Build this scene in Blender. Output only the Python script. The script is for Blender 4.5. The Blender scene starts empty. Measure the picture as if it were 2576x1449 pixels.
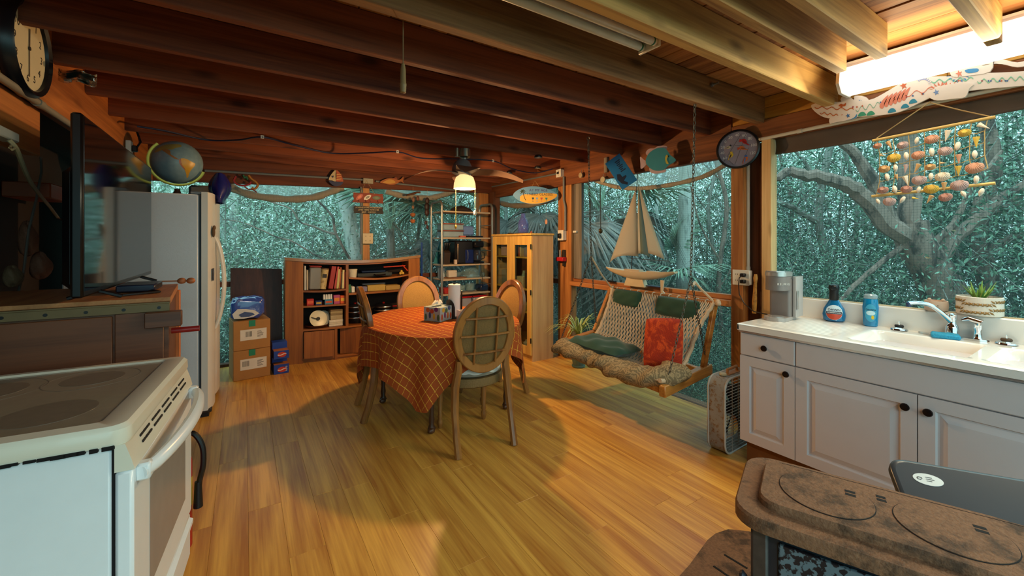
import bpy, math, random
import numpy as np
from mathutils import Matrix, Vector
random.seed(7); RNG = np.random.default_rng(7)
SC = bpy.context.scene; COL = SC.collection
PI = math.pi; R_ = math.radians

# ---------------------------------------------------------------- camera, world, lights, exposure
F, CX, CY, H = 1040.0, 1288.0, 608.0, 1.42          # focal length in pixels, principal point, eye height
YAW = R_(32.9)
cam = bpy.data.cameras.new('camera'); co = bpy.data.objects.new('camera', cam); COL.objects.link(co)
cam.sensor_fit = 'HORIZONTAL'; cam.sensor_width = 36; cam.lens = 36 * F / 2576
cam.shift_y = -(724.5 - CY) / 2576; cam.clip_start = .02; cam.clip_end = 200
co.location = (0, 0, H); co.rotation_euler = (R_(90), 0, -YAW); SC.camera = co
SC.view_settings.view_transform = 'Standard'; SC.view_settings.look = 'None'
SC.view_settings.gamma = 1; SC.view_settings.use_curve_mapping = False
SC.view_settings.exposure = 0.0
try:
    SC.cycles.max_bounces = 7; SC.cycles.diffuse_bounces = 3; SC.cycles.glossy_bounces = 3; SC.cycles.transparent_max_bounces = 12
    SC.cycles.sample_clamp_indirect = 6; SC.cycles.caustics_reflective = False; SC.cycles.caustics_refractive = False
except Exception: pass
WORLD_RGB, WORLD_STR = (.42, .80, .88), 3.3
w = bpy.data.worlds.new('sky'); SC.world = w; w.use_nodes = True
nt = w.node_tree; nt.nodes.clear()
o_ = nt.nodes.new('ShaderNodeOutputWorld'); b_ = nt.nodes.new('ShaderNodeBackground')
tc = nt.nodes.new('ShaderNodeTexCoord'); sx = nt.nodes.new('ShaderNodeSeparateXYZ'); rp = nt.nodes.new('ShaderNodeValToRGB')
nt.links.new(tc.outputs['Generated'], sx.inputs[0]); nt.links.new(sx.outputs['Z'], rp.inputs[0])
rp.color_ramp.elements[0].position = 0; rp.color_ramp.elements[0].color = (.26, .52, .53, 1)
rp.color_ramp.elements[1].position = .5; rp.color_ramp.elements[1].color = (*WORLD_RGB, 1)
nt.links.new(rp.outputs[0], b_.inputs[0]); b_.inputs[1].default_value = WORLD_STR; nt.links.new(b_.outputs[0], o_.inputs[0])

def light(name, kind, loc, power, col, rot=(0, 0, 0), **kw):
    l = bpy.data.lights.new(name, kind); l.energy = power; l.color = col
    for k, v in kw.items(): setattr(l, k, v)
    o = bpy.data.objects.new(name, l); o.location = loc; o.rotation_euler = rot; COL.objects.link(o); return o
LAMP = (1.80, 3.63, 1.885)
light('fan_bulb', 'POINT', LAMP, 98, (1, .58, .25), shadow_soft_size=.045)
# strip light over the sink: its diffuser shines down and into the room
light('sink_strip_light', 'AREA', (2.93, .25, 2.30), 30, (1, .90, .62), rot=(0, R_(38), 0), shape='RECTANGLE', size=.12, size_y=1.5)
light('sink_strip_uplight', 'AREA', (2.90, .25, 2.36), 9, (1, .86, .50), rot=(0, R_(150), 0), shape='RECTANGLE', size=.08, size_y=1.5)
# unseen fill light added behind the camera to brighten the cabinet fronts
light('kitchen_fill', 'AREA', (.1, -1.2, 2.25), 34, (1, .94, .84), shape='RECTANGLE', size=.15, size_y=1.2)

# ---------------------------------------------------------------- pixel ray helper (turns a measured pixel into a point on a plane)
_v = (math.sin(YAW), math.cos(YAW)); _r = (math.cos(YAW), -math.sin(YAW))
def P(px, py, X=None, Y=None, Z=None, D=None):
    u = (px - CX) / F; q = (CY - py) / F
    dx = _v[0] + u * _r[0]; dy = _v[1] + u * _r[1]
    d = X / dx if X is not None else Y / dy if Y is not None else (Z - H) / q if Z is not None else D
    return Vector((dx * d, dy * d, H + q * d))

# ---------------------------------------------------------------- mesh builder
class M:
    def __init__(s, T=None): s.v = []; s.f = []; s.mi = []; s.cur = 0; s.T = T
    def add(s, vs, fs):
        n = len(s.v)
        if s.T is not None: vs = [s.T @ Vector(p) for p in vs]
        s.v += [tuple(p) for p in vs]
        for f in fs: s.f.append(tuple(i + n for i in f)); s.mi.append(s.cur)
        return s
    def box(s, x0, x1, y0, y1, z0, z1, b=0.0):
        if x1 < x0: x0, x1 = x1, x0
        if y1 < y0: y0, y1 = y1, y0
        if z1 < z0: z0, z1 = z1, z0
        b = min(b, .49 * (x1 - x0), .49 * (y1 - y0), .49 * (z1 - z0))
        if b <= 0:
            return s.add([(x0,y0,z0),(x1,y0,z0),(x1,y1,z0),(x0,y1,z0),(x0,y0,z1),(x1,y0,z1),(x1,y1,z1),(x0,y1,z1)],
                         [(3,2,1,0),(4,5,6,7),(0,1,5,4),(1,2,6,5),(2,3,7,6),(3,0,4,7)])
        vs = []; idx = {}
        lo = (x0, y0, z0); hi = (x1, y1, z1)
        for c in range(8):
            g = [(c >> k) & 1 for k in range(3)]
            for ax in range(3):
                p = []
                for k in range(3):
                    e = hi[k] if g[k] else lo[k]
                    if k != ax: e += -b if g[k] else b
                    p.append(e)
                idx[(c, ax)] = len(vs); vs.append(p)
        fs = []
        for ax in range(3):
            a, c2 = (ax + 1) % 3, (ax + 2) % 3
            for side in (0, 1):
                q = [(side << ax) | (i << a) | (j << c2) for i, j in ((0,0),(1,0),(1,1),(0,1))]
                f = [idx[(c, ax)] for c in q]
                fs.append(f if side else f[::-1])
            for i in (0, 1):
                for j in (0, 1):
                    c0 = (i << a) | (j << c2); c1 = c0 | (1 << ax)
                    f = [idx[(c0, a)], idx[(c1, a)], idx[(c1, c2)], idx[(c0, c2)]]
                    fs.append(f if i != j else f[::-1])
        for c in range(8):
            f = [idx[(c, 0)], idx[(c, 1)], idx[(c, 2)]]
            fs.append(f if bin(c).count('1') % 2 else f[::-1])
        return s.add(vs, fs)
    def beam(s, p0, p1, w, h, up=(0, 0, 1), b=0.0):
        p0 = Vector(p0); p1 = Vector(p1); x = (p1 - p0); L = x.length; x.normalize()
        z = Vector(up) - x * x.dot(Vector(up))
        if z.length < 1e-4: z = Vector((0, 1, 0)) - x * x.y
        z.normalize(); y = z.cross(x)
        m = Matrix((x, y, z)).transposed().to_4x4(); m.translation = p0
        t = M(); t.box(0, L, -w/2, w/2, -h/2, h/2, b)
        return s.add([m @ Vector(p) for p in t.v], t.f)
    def cyl(s, p0, p1, r0, r1=None, n=12, caps=True):
        return s.loft([(p0, r0), (p1, r0 if r1 is None else r1)], n, caps)
    def loft(s, rings, n=12, caps=True):
        return s.tube([r[0] for r in rings], [r[1] for r in rings], n, caps=caps)
    def tube(s, pts, r, n=6, closed=False, caps=True, flat=1.0, up=None):
        pts = [Vector(p) for p in pts]; k = len(pts)
        rr = r if isinstance(r, (list, tuple)) else [r] * k
        vs = []; ref = Vector(up) if up else None
        for i, p in enumerate(pts):
            if closed: t = pts[(i + 1) % k] - pts[i - 1]
            else: t = pts[min(i + 1, k - 1)] - pts[max(i - 1, 0)]
            if t.length < 1e-9: t = Vector((0, 0, 1))
            t.normalize()
            if ref is None: ref = Vector((0, 0, 1)) if abs(t.z) < .9 else Vector((1, 0, 0))
            a = ref - t * ref.dot(t)
            if a.length < 1e-6: a = Vector((0, 1, 0)) - t * t.y
            a.normalize(); b = t.cross(a); ref = a if not up else Vector(up)
            for j in range(n):
                th = 2 * PI * j / n
                vs.append(p + a * (math.cos(th) * rr[i] * flat) + b * (math.sin(th) * rr[i]))
        fs = []
        for i in range(k if closed else k - 1):
            i2 = (i + 1) % k
            for j in range(n):
                j2 = (j + 1) % n
                fs.append((i*n+j, i*n+j2, i2*n+j2, i2*n+j))
        if caps and not closed:
            fs.append(tuple(range(n - 1, -1, -1))); fs.append(tuple((k - 1) * n + j for j in range(n)))
        return s.add(vs, fs)
    def lathe(s, prof, c=(0, 0, 0), n=16, axis='Z', sx=1.0, sy=1.0, cap=True):
        vs = []; k = len(prof)
        for r, z in prof:
            for j in range(n):
                th = 2 * PI * j / n; a, b = r * math.cos(th) * sx, r * math.sin(th) * sy
                p = (a, b, z) if axis == 'Z' else (z, a, b) if axis == 'X' else (b, z, a)
                vs.append((p[0] + c[0], p[1] + c[1], p[2] + c[2]))
        fs = [(i*n+j, i*n+(j+1) % n, (i+1)*n+(j+1) % n, (i+1)*n+j) for i in range(k - 1) for j in range(n)]
        if cap and prof[0][0] > 1e-6: fs.append(tuple(range(n - 1, -1, -1)))
        if cap and prof[-1][0] > 1e-6: fs.append(tuple((k - 1) * n + j for j in range(n)))
        return s.add(vs, fs)
    def sphere(s, c, r, nu=12, nv=8):
        rx, ry, rz = r if isinstance(r, (list, tuple)) else (r, r, r)
        vs = [(c[0], c[1], c[2] - rz)]
        for i in range(1, nv):
            ph = -PI / 2 + PI * i / nv
            for j in range(nu):
                th = 2 * PI * j / nu
                vs.append((c[0] + rx * math.cos(ph) * math.cos(th), c[1] + ry * math.cos(ph) * math.sin(th), c[2] + rz * math.sin(ph)))
        vs.append((c[0], c[1], c[2] + rz)); t = len(vs) - 1
        fs = [(0, 1 + (j + 1) % nu, 1 + j) for j in range(nu)]
        for i in range(nv - 2):
            for j in range(nu):
                a = 1 + i * nu; j2 = (j + 1) % nu
                fs.append((a + j, a + j2, a + nu + j2, a + nu + j))
        a = 1 + (nv - 2) * nu
        fs += [(a + j, a + (j + 1) % nu, t) for j in range(nu)]
        return s.add(vs, fs)
    def prism(s, poly, o, ex, ey, d):
        """poly in 2D, extruded: o + x*ex + y*ey, thickness vector d"""
        o, ex, ey, d = Vector(o), Vector(ex), Vector(ey), Vector(d); k = len(poly)
        a = [o + ex * p[0] + ey * p[1] for p in poly]
        flip = ex.cross(ey).dot(d) < 0
        area = sum(poly[i][0]*poly[(i+1) % k][1] - poly[(i+1) % k][0]*poly[i][1] for i in range(k))
        if area < 0: flip = not flip
        fs = [tuple(range(k - 1, -1, -1)), tuple(range(k, 2 * k))] + [(i, (i + 1) % k, k + (i + 1) % k, k + i) for i in range(k)]
        if flip: fs = [f[::-1] for f in fs]
        return s.add(a + [p + d for p in a], fs)
    def grid(s, fn, nu, nv, wrap=False):
        vs = [fn(i / nu, j / nv) for j in range(nv + 1) for i in range(nu + (0 if wrap else 1))]
        W = nu if wrap else nu + 1
        fs = [(j*W+i, j*W+(i+1) % W, (j+1)*W+(i+1) % W, (j+1)*W+i) for j in range(nv) for i in range(nu)]
        return s.add(vs, fs)
    def build(s, name, mat, parent=None, world=False, smooth=True, label=None, kind=None, ang=38, sub=0, solid=0, origin=None):
        vs = s.v
        if parent is not None and world:
            inv = XF[parent.name].inverted(); vs = [tuple(inv @ Vector(p)) for p in vs]
        org = Vector((0, 0, 0))
        if parent is None:
            if origin is None:
                a = np.array(vs); lo, hi = a.min(0), a.max(0); org = Vector(((lo[0]+hi[0])/2, (lo[1]+hi[1])/2, lo[2]))
            else: org = Vector(origin)
            vs = [(p[0]-org.x, p[1]-org.y, p[2]-org.z) for p in vs]
        me = bpy.data.meshes.new(name); me.from_pydata(vs, [], s.f)
        for m in (mat if isinstance(mat, (list, tuple)) else [mat]): me.materials.append(m)
        if isinstance(mat, (list, tuple)): me.polygons.foreach_set('material_index', s.mi)
        if smooth:
            me.polygons.foreach_set('use_smooth', [True] * len(me.polygons)); me.set_sharp_from_angle(angle=R_(ang))
        me.update()
        o = bpy.data.objects.new(name, me); COL.objects.link(o); o.location = org
        if parent is not None: o.parent = parent
        XF[o.name] = (XF[parent.name] if parent is not None else Matrix.Translation(org))
        if label: o['label'] = label
        if kind: o['kind'] = kind
        if solid:
            md = o.modifiers.new('thick', 'SOLIDIFY'); md.thickness = solid; md.offset = 0
        if sub:
            md = o.modifiers.new('sub', 'SUBSURF'); md.levels = sub; md.render_levels = sub
        return o
XF = {}
def tag(o, label, cat, group=None, kind=None):
    o['label'] = label; o['category'] = cat
    if group: o['group'] = group
    if kind: o['kind'] = kind
    return o
def thing(name, label, cat, loc=(0, 0, 0), rz=0.0, group=None):
    o = bpy.data.objects.new(name, None); COL.objects.link(o); o.location = loc; o.rotation_euler = (0, 0, rz)
    o.empty_display_size = .1
    XF[o.name] = Matrix.Translation(Vector(loc)) @ Matrix.Rotation(rz, 4, 'Z')
    return tag(o, label, cat, group)
def struct(name, label=None):
    o = bpy.data.objects.new(name, None); COL.objects.link(o); o['kind'] = 'structure'; XF[o.name] = Matrix()
    if label: o['label'] = label
    return o
def copy_tree(o, parent=None, loc=None, rz=None, label=None):
    c = o.copy(); COL.objects.link(c); c.parent = parent
    if loc is not None: c.location = loc
    if rz is not None: c.rotation_euler = (0, 0, rz)
    if label: c['label'] = label
    for ch in o.children: copy_tree(ch, c)
    return c
def textmesh(txt, size, mat, name, parent, T, depth=.001, spacing=1.0, align='CENTER', line=1.0):
    cu = bpy.data.curves.new('t', 'FONT'); cu.body = txt; cu.size = size; cu.extrude = depth; cu.align_x = align; cu.align_y = 'CENTER'
    cu.space_character = spacing; cu.space_line = line; cu.resolution_u = 3
    ob = bpy.data.objects.new('t', cu); COL.objects.link(ob)
    dg = bpy.context.evaluated_depsgraph_get(); me = bpy.data.meshes.new_from_object(ob.evaluated_get(dg))
    bpy.data.objects.remove(ob); bpy.data.curves.remove(cu)
    me.transform(T); me.materials.clear(); me.materials.append(mat); me.name = name
    o = bpy.data.objects.new(name, me); COL.objects.link(o); o.parent = parent
    if parent is not None: me.transform(XF[parent.name].inverted())
    return o
def frame(o, ex, ey):
    """matrix placing local x,y,z at o along ex, ey, ex x ey"""
    ex = Vector(ex).normalized(); ey = Vector(ey); ey = (ey - ex * ey.dot(ex)).normalized(); ez = ex.cross(ey)
    m = Matrix((ex, ey, ez)).transposed().to_4x4(); m.translation = Vector(o); return m

# ---------------------------------------------------------------- materials
def lin(h):
    if not isinstance(h, str): return tuple(h)
    h = h.lstrip('#'); c = [int(h[i:i+2], 16) / 255 for i in (0, 2, 4)]
    return tuple(x / 12.92 if x <= .04045 else ((x + .055) / 1.055) ** 2.4 for x in c)
MATS = {}
def _base(name):
    m = bpy.data.materials.new(name); m.use_nodes = True; nt = m.node_tree; bs = nt.nodes['Principled BSDF']; return m, nt, bs
def mat(name, col, rough=.5, metal=0.0, var=.12, scale=14.0, bump=0.0, bscale=None, emit=0.0, ecol=None, trans=0.0, spec=.5, ior=1.45, alpha=1.0, coat=0.0, stain=None, stain_amt=.5, stain_scale=5.0, stretch=(1, 1, 1), sheen=0):
    if name in MATS: return MATS[name]
    m, nt, bs = _base(name); N = nt.nodes; L = nt.links; c = lin(col)
    bs.inputs['Roughness'].default_value = rough; bs.inputs['Metallic'].default_value = metal
    bs.inputs['Specular IOR Level'].default_value = spec; bs.inputs['IOR'].default_value = ior
    bs.inputs['Transmission Weight'].default_value = trans; bs.inputs['Alpha'].default_value = alpha
    bs.inputs['Coat Weight'].default_value = coat; bs.inputs['Sheen Weight'].default_value = sheen
    tc = N.new('ShaderNodeTexCoord'); mp = N.new('ShaderNodeMapping'); L.new(tc.outputs['Object'], mp.inputs[0]); mp.inputs['Scale'].default_value = stretch
    no = N.new('ShaderNodeTexNoise'); no.inputs['Scale'].default_value = scale; no.inputs['Detail'].default_value = 4; L.new(mp.outputs[0], no.inputs['Vector'])
    mx = N.new('ShaderNodeMix'); mx.data_type = 'RGBA'; L.new(no.outputs['Fac'], mx.inputs['Factor'])
    mx.inputs['A'].default_value = (*[x * (1 - var) for x in c], 1); mx.inputs['B'].default_value = (*[min(1, x * (1 + var)) for x in c], 1)
    out = mx.outputs['Result']
    if stain:
        n2 = N.new('ShaderNodeTexNoise'); n2.inputs['Scale'].default_value = stain_scale; n2.inputs['Detail'].default_value = 8; n2.inputs['Roughness'].default_value = .7; L.new(mp.outputs[0], n2.inputs['Vector'])
        rp = N.new('ShaderNodeValToRGB'); rp.color_ramp.elements[0].position = 1 - stain_amt - .06; rp.color_ramp.elements[1].position = 1 - stain_amt + .06; L.new(n2.outputs['Fac'], rp.inputs[0])
        m2 = N.new('ShaderNodeMix'); m2.data_type = 'RGBA'; L.new(rp.outputs[0], m2.inputs['Factor']); L.new(out, m2.inputs['A']); m2.inputs['B'].default_value = (*lin(stain), 1); out = m2.outputs['Result']
    L.new(out, bs.inputs['Base Color'])
    if emit:
        bs.inputs['Emission Strength'].default_value = emit; bs.inputs['Emission Color'].default_value = (*lin(ecol or col), 1)
    if bump:
        bp = N.new('ShaderNodeBump'); bp.inputs['Strength'].default_value = bump; bp.inputs['Distance'].default_value = .01
        nb = N.new('ShaderNodeTexNoise'); nb.inputs['Scale'].default_value = bscale or scale * 4; nb.inputs['Detail'].default_value = 5; L.new(mp.outputs[0], nb.inputs['Vector'])
        L.new(nb.outputs['Fac'], bp.inputs['Height']); L.new(bp.outputs[0], bs.inputs['Normal'])
    MATS[name] = m; return m
def wood(name, c0, c1, axis='X', rough=.5, scale=1.0, knots=0.0, bump=.15, coat=0.0, spec=.4, streak=1.0, rnd=.22):
    if name in MATS: return MATS[name]
    m, nt, bs = _base(name); N = nt.nodes; L = nt.links
    bs.inputs['Roughness'].default_value = rough; bs.inputs['Coat Weight'].default_value = coat; bs.inputs['Specular IOR Level'].default_value = spec
    tc = N.new('ShaderNodeTexCoord'); oi = N.new('ShaderNodeObjectInfo'); mp = N.new('ShaderNodeMapping'); ad = N.new('ShaderNodeVectorMath'); ad.operation = 'ADD'
    ml = N.new('ShaderNodeVectorMath'); ml.operation = 'SCALE'; cb = N.new('ShaderNodeCombineXYZ')
    for k in range(3): L.new(oi.outputs['Random'], cb.inputs[k])
    L.new(cb.outputs[0], ml.inputs[0]); ml.inputs['Scale'].default_value = 37.0
    L.new(tc.outputs['Object'], ad.inputs[0]); L.new(ml.outputs[0], ad.inputs[1]); L.new(ad.outputs[0], mp.inputs[0])
    st = [14.0, 14.0, 14.0]; st['XYZ'.index(axis)] = .9
    mp.inputs['Scale'].default_value = [x * scale for x in st]
    n1 = N.new('ShaderNodeTexNoise'); n1.inputs['Scale'].default_value = 1.0; n1.inputs['Detail'].default_value = 3; n1.inputs['Distortion'].default_value = .6; L.new(mp.outputs[0], n1.inputs['Vector'])
    mp2 = N.new('ShaderNodeMapping'); st2 = [90.0] * 3; st2['XYZ'.index(axis)] = 3.0; mp2.inputs['Scale'].default_value = [x * scale for x in st2]; L.new(ad.outputs[0], mp2.inputs[0])
    n2 = N.new('ShaderNodeTexNoise'); n2.inputs['Scale'].default_value = 1.0; n2.inputs['Detail'].default_value = 4; L.new(mp2.outputs[0], n2.inputs['Vector'])
    mth = N.new('ShaderNodeMath'); mth.operation = 'MULTIPLY_ADD'; mth.inputs[1].default_value = .45 * streak; L.new(n2.outputs['Fac'], mth.inputs[0])
    L.new(n1.outputs['Fac'], mth.inputs[2])
    rv = N.new('ShaderNodeMath'); rv.operation = 'MULTIPLY_ADD'; rv.inputs[1].default_value = rnd; L.new(oi.outputs['Random'], rv.inputs[0]); L.new(mth.outputs[0], rv.inputs[2])
    rp = N.new('ShaderNodeValToRGB'); L.new(rv.outputs[0], rp.inputs[0])
    rp.color_ramp.elements[0].position = .55; rp.color_ramp.elements[0].color = (*lin(c0), 1); rp.color_ramp.elements[1].position = 1.02; rp.color_ramp.elements[1].color = (*lin(c1), 1)
    out = rp.outputs[0]
    if knots:
        mp3 = N.new('ShaderNodeMapping'); s3 = [7.0] * 3; s3['XYZ'.index(axis)] = 2.6; mp3.inputs['Scale'].default_value = s3; L.new(ad.outputs[0], mp3.inputs[0])
        vo = N.new('ShaderNodeTexVoronoi'); vo.inputs['Scale'].default_value = .8; L.new(mp3.outputs[0], vo.inputs['Vector'])
        r3 = N.new('ShaderNodeValToRGB'); r3.color_ramp.elements[0].position = .07; r3.color_ramp.elements[0].color = (1, 1, 1, 1); r3.color_ramp.elements[1].position = .2; r3.color_ramp.elements[1].color = (0, 0, 0, 1); L.new(vo.outputs['Distance'], r3.inputs[0])
        mk = N.new('ShaderNodeMath'); mk.operation = 'MULTIPLY'; mk.inputs[1].default_value = knots; L.new(r3.outputs[0], mk.inputs[0])
        mx = N.new('ShaderNodeMix'); mx.data_type = 'RGBA'; L.new(mk.outputs[0], mx.inputs['Factor']); L.new(out, mx.inputs['A']); mx.inputs['B'].default_value = (*[x * .25 for x in lin(c0)], 1); out = mx.outputs['Result']
    L.new(out, bs.inputs['Base Color'])
    if bump:
        bp = N.new('ShaderNodeBump'); bp.inputs['Strength'].default_value = bump; bp.inputs['Distance'].default_value = .004; L.new(mth.outputs[0], bp.inputs['Height']); L.new(bp.outputs[0], bs.inputs['Normal'])
    MATS[name] = m; return m
def glass(name, col=(.9, .97, .97), rough=.02, tint=.15):
    """thin pane: mostly clear, a little gloss"""
    if name in MATS: return MATS[name]
    m, nt, bs = _base(name); N = nt.nodes; L = nt.links; out = N['Material Output']
    tr = N.new('ShaderNodeBsdfTransparent'); tr.inputs[0].default_value = (*lin(col), 1)
    gl = N.new('ShaderNodeBsdfGlossy'); gl.inputs['Roughness'].default_value = rough; gl.inputs[0].default_value = (.9, .95, 1, 1)
    fr = N.new('ShaderNodeLayerWeight'); fr.inputs[0].default_value = .5; pw_ = N.new('ShaderNodeMath'); pw_.operation = 'POWER'; pw_.inputs[1].default_value = 5; L.new(fr.outputs['Facing'], pw_.inputs[0])
    ma = N.new('ShaderNodeMath'); ma.operation = 'MULTIPLY_ADD'; ma.inputs[1].default_value = .8; ma.inputs[2].default_value = tint * .4; L.new(pw_.outputs[0], ma.inputs[0])
    mx = N.new('ShaderNodeMixShader'); L.new(ma.outputs[0], mx.inputs[0]); L.new(tr.outputs[0], mx.inputs[1]); L.new(gl.outputs[0], mx.inputs[2]); L.new(mx.outputs[0], out.inputs[0])
    MATS[name] = m; return m
def veil(name, col, amt):
    """fine insect screen: lets most light through, scatters the rest"""
    if name in MATS: return MATS[name]
    m, nt, bs = _base(name); N = nt.nodes; L = nt.links; out = N['Material Output']
    tr = N.new('ShaderNodeBsdfTransparent'); df = N.new('ShaderNodeBsdfDiffuse'); df.inputs[0].default_value = (*lin(col), 1)
    tl = N.new('ShaderNodeBsdfTranslucent'); tl.inputs[0].default_value = (*lin(col), 1)
    m1 = N.new('ShaderNodeMixShader'); m1.inputs[0].default_value = .6; L.new(df.outputs[0], m1.inputs[1]); L.new(tl.outputs[0], m1.inputs[2])
    mx = N.new('ShaderNodeMixShader'); mx.inputs[0].default_value = amt; L.new(tr.outputs[0], mx.inputs[1]); L.new(m1.outputs[0], mx.inputs[2]); L.new(mx.outputs[0], out.inputs[0])
    MATS[name] = m; return m

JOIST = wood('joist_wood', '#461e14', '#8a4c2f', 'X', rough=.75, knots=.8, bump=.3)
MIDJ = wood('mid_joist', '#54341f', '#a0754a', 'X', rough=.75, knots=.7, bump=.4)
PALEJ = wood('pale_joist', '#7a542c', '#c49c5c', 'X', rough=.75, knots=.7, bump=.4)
PLANKC = wood('ceiling_board', '#74401f', '#b87840', 'Y', rough=.7, knots=.3)
BEAMW = wood('beam_wood', '#562c17', '#8f5730', 'Y', rough=.65, knots=.5)
BEAMX = wood('beam_wood_x', '#4a2214', '#733d22', 'X', rough=.7, knots=.4)
POSTW = wood('post_wood', '#8a5327', '#c98b4d', 'Z', rough=.6, knots=.3)
DARKPOST = wood('dark_post_wood', '#3a2214', '#6b4128', 'Z', rough=.8)
PINE = wood('pine', '#b98a52', '#e0bb84', 'Z', rough=.6, knots=.7)
GREYW = wood('grey_wood', '#55504a', '#8d857a', 'Z', rough=.85)
RAILW = wood('rail_wood', '#8a4f28', '#bb7a44', 'Y', rough=.6)
FLOORW = wood('floor_laminate', '#ac6c28', '#e2aa4c', 'Y', rough=.36, bump=.03, spec=.45, streak=1.1, rnd=.06)
LEFTB = wood('left_board', '#8f4f20', '#c77a3a', 'Y', rough=.6, knots=.3)
WHITEP = mat('white_pvc', '#cfcabb', .45, var=.06)
GREYP = mat('grey_pvc', '#6d7478', .5)
WHITEBOX = mat('white_plastic', '#d9d8cf', .4, var=.05)
BLACKP = mat('black_plastic', '#111113', .4)
STEEL = mat('steel', '#b8bcc0', .3, 1.0, var=.1)
CHROME = mat('chrome', '#dfe3e6', .08, 1.0, var=.03)
ZINC = mat('zinc', '#8f9296', .45, .9)
SCREEN = veil('insect_screen', '#86aaac', .09)
WIRE = mat('screen_wire', '#3c5054', .5, .6)
# ================================================================ the room
RW, BW, LW, ZC = 3.30, 5.70, -1.20, 2.515          # right wall, back wall, left wall, underside of the ceiling boards
# floor
fl = M().box(LW, RW + .02, -1.2, BW + .04, -.10, -.012).build('floor', mat('subfloor', '#3a2a1a', .9), kind='structure', origin=(0, 0, 0))
pw = .152
for i in range(int((RW - LW) / pw) + 1):
    x0 = LW + i * pw; x1 = min(x0 + pw, RW + .01)
    y = .2 - random.random() * 1.2
    while y < BW:
        y1 = min(y + 1.21, BW + .02); y0 = max(y, .0)
        if y1 - y0 > .02 and x1 - x0 > .02:
            m = M().box(x0 + .0003, x1 - .0003, y0 + .0004, y1 - .0004, -.0115, 0, .0007)
            c = ((x0 + x1) / 2, (y0 + y1) / 2, 0)
            m.v = [(p[0] - c[0], p[1] - c[1], p[2]) for p in m.v]
            o = m.build('plank', FLOORW, fl, smooth=False); o.location = c
        y = y1 if y1 < BW else 99
# ceiling: boards on joists
ce = M().box(LW, RW + .3, -1.6, BW + .3, ZC + .024, ZC + .06).build('ceiling', mat('roof_deck', '#3a2412', .9), kind='structure', origin=(0, 0, 0))
bw = .15
for i in range(int((RW + .3 - LW) / bw) + 1):
    x0 = LW + i * bw; y = -1.6 - random.random()
    while y < BW + .3:
        L = random.uniform(1.9, 2.9); y0 = max(y, -1.6); y1 = min(y + L, BW + .3)
        if y1 > y0 + .02:
            dz = random.uniform(0, .006)
            m = M().box(-bw/2 + .002, bw/2 - .002, -(y1-y0)/2 + .001, (y1-y0)/2 - .001, 0, .022, .003)
            o = m.build('board', PLANKC, ce, smooth=False); o.location = (x0 + bw/2, (y0+y1)/2, ZC + dz)
        y += L
def joist(y, x0=-.82, x1=RW + .03, z0=2.32, t=.042):
    m = M().box(-(x1-x0)/2, (x1-x0)/2, -t/2, t/2, 0, ZC - z0, .004)
    o = m.build('joist', PALEJ if y < 1.3 else MIDJ if y < 1.7 else JOIST, ce, smooth=False); o.location = ((x0+x1)/2, y, z0); return o  # paler joists towards the strip light carry its brightness in their colour
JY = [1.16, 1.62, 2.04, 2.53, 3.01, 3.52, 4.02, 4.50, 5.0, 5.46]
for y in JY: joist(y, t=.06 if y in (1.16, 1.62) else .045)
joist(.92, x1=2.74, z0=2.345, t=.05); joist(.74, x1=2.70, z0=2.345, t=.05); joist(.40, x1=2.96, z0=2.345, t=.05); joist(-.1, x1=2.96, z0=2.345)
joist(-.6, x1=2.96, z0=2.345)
# left wall
lw = struct('wall_left')
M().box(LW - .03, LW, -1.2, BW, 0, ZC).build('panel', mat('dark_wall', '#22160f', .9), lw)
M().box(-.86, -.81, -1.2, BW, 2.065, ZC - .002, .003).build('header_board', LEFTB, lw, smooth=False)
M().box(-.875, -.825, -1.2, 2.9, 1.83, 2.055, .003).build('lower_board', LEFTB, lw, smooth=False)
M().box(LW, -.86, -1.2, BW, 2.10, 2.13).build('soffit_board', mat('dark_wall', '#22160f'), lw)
# back wall: head beam, posts, middle rail, sill
bk = struct('wall_back')
M().prism([(-1.2, 2.055), (3.36, 2.195), (3.36, ZC), (-1.2, ZC)], (0, BW, 0), (1, 0, 0), (0, 0, 1), (0, .06, 0)).build('head_beam', BEAMX, bk, smooth=False)
xa, xb = P(913, 600, Y=BW).x, P(930, 600, Y=BW).x
M().box(xa, xb, BW, BW + .08, 0, 2.14, .004).build('post', POSTW, bk)
xc, xd = P(1204, 600, Y=BW).x, RW + .08
M().box(xc, xd - .14, BW - .01, BW + .09, 0, 2.18, .004).build('post', POSTW, bk)
M().box(xd - .13, xd, BW - .13, BW + .09, 0, 2.2, .004).build('post', DARKPOST, bk)
M().box(-1.2, RW, BW, BW + .07, .905, .965, .004).build('rail', BEAMX, bk)
M().box(-1.2, RW, BW, BW + .09, -.10, .03, .004).build('sill', DARKPOST, bk)
# right wall
rt = struct('wall_right')
M().box(RW, RW + .07, 1.84, BW + .1, 2.11, ZC, .004).build('head_beam', BEAMW, rt, smooth=False)
M().box(RW, RW + .07, -1.2, 1.84, 2.19, 2.345, .004).build('head_beam', BEAMW, rt, smooth=False)
YB = wood('yellow_board', '#a8742c', '#d5a44c', 'Y', rough=.6)
for z0, ys in ((2.349, (-1.2, -.05, .62, 1.2, 1.84)), (2.435, (-1.2, .35, .9, 1.84))):
    for a, b in zip(ys[:-1], ys[1:]):
        M().box(RW + .005 + random.uniform(0, .006), RW + .045, a + .001, b - .001, z0, min(z0 + .084, ZC), .003).build('board', YB, rt, smooth=False)
M().box(RW, RW + .09, 3.79, 4.04, -.1, 2.11, .004).build('post', POSTW, rt)
M().box(RW + .02, RW + .06, 3.63, 3.765, .98, 2.11, .003).build('post', GREYW, rt)
M().box(RW, RW + .09, 1.745, 1.845, -.1, 2.11, .004).build('post', POSTW, rt)
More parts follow.
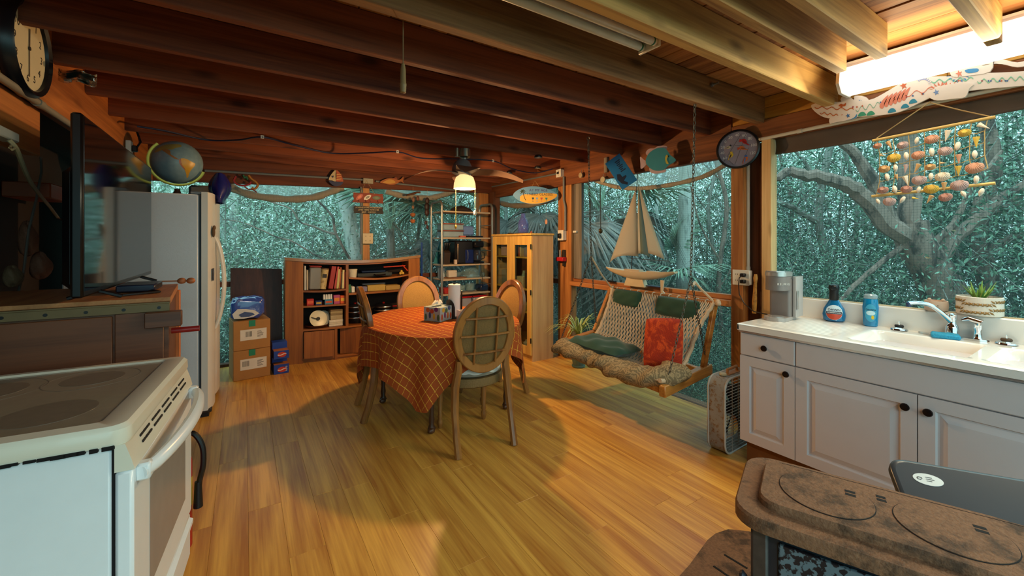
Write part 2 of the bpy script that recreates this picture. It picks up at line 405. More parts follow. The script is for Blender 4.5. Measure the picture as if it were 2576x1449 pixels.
M().box(RW + .075, RW + .10, 1.60, 1.745, -.1, 2.19, .002).build('backing_board', DARKPOST, rt)
M().box(RW - .01, RW + .08, 1.535, 1.605, -.1, 2.19, .004).build('post', PINE, rt)
M().box(RW - .03, RW + .10, 1.84, 3.79, .895, .945, .005).build('rail', RAILW, rt)
M().box(RW + .03, RW + .09, 1.84, 3.79, .945, .985, .004).build('rail', RAILW, rt)
M().box(RW, RW + .09, 4.04, BW, .895, .955, .005).build('rail', DARKPOST, rt)
M().box(RW + .01, RW + .10, 1.75, BW + .1, -.14, -.02, .004).build('sill', DARKPOST, rt)
M().box(RW + .0, RW + .05, -1.2, 1.54, .93, 1.028, .003).build('rail', wood('pale_rail', '#8f7350', '#b59a70', 'Y', rough=.7), rt)
M().box(RW + .12, RW + .42, 1.4, 3.6, -.16, -.12, .004).build('ledge_board', wood('ledge_wood', '#5a3826', '#80583c', 'Y', rough=.8), rt)
# screened windows: fine screen, welded wire
def wires(rect, axis, off, name, parent, pitch=.0165):
    """rect = (a0, a1, z0, z1) on the wall; axis 'X' -> wall runs along X at Y = off"""
    a0, a1, z0, z1 = rect; m = M(); t = .00035
    def p(a, z, d=0): return (a, off + d, z) if axis == 'X' else (off + d, a, z)
    def bar(q0, q1):
        if axis == 'X': m.box(min(q0[0], q1[0]) - t, max(q0[0], q1[0]) + t, off - t, off + t, min(q0[2], q1[2]) - t, max(q0[2], q1[2]) + t)
        else: m.box(off - t, off + t, min(q0[1], q1[1]) - t, max(q0[1], q1[1]) + t, min(q0[2], q1[2]) - t, max(q0[2], q1[2]) + t)
    k = int((a1 - a0) / pitch)
    for i in range(k + 1): a = a0 + (a1 - a0) * i / k; bar(p(a, z0), p(a, z1))
    k = int((z1 - z0) / pitch)
    for i in range(k + 1): z = z0 + (z1 - z0) * i / k; bar(p(a0, z), p(a1, z))
    return m.build(name, WIRE, parent, smooth=False, kind='stuff')
WINS = [('window_1', 'X', BW + .075, -1.2, xa, 2.12), ('window_2', 'X', BW + .075, xb, xc, 2.17), ('window_3', 'Y', RW + .075, 4.05, BW, 2.11),
        ('window_4', 'Y', RW + .075, 1.84, 3.79, 2.11), ('window_5', 'Y', RW + .06, -1.0, 1.535, 2.19)]
for nm, ax, off, a0, a1, zt in WINS:
    wn = struct(nm)
    spans = [(.99, zt), (.0, .91)] if nm != 'window_5' else [(1.0, zt)]
    for z0, z1 in spans:
        if ax == 'X': m = M().add([(a0, off + .004, z0), (a1, off + .004, z0), (a1, off + .004, z1), (a0, off + .004, z1)], [(0, 1, 2, 3)])
        else: m = M().add([(off + .004, a0, z0), (off + .004, a1, z0), (off + .004, a1, z1), (off + .004, a0, z1)], [(0, 1, 2, 3)])
        m.build('screen', SCREEN, wn, smooth=False)
        wires((a0, a1, z0, z1), ax, off, 'wire_mesh', wn)

# ================================================================ outside: ground, trees, shrubs, palms
GZ = -.55
gm = M(); gm.grid(lambda u, v: (-14 + 34*u, -10 + 32*v, GZ + .12*math.sin(u*19+v*7)*math.cos(v*23)), 40, 40)
gm.build('ground', mat('leaf_litter', '#5a5040', .95, var=.5, scale=6, stain='#3c4a30', stain_amt=.45, stain_scale=2), kind='structure')
BARK = mat('bark', '#8d8a80', .95, var=.35, scale=9, bump=1.0, bscale=18, stretch=(1, 1, .25), stain='#5b564c', stain_amt=.45, stain_scale=9)
BARKP = mat('pale_bark', '#c9cbc2', .95, var=.25, scale=9, bump=1.0, bscale=20, stretch=(1, 1, .25), stain='#8f948c', stain_amt=.42, stain_scale=10)
BARKD = mat('dark_bark', '#8d7568', .95, var=.35, scale=8, bump=1.0, bscale=16, stretch=(1, 1, .3), stain='#473c36', stain_amt=.45, stain_scale=7)
def leafmat(name, c0, c1, rough=.4):
    m = mat(name, c0, rough, var=.2); nt = m.node_tree; bs = nt.nodes['Principled BSDF']
    g = nt.nodes.new('ShaderNodeNewGeometry'); rp = nt.nodes.new('ShaderNodeValToRGB')
    rp.color_ramp.elements[0].color = (*lin(c0), 1); rp.color_ramp.elements[1].color = (*lin(c1), 1)
    nt.links.new(g.outputs['Random Per Island'], rp.inputs[0]); nt.links.new(rp.outputs[0], bs.inputs['Base Color'])
    return m
LEAF = leafmat('leaf', '#62906a', '#ecf8ea', .22); LEAFD = leafmat('shaded_leaf', '#2c4a38', '#8fb094', .22); FROND = leafmat('palm_blade', '#5f7f66', '#a3bba0'); DEADF = leafmat('dead_palm_blade', '#6b6660', '#9c968c')  # back leaves lighter, right ones darker: sky exposure painted into the leaf colour
def leaf_mesh(name, n, rad, size, material, shell=.45):
    d = RNG.normal(size=(n, 3)); d /= np.linalg.norm(d, axis=1)[:, None]
    r = (shell + (1 - shell) * RNG.random(n)) ** .7
    # clump the leaves into sprays
    k = max(8, n // 60); cl = RNG.normal(size=(k, 3)); cl /= np.linalg.norm(cl, axis=1)[:, None]; cl *= (shell + (1 - shell) * RNG.random(k)[:, None])
    pos = cl[RNG.integers(0, k, n)] + RNG.normal(size=(n, 3)) * .13
    pos = np.where(RNG.random(n)[:, None] < .25, d * r[:, None], pos) * np.array(rad)
    a = RNG.normal(size=(n, 3)); a /= np.linalg.norm(a, axis=1)[:, None]
    b = np.cross(a, RNG.normal(size=(n, 3))); b /= np.linalg.norm(b, axis=1)[:, None]
    s = size * (.6 + .8 * RNG.random(n))[:, None]
    V = np.stack([pos - a * s, pos + b * s * .32, pos + a * s, pos - b * s * .32], 1).reshape(-1, 3)
    me = bpy.data.meshes.new(name); me.vertices.add(4 * n); me.vertices.foreach_set('co', V.ravel())
    me.loops.add(4 * n); me.loops.foreach_set('vertex_index', np.arange(4 * n, dtype=np.int32))
    me.polygons.add(n); me.polygons.foreach_set('loop_start', np.arange(0, 4 * n, 4, dtype=np.int32)); me.polygons.foreach_set('loop_total', np.full(n, 4, dtype=np.int32))
    me.update(); me.validate(); me.materials.append(material); return me
CLOUDS = [leaf_mesh('foliage', 15000, (1.5, 1.5, 1.5), .026, LEAF), leaf_mesh('foliage', 24000, (1.6, 1.6, 1.3), .024, LEAFD),
          leaf_mesh('foliage', 14000, (1.3, 1.3, 1.7), .028, LEAF), leaf_mesh('foliage', 18000, (1.1, 1.1, 1.1), .020, LEAFD)]
STEM = M()
for i in range(5):
    a = i * 1.3
    for j in range(26):
        b = RNG.normal(size=3)*.5; c = b + RNG.normal(size=3)*.6; d = c + RNG.normal(size=3)*.5; STEM.tube([(b[0], b[1], b[2] - .2), tuple(c), tuple(d)], [.006, .004, .0015], 4)
    STEM.tube([(.05*math.cos(a), .05*math.sin(a), -1.9), (.2*math.cos(a), .2*math.sin(a), -.7), (.75*math.cos(a+.3), .75*math.sin(a+.3), .6)], [.03, .022, .008], 5)
stem_src = None
def shrub(x, y, z, s, k, label, group):
    global stem_src
    t = thing('shrub', label, 'shrub', (x, y, GZ), random.uniform(0, 6.28), group)
    f = bpy.data.objects.new('foliage', CLOUDS[k]); COL.objects.link(f); f.parent = t; f.location = (0, 0, z - GZ); f.scale = (s, s, s); f['kind'] = 'stuff'
    if stem_src is None:
        me = STEM.build('stems', BARK, t); stem_src = me.data; o = me
    else:
        o = bpy.data.objects.new('stems', stem_src); COL.objects.link(o); o.parent = t
    o.location = (0, 0, z - GZ); o.scale = (s, s, max(s, (z - GZ) / 1.9)); 
LB = 'leafy brightly lit green shrub in the woods beyond the back screens'; LR = 'dimly lit leafy shrub in the woods beyond the sink and swing screens'
for (x, y, z, s, k) in [(-2.2, 9.6, 1.2, 1.3, 0), (-.6, 9.4, 1.5, 1.3, 2), (.9, 9.9, 1.6, 1.35, 0), (2.4, 9.8, 1.4, 1.3, 2), (-1.4, 8.4, .2, .9, 0), (.4, 8.6, .3, .95, 2), (1.9, 8.9, .2, .9, 0),
                        (3.6, 10.2, 1.7, 1.4, 0), (5.2, 10.4, 1.5, 1.4, 2), (-.2, 12.5, 3.0, 1.8, 2), (3.0, 13.0, 3.2, 1.9, 0), (6.3, 11.6, 2.6, 1.6, 0), (-3.8, 12, 2.6, 1.8, 0)]:
    shrub(x, y, z, s, k, LB, 'shrubs behind the back screens')
for (x, y, z, s, k) in [(8.4, 7.6, 1.6, 1.4, 1), (9.2, 5.6, 1.4, 1.4, 1), (8.2, 4.0, .6, 1.1, 3), (7.2, 2.9, .2, 1.0, 1), (9.4, 3.2, 1.8, 1.5, 1), (8.6, 1.2, .7, 1.3, 1), (10.2, .4, 1.9, 1.7, 1),
                        (7.4, .2, -.1, .9, 3), (9.2, -1.4, 1.0, 1.4, 1), (8.0, -2.6, .3, 1.1, 3), (11.5, 2.2, 3.4, 1.8, 0), (11.8, -2.2, 2.8, 1.8, 1), (6.4, 4.6, -.2, .8, 3), (7.8, 9.4, 1.9, 1.5, 1), (11.6, 6.0, 3.6, 1.9, 0),
                        (5.6, 1.9, -.35, .55, 3), (5.4, 3.1, -.4, .5, 1), (6.0, 5.9, .2, .8, 1), (10, -4.5, 1.5, 1.6, 1)]:
    shrub(x, y, z, s, k, LR, 'shrubs behind the sink and swing screens')
def limb(pts, r0, r1, seg=5, n=9, jit=.03):
    """smooth tapering limb through points"""
    out = []; k = len(pts)
    for i in range(k - 1):
        p0 = pts[max(i-1, 0)]; p1 = pts[i]; p2 = pts[i+1]; p3 = pts[min(i+2, k-1)]
        for j in range(seg):
            t = j / seg
            q = .5 * ((2*p1) + (p2-p0)*t + (2*p0-5*p1+4*p2-p3)*t*t + (3*p1-p0-3*p2+p3)*t**3)
            out.append(q + Vector((random.uniform(-1, 1), random.uniform(-1, 1), random.uniform(-1, 1))) * jit * r0)
    out.append(pts[-1]); m = len(out)
    return out, [r0 + (r1 - r0) * i / (m - 1) for i in range(m)]
def tree(label, material, D, trunk, limbs=(), group=None):
    t0 = P(*trunk[0][0], D=D); t = thing('tree', label, 'tree', (t0.x, t0.y, GZ), 0, group)
    pts, rr = trunk
    q = [P(*a[:2], D=D + (a[2] if len(a) > 2 else 0)) for a in pts]
    if q[0].z > GZ: q.insert(0, Vector((q[0].x, q[0].y, GZ - .1)))
    c, r = limb(q, *rr); M().tube(c, r, 10).build('trunk', material, t, world=True)
    for pts, rr in limbs:
        q = [P(*a[:2], D=D + (a[2] if len(a) > 2 else 0)) for a in pts]
        c, r = limb(q, *rr, jit=.15); M().tube(c, r, 7).build('branch', material, t, world=True)
    return t
# behind the back screens
tree('pale twin-stemmed tree trunk beyond the refrigerator door', BARKP, 7.6, ([(598, 860), (592, 720), (590, 600), (585, 470), (580, 300)], (.10, .07)), [([(575, 850), (568, 700), (562, 560), (555, 440)], (.07, .05))])
tree('thin dark forked branch tree beyond the left back screen', BARKD, 6.6, ([(930, 760), (900, 690), (846, 590), (836, 545), (800, 505), (780, 480)], (.03, .012)),
     [([(846, 590), (820, 583), (790, 570), (755, 558), (738, 532), (720, 520), (680, 508)], (.02, .008)), ([(900, 690), (800, 645), (735, 607), (700, 598), (650, 575), (600, 557), (560, 553)], (.016, .006))])
tree('thick pale leaning trunk left of the back wall post', BARKP, 8.0, ([(905, 760), (893, 640), (876, 540), (862, 460), (850, 350)], (.17, .13)), [([(893, 640), (915, 560), (950, 470), (990, 400)], (.06, .03))])
tree('slender pale straight trunk right of the back wall post', BARKP, 8.4, ([(985, 760), (984, 620), (980, 520), (978, 380)], (.07, .06)))
# behind the swing and the sink
tree('thick pale trunk beyond the model sailboat', BARKP, 7.2, ([(1718, 900), (1722, 700), (1726, 560), (1728, 430), (1735, 250)], (.155, .13)))
tree('big dark spreading tree filling the sink screen', BARKD, 5.2, ([(2400, 900), (2380, 760), (2345, 680), (2300, 610), (2290, 560)], (.26, .17)),
     [([(2300, 610), (2230, 560), (2180, 500), (2120, 462), (2030, 440), (1985, 432), (1950, 450), (1900, 462)], (.13, .03)),
      ([(2240, 560), (2190, 450), (2150, 390), (2080, 330), (2020, 290)], (.09, .03)), ([(2290, 580), (2285, 480), (2290, 380), (2270, 250)], (.13, .08)),
      ([(2345, 680), (2400, 600), (2470, 540), (2560, 470), (2640, 430)], (.10, .03)), ([(2320, 640), (2400, 560), (2440, 480), (2520, 380)], (.045, .02)), ([(2270, 620), (2180, 690), (2110, 760), (2080, 800)], (.035, .02))])
tree('twisted dark trunk at the far right of the sink screen', BARKD, 5.6, ([(2500, 900), (2490, 740), (2470, 640), (2462, 540), (2500, 430), (2480, 300)], (.13, .08)),
     [([(2470, 640), (2540, 600), (2600, 590)], (.06, .04)), ([(2462, 540), (2540, 520), (2576, 470), (2620, 380)], (.06, .03)), ([(2480, 700), (2410, 640), (2370, 600)], (.04, .02))])
tree('grey slanting trunk in the left of the sink screen', BARK, 7.0, ([(2100, 900), (2090, 700), (2060, 560), (2075, 430), (2105, 300)], (.08, .05)), [([(2060, 560), (1990, 520), (1930, 500)], (.06, .03)), ([(2070, 470), (2010, 390), (1960, 330)], (.035, .015))])
TW = 'thin grey tangled tree in the woods beyond the screens'
for (px, D, k, py) in [(655, 9.5, 0, 560), (740, 10, 1, 600), (820, 9, 2, 620), (1050, 8.8, 3, 600), (1130, 9.6, 1, 560), (1280, 8, 2, 600), (1350, 8.6, 0, 580), (1480, 8.2, 3, 620), (1580, 9, 1, 600), (1660, 8.4, 2, 560), (1790, 8, 0, 600),
                      (1985, 8.5, 1, 600), (2180, 8.6, 2, 560), (2400, 8, 0, 520), (2560, 7.5, 3, 560), (2150, 7.2, 3, 640), (1820, 6.6, 1, 520)]:
    s = [1, -1][k % 2]
    tree(TW, [BARK, BARKD, BARKP, BARK][k], D, ([(px, 900), (px + 12*s, 700), (px - 8*s, 520), (px + 25*s, 380), (px+30*s, 240)], (.045, .025)),
         [([(px + 6*s, 660), (px + 60*s, 560), (px + 90*s, 430)], (.02, .006)), ([(px - 5*s, 540), (px - 60*s, 470), (px - 130*s, 440)], (.018, .005)), ([(px + 10*s, 450), (px + 70*s, 400), (px + 120*s, 420)], (.014, .004)), ([(px + 8*s, 720), (px - 50*s, 640), (px - 110*s, 650)], (.015, .005))], 'thin trees in the woods')
# fan palms
def frond_mesh(name, material, droop, nb=34, L=.85, span=205):
    m = M()
    m.tube([(0, 0, 0), (.32, 0, .16), (.6, 0, .2)], [.012, .009, .007], 5)
    for i in range(nb):
        a = R_(-span/2 + span * i / (nb - 1)); l = L * (.75 + .25 * math.cos(a / 1.4)) * random.uniform(.88, 1.05); wd = .017
        d = Vector((math.cos(a), math.sin(a), 0)); s = Vector((-math.sin(a), math.cos(a), 0)); o = Vector((.6, 0, .2))
        rows = []
        for t in (0.04, .35, .7, 1.0):
            c = o + d * l * t + Vector((0, 0, .12 * t - droop * t * t * t)); wv = wd * (1.15 - t * .2) * (1 if t < 1 else .1) * (.35 + min(t, .5) * 1.3)
            rows.append((c - s * wv, c + Vector((0, 0, .012 * (1 - t))), c + s * wv))
        vs = [p for r in rows for p in r]; fs = []
        for j in range(3):
            for k in range(2): fs.append((j*3+k, j*3+k+1, j*3+k+4, j*3+k+3))
        m.add(vs, fs)
    return m.build(name, material, PALM0, smooth=False)
PALM0 = thing('fan_palm', 'green fan palm with spreading fronds beyond the right back screen', 'palm', (2.2, 7.4, GZ), 0)
M().tube([(0, 0, -.1), (.02, 0, 1.2), (.0, .03, 2.2)], [.09, .08, .07], 9).build('trunk', BARK, PALM0)
fg = frond_mesh('frond', FROND, .25); fd = frond_mesh('frond', DEADF, .75); 
def put_fronds(t, h, n, dead=0, el=(5, 60), s=1.0, dz=.0):
    for i in range(n + dead):
        src = fg if i < n else fd
        o = src if (t is PALM0 and i in (0, n) and src.get('used') is None) else src.copy()
        if o is not src: COL.objects.link(o)
        src['used'] = 1
        if 'used' in o and o is not src: del o['used']
        o.parent = t; o.location = (0, 0, h + random.uniform(-.15, .1))
        e = random.uniform(*el) if i < n else random.uniform(-75, -30)
        o.rotation_euler = (random.uniform(-.4, .4), -R_(e), 2.4 * i + random.uniform(-.3, .3)); o.scale = (s,) * 3
put_fronds(PALM0, 2.25, 13, 2, s=1.15)
def palm(label, x, y, h, n, dead, s=1.0, el=(0, 65), group=None):
    t = thing('fan_palm', label, 'palm', (x, y, GZ), random.uniform(0, 6), group)
    M().tube([(0, 0, -.1), (.02, 0, h*.5), (0, .02, h)], [.10, .085, .07], 9).build('trunk', BARK, t); put_fronds(t, h, n, dead, el, s); return t
palm('fan palm drooping dead brown fronds beyond the left of the swing screen', 5.2, 5.2, 2.5, 9, 14, 1.25)
palm('fan palm with dry hanging fronds beyond the far right corner screen', 4.9, 7.0, 2.7, 9, 14, 1.2)
palm('young fan palm low beyond the middle of the swing screen', 6.4, 4.7, 1.2, 8, 8, 1.0)
palm('low fan palm right behind the sink backsplash', 4.9, .95, .35, 7, 5, .7, (-15, 10))
palm('low fan palm beyond the far right of the sink', 4.9, -.3, .55, 6, 8, .8, (-15, 15))
palm('fan palm beyond the metal rack', 3.6, 7.8, 2.3, 12, 3, 1.2)
palm('half-dry fan palm beyond the grey conduit post by the coffee maker', 6.6, 1.9, .35, 7, 9, .8)
for n_ in ('used',):
    for o in (fg, fd):
        if n_ in o: del o[n_]
# ================================================================ sink cabinet and counter
CAB = mat('cabinet_paint', '#c9c5c8', .35, var=.03); KNOB = mat('dark_knob', '#241a18', .35, .6)
SINKW = mat('white_enamel', '#e9e7e2', .16, var=.02, coat=.4)
XF0 = 2.640                                                # front of the counter
cab = thing('base_cabinet', 'white sink base cabinet with raised panel doors and dark round knobs', 'cabinet', (3.0, .6, 0))
M().box(2.73, 3.28, -.35, 1.42, 0, .155).build('toe_kick', mat('toe_kick', '#7a4c22', .7), cab, world=True)
M().box(2.68, 3.28, -.36, 1.43, .155, .847).build('body', CAB, cab, world=True, smooth=False)
def panel_front(y0, y1, z0, z1, raised, name, kz=None, ky=None):
    x = 2.68; m = M(); m.box(x - .019, x - .001, y0, y1, z0, z1, .005)
    if raised:
        e = .058
        def ring(a, b, xa, xb):
            q = [(xa, y0+a, z0+a), (xa, y1-a, z0+a), (xa, y1-a, z1-a), (xa, y0+a, z1-a), (xb, y0+b, z0+b), (xb, y1-b, z0+b), (xb, y1-b, z1-b), (xb, y0+b, z1-b)]
            m.add(q, [(0, 4, 5, 1), (1, 5, 6, 2), (2, 6, 7, 3), (3, 7, 4, 0)])
        m = M(); q = []
        m.add([(x-.019, y0, z0), (x-.019, y1, z0), (x-.019, y1, z1), (x-.019, y0, z1), (x-.001, y0, z0), (x-.001, y1, z0), (x-.001, y1, z1), (x-.001, y0, z1)], [(0, 4, 5, 1), (1, 5, 6, 2), (2, 6, 7, 3), (3, 7, 4, 0)])
        ring(0, e, x-.019, x-.019); ring(e, e+.006, x-.019, x-.008); ring(e+.006, e+.012, x-.008, x-.008); ring(e+.012, e+.040, x-.008, x-.0175); 
        b = e + .040; m.add([(x-.0175, y0+b, z0+b), (x-.0175, y1-b, z0+b), (x-.0175, y1-b, z1-b), (x-.0175, y0+b, z1-b)], [(0, 3, 2, 1)])
    d = m.build(name, CAB, cab, world=True, smooth=False)
    if kz is not None:
        k = M(); k.lathe([(.007, 0), (.007, -.012), (.016, -.015), (.0185, -.02), (.016, -.026), (.006, -.028), (.0, -.028)], (x - .019, ky, kz), 16, 'X'); k.build('knob', KNOB, d, world=True)
    return d
XC = 2.661; yA = 1.428; yB = P(2000, 900, X=XC).y; yC = P(2308, 1000, X=XC).y; yD = 2*yC - yB
panel_front(yB + .002, yA, .702, .845, False, 'drawer', .772, P(1923, 880, X=2.65).y)
panel_front(yB + .002, yA, .160, .698, True, 'door', .648, P(1978, 947, X=2.65).y)
panel_front(-.34, yB - .002, .702, .845, False, 'false_drawer_front')
panel_front(yC + .002, yB - .002, .160, .698, True, 'door', .632, P(2277, 1015, X=2.65).y)
panel_front(yD, yC - .002, .160, .698, True, 'door', .632, P(2335, 1025, X=2.65).y)
panel_front(-.34, yD - .004, .160, .698, True, 'door')
# one-piece counter with two basins, drainboard ribs and backsplash
ct = thing('sink_counter', 'white enamel counter with two sink basins, drainboard and backsplash', 'sink', (3.0, .6, .83))
ZT = .900
xs = [XF0, XF0 + .015, 2.80, 2.86, 3.13, 3.19, 3.265]
B1 = (.45, .885); B2 = (-.02, .395)
def ctop(x, y):
    z = 0.0
    for (a, b) in (B1, B2):
        fx = min(1, max(0, (x - 2.715) / .035)) * min(1, max(0, (3.135 - x) / .05)); fy = min(1, max(0, (y - a) / .04)) * min(1, max(0, (b - y) / .05))
        f = fx * fy; f = f * f * (3 - 2 * f); z -= .15 * f
    if y > .93 and x > 2.72 and x < 3.16 and y < 1.38: z += .0016 * math.sin((x) * 2 * PI / .042) * min(1, (y-.93)/.05) * min(1, (1.38-y)/.05)
    if x < XF0 + .012: z -= .006
    return ZT + z
m = M()
xs = [XF0, XF0 + .006, XF0 + .013] + [XF0 + .013 + (3.29 - XF0 - .013) * i / 75 for i in range(1, 76)]
ys = [-.36 + (1.435 + .36) * i / 100 for i in range(101)]
W_ = len(xs)
m.add([(x, y, ctop(x, y)) for y in ys for x in xs], [(j*W_+i, j*W_+i+1, (j+1)*W_+i+1, (j+1)*W_+i) for j in range(100) for i in range(W_-1)])
m.box(XF0, XF0 + .012, -.36, 1.435, .86, ZT - .006); m.box(XF0, 3.29, 1.423, 1.437, .86, ZT - .0005, .003)
m.build('countertop', SINKW, ct, world=True, ang=60)
M().box(3.278, 3.302, -.36, 1.437, ZT - .01, 1.026, .008).build('backsplash', SINKW, ct, world=True)
M().box(XC - .012, XC + .006, -.36, 1.43, .847, .858).build('metal_edge', mat('edge_strip', '#e8e8ea', .2, .8), ct, world=True)
for yy in ((B1[0] + B1[1]) / 2, (B2[0] + B2[1]) / 2):
    M().lathe([(.042, 0), (.042, .003), (.03, .003), (.025, .0005), (0, .0005)], (2.96, yy, ZT - .1495), 18).build('drain', CHROME, ct, world=True)

# ================================================================ range (stove with smooth top)
OV = mat('oven_enamel', '#e2eaee', .3, var=.04, coat=.2); OVC = mat('oven_cream', '#dcd9c8', .3, var=.04, coat=.2)
rg = thing('kitchen_range', 'white electric range with glass cooktop and curved oven handle', 'stove', (-.565, 1.915, 0), R_(-4.5))
hw = .388                                                # half width along local y; local +x is the front
GAP_BLACK = mat('black_gap', '#0d0c0e', .9)  # flat black paints shade into gaps and slots; also serves seam grime
M().box(-.33, .295, -hw + .008, hw - .008, .03, .875, .006).build('body', OV, rg)
for sx in (-.28, .25):
    for sy in (-1, 1): M().cyl((sx, sy * .33, 0), (sx, sy * .33, .032), .018, n=10).build('foot', BLACKP, rg)
M().box(.296, .303, -hw + .012, hw - .012, .06, .87).build('gap_strip', GAP_BLACK, rg)
# cooktop rim: raised frame round the glass
r = M()
oo = [(-.335, -hw), (.33, -hw), (.33, hw), (-.335, hw)]; 
def rr(x0, x1, y0, y1, rad, n=5):
    q = []
    for cx_, cy_, a0 in ((x1-rad, y0+rad, -90), (x1-rad, y1-rad, 0), (x0+rad, y1-rad, 90), (x0+rad, y0+rad, 180)):
        for i in range(n + 1): a = R_(a0 + 90 * i / n); q.append((cx_ + rad * math.cos(a), cy_ + rad * math.sin(a)))
    return q
def ringloft(loops, m):
    k = len(loops[0][0]); vs = []
    for lp, z in loops: vs += [(p[0], p[1], z) for p in lp]
    m.add(vs, [(a*k+i, a*k+(i+1) % k, (a+1)*k+(i+1) % k, (a+1)*k+i) for a in range(len(loops)-1) for i in range(k)]); return m
L0 = rr(-.335, .330, -hw, hw, .035)
ringloft([(L0, .873), (rr(-.337, .335, -hw-.004, hw+.004, .04), .885), (rr(-.336, .333, -hw-.003, hw+.003, .04), .915), (rr(-.33, .322, -hw+.006, hw-.006, .036), .926), (rr(-.30, .268, -hw+.045, hw-.045, .02), .929), (rr(-.292, .258, -hw+.053, hw-.053, .015), .922)], r)
r.build('cooktop_rim', OVC, rg)
GL = mat('ceramic_glass', '#8d8473', .22, var=.10, scale=30, coat=.3)
M().add([(-.292, -hw+.053, .9225), (.258, -hw+.053, .9225), (.258, hw-.053, .9225), (-.292, hw-.053, .9225)], [(0, 1, 2, 3)]).build('glass_top', GL, rg, smooth=False)
BURN = mat('burner_ring', '#756c5f', .3, var=.25, scale=40)
for (bx_, by_, br) in ((.10, -.17, .105), (.09, .18, .085), (-.17, -.18, .08), (-.17, .16, .10)):
    M().lathe([(br, 0), (br, .0006), (0, .0006)], (bx_, by_, .9225), 36).build('burner', BURN, rg)
    if by_ > 0: M().lathe([(br + .045, 0), (br + .045, .0005), (br + .042, .0005), (br + .042, 0)], (bx_, by_, .9225), 40, cap=False).build('burner_outline', BURN, rg)
# oven door, window, vents, handle, drawer
d = M().box(.303, .342, -hw + .004, hw - .004, .255, .80, .008).build('oven_door', OV, rg)
M().box(.3415, .3432, -.235, .255, .37, .70, .001).build('oven_window', mat('oven_glass', '#8d8c8a', .25, var=.1), d)
v = M().prism([(.303, .80), (.345, .80), (.338, .83), (.325, .873), (.303, .873)], (0, -hw + .004, 0), (1, 0, 0), (0, 0, 1), (0, 2*hw - .008, 0)).build('vent_panel', OVC, rg)
SLOT = mat('slot_black', '#1c1a16', .8)
for g in (-.24, -.12, 0, .12, .24):
    for rrow in (0, 1):
        sl = M()
        for k in range(3): sl.box(.3365 - rrow*.006, .340 - rrow*.006, g - .045 + k*.032, g - .018 + k*.032, .832 + rrow*.018, .838 + rrow*.018)
        sl.build('vent_slots', SLOT, v, kind='stuff')
h = M(); pts = []
for i in range(17):
    t = i / 16; y = -hw + .03 + (2*hw - .06) * t; b = math.sin(PI * t) ** .6
    pts.append((.352 + .058 * b, y, .775 + .010 * b))
h.tube(pts, [.016 + .004 * math.sin(PI*i/16) for i in range(17)], 10, flat=1.2); 
for s in (-1, 1): h.box(.338, .372, s*(hw - .045) - .018, s*(hw - .045) + .018, .752, .80, .006)
h.build('handle', OV, d)
M().box(.303, .338, -hw + .004, hw - .004, .06, .245, .008).build('storage_drawer', OV, rg)
M().prism([(.338, .20), (.352, .212), (.352, .228), (.338, .236)], (0, -hw + .03, 0), (1, 0, 0), (0, 0, 1), (0, 2*hw - .06, 0)).build('drawer_pull', OV, rg)
M().box(-.345, -.332, -hw+.02, hw-.02, .80, 1.02, .004).build('back_guard', OVC, rg)
# chipped enamel along the side seam
ch = M()
for i in range(26):
    x = -.32 + .6 * i / 25; ch.box(x, x + random.uniform(.015, .03), -hw - .0045, -hw + .006, .868 + random.uniform(-.003, .002), .876, 0)
ch.build('seam_grime', GAP_BLACK, rg)

# ================================================================ refrigerator
FR = mat('fridge_paint', '#c9d3dd', .38, var=.04, scale=60, bump=.05, bscale=120)
fr = thing('refrigerator', 'white side-by-side refrigerator with curved white door handles', 'refrigerator', (-.63, 4.58, 0), R_(-2))
M().box(-.44, .335, -.42, .42, .03, 1.80, .01).build('body', FR, fr)
M().box(.335, .352, -.405, .405, .06, 1.79).build('gasket', mat('gasket', '#4c5156', .7), fr)
FRB = mat('fridge_front', '#d8d6cf', .3, var=.03)
for (a, b, nm) in ((-.42, -.065, 'freezer_door'), (-.055, .42, 'fridge_door')):
    m = M(); prof = []
    for i in range(9):
        t = i / 8; y = a + (b - a) * t; prof.append((.405 + .022 * math.sin(PI * t), y))
    m.prism([(.353, a)] + [(.395, a)] + prof[1:-1] + [(.395, b), (.353, b)], (0, 0, .055), (1, 0, 0), (0, 1, 0), (0, 0, 1.765))
    dd = m.build(nm, FRB, fr)
    hy = b - .05 if nm == 'freezer_door' else a + .05
    pts = [(.415 + .065 * math.sin(PI * i / 14) ** .7, hy, .66 + .80 * i / 14) for i in range(15)]
    M().tube(pts, .013, 8).build('handle', FRB, dd)
M().box(-.40, .40, -.40, .40, 0, .05).build('base_grille', BLACKP, fr)
M().box(.28, .42, -.415, -.36, .035, .065, .005).build('hinge_foot', mat('hinge', '#3b3430', .6, .5), fr)
M().box(.28, .40, -.41, -.34, 1.80, 1.825, .006).build('hinge_cover', mat('hinge_cover', '#888c90', .5), fr)
mg = M(); mg.sphere((.428, -.36, 1.50), (.012, .03, .045), 10, 6); mg.sphere((.433, -.365, 1.535), (.012, .02, .02), 8, 5)
tag(mg.build('magnet', mat('brown_magnet', '#5c4630', .7), fr), '', ''); o = COL.objects.get('magnet')
for ob in fr.children:
    if ob.name.startswith('magnet'):
        del ob['label']; del ob['category']; ob['label'] = 'brown figure magnet'
M().box(.425, .43, -.38, -.33, 1.10, 1.20, .001).build('photo_card', mat('photo_card', '#4c4a52', .4, var=.5, scale=60), fr)

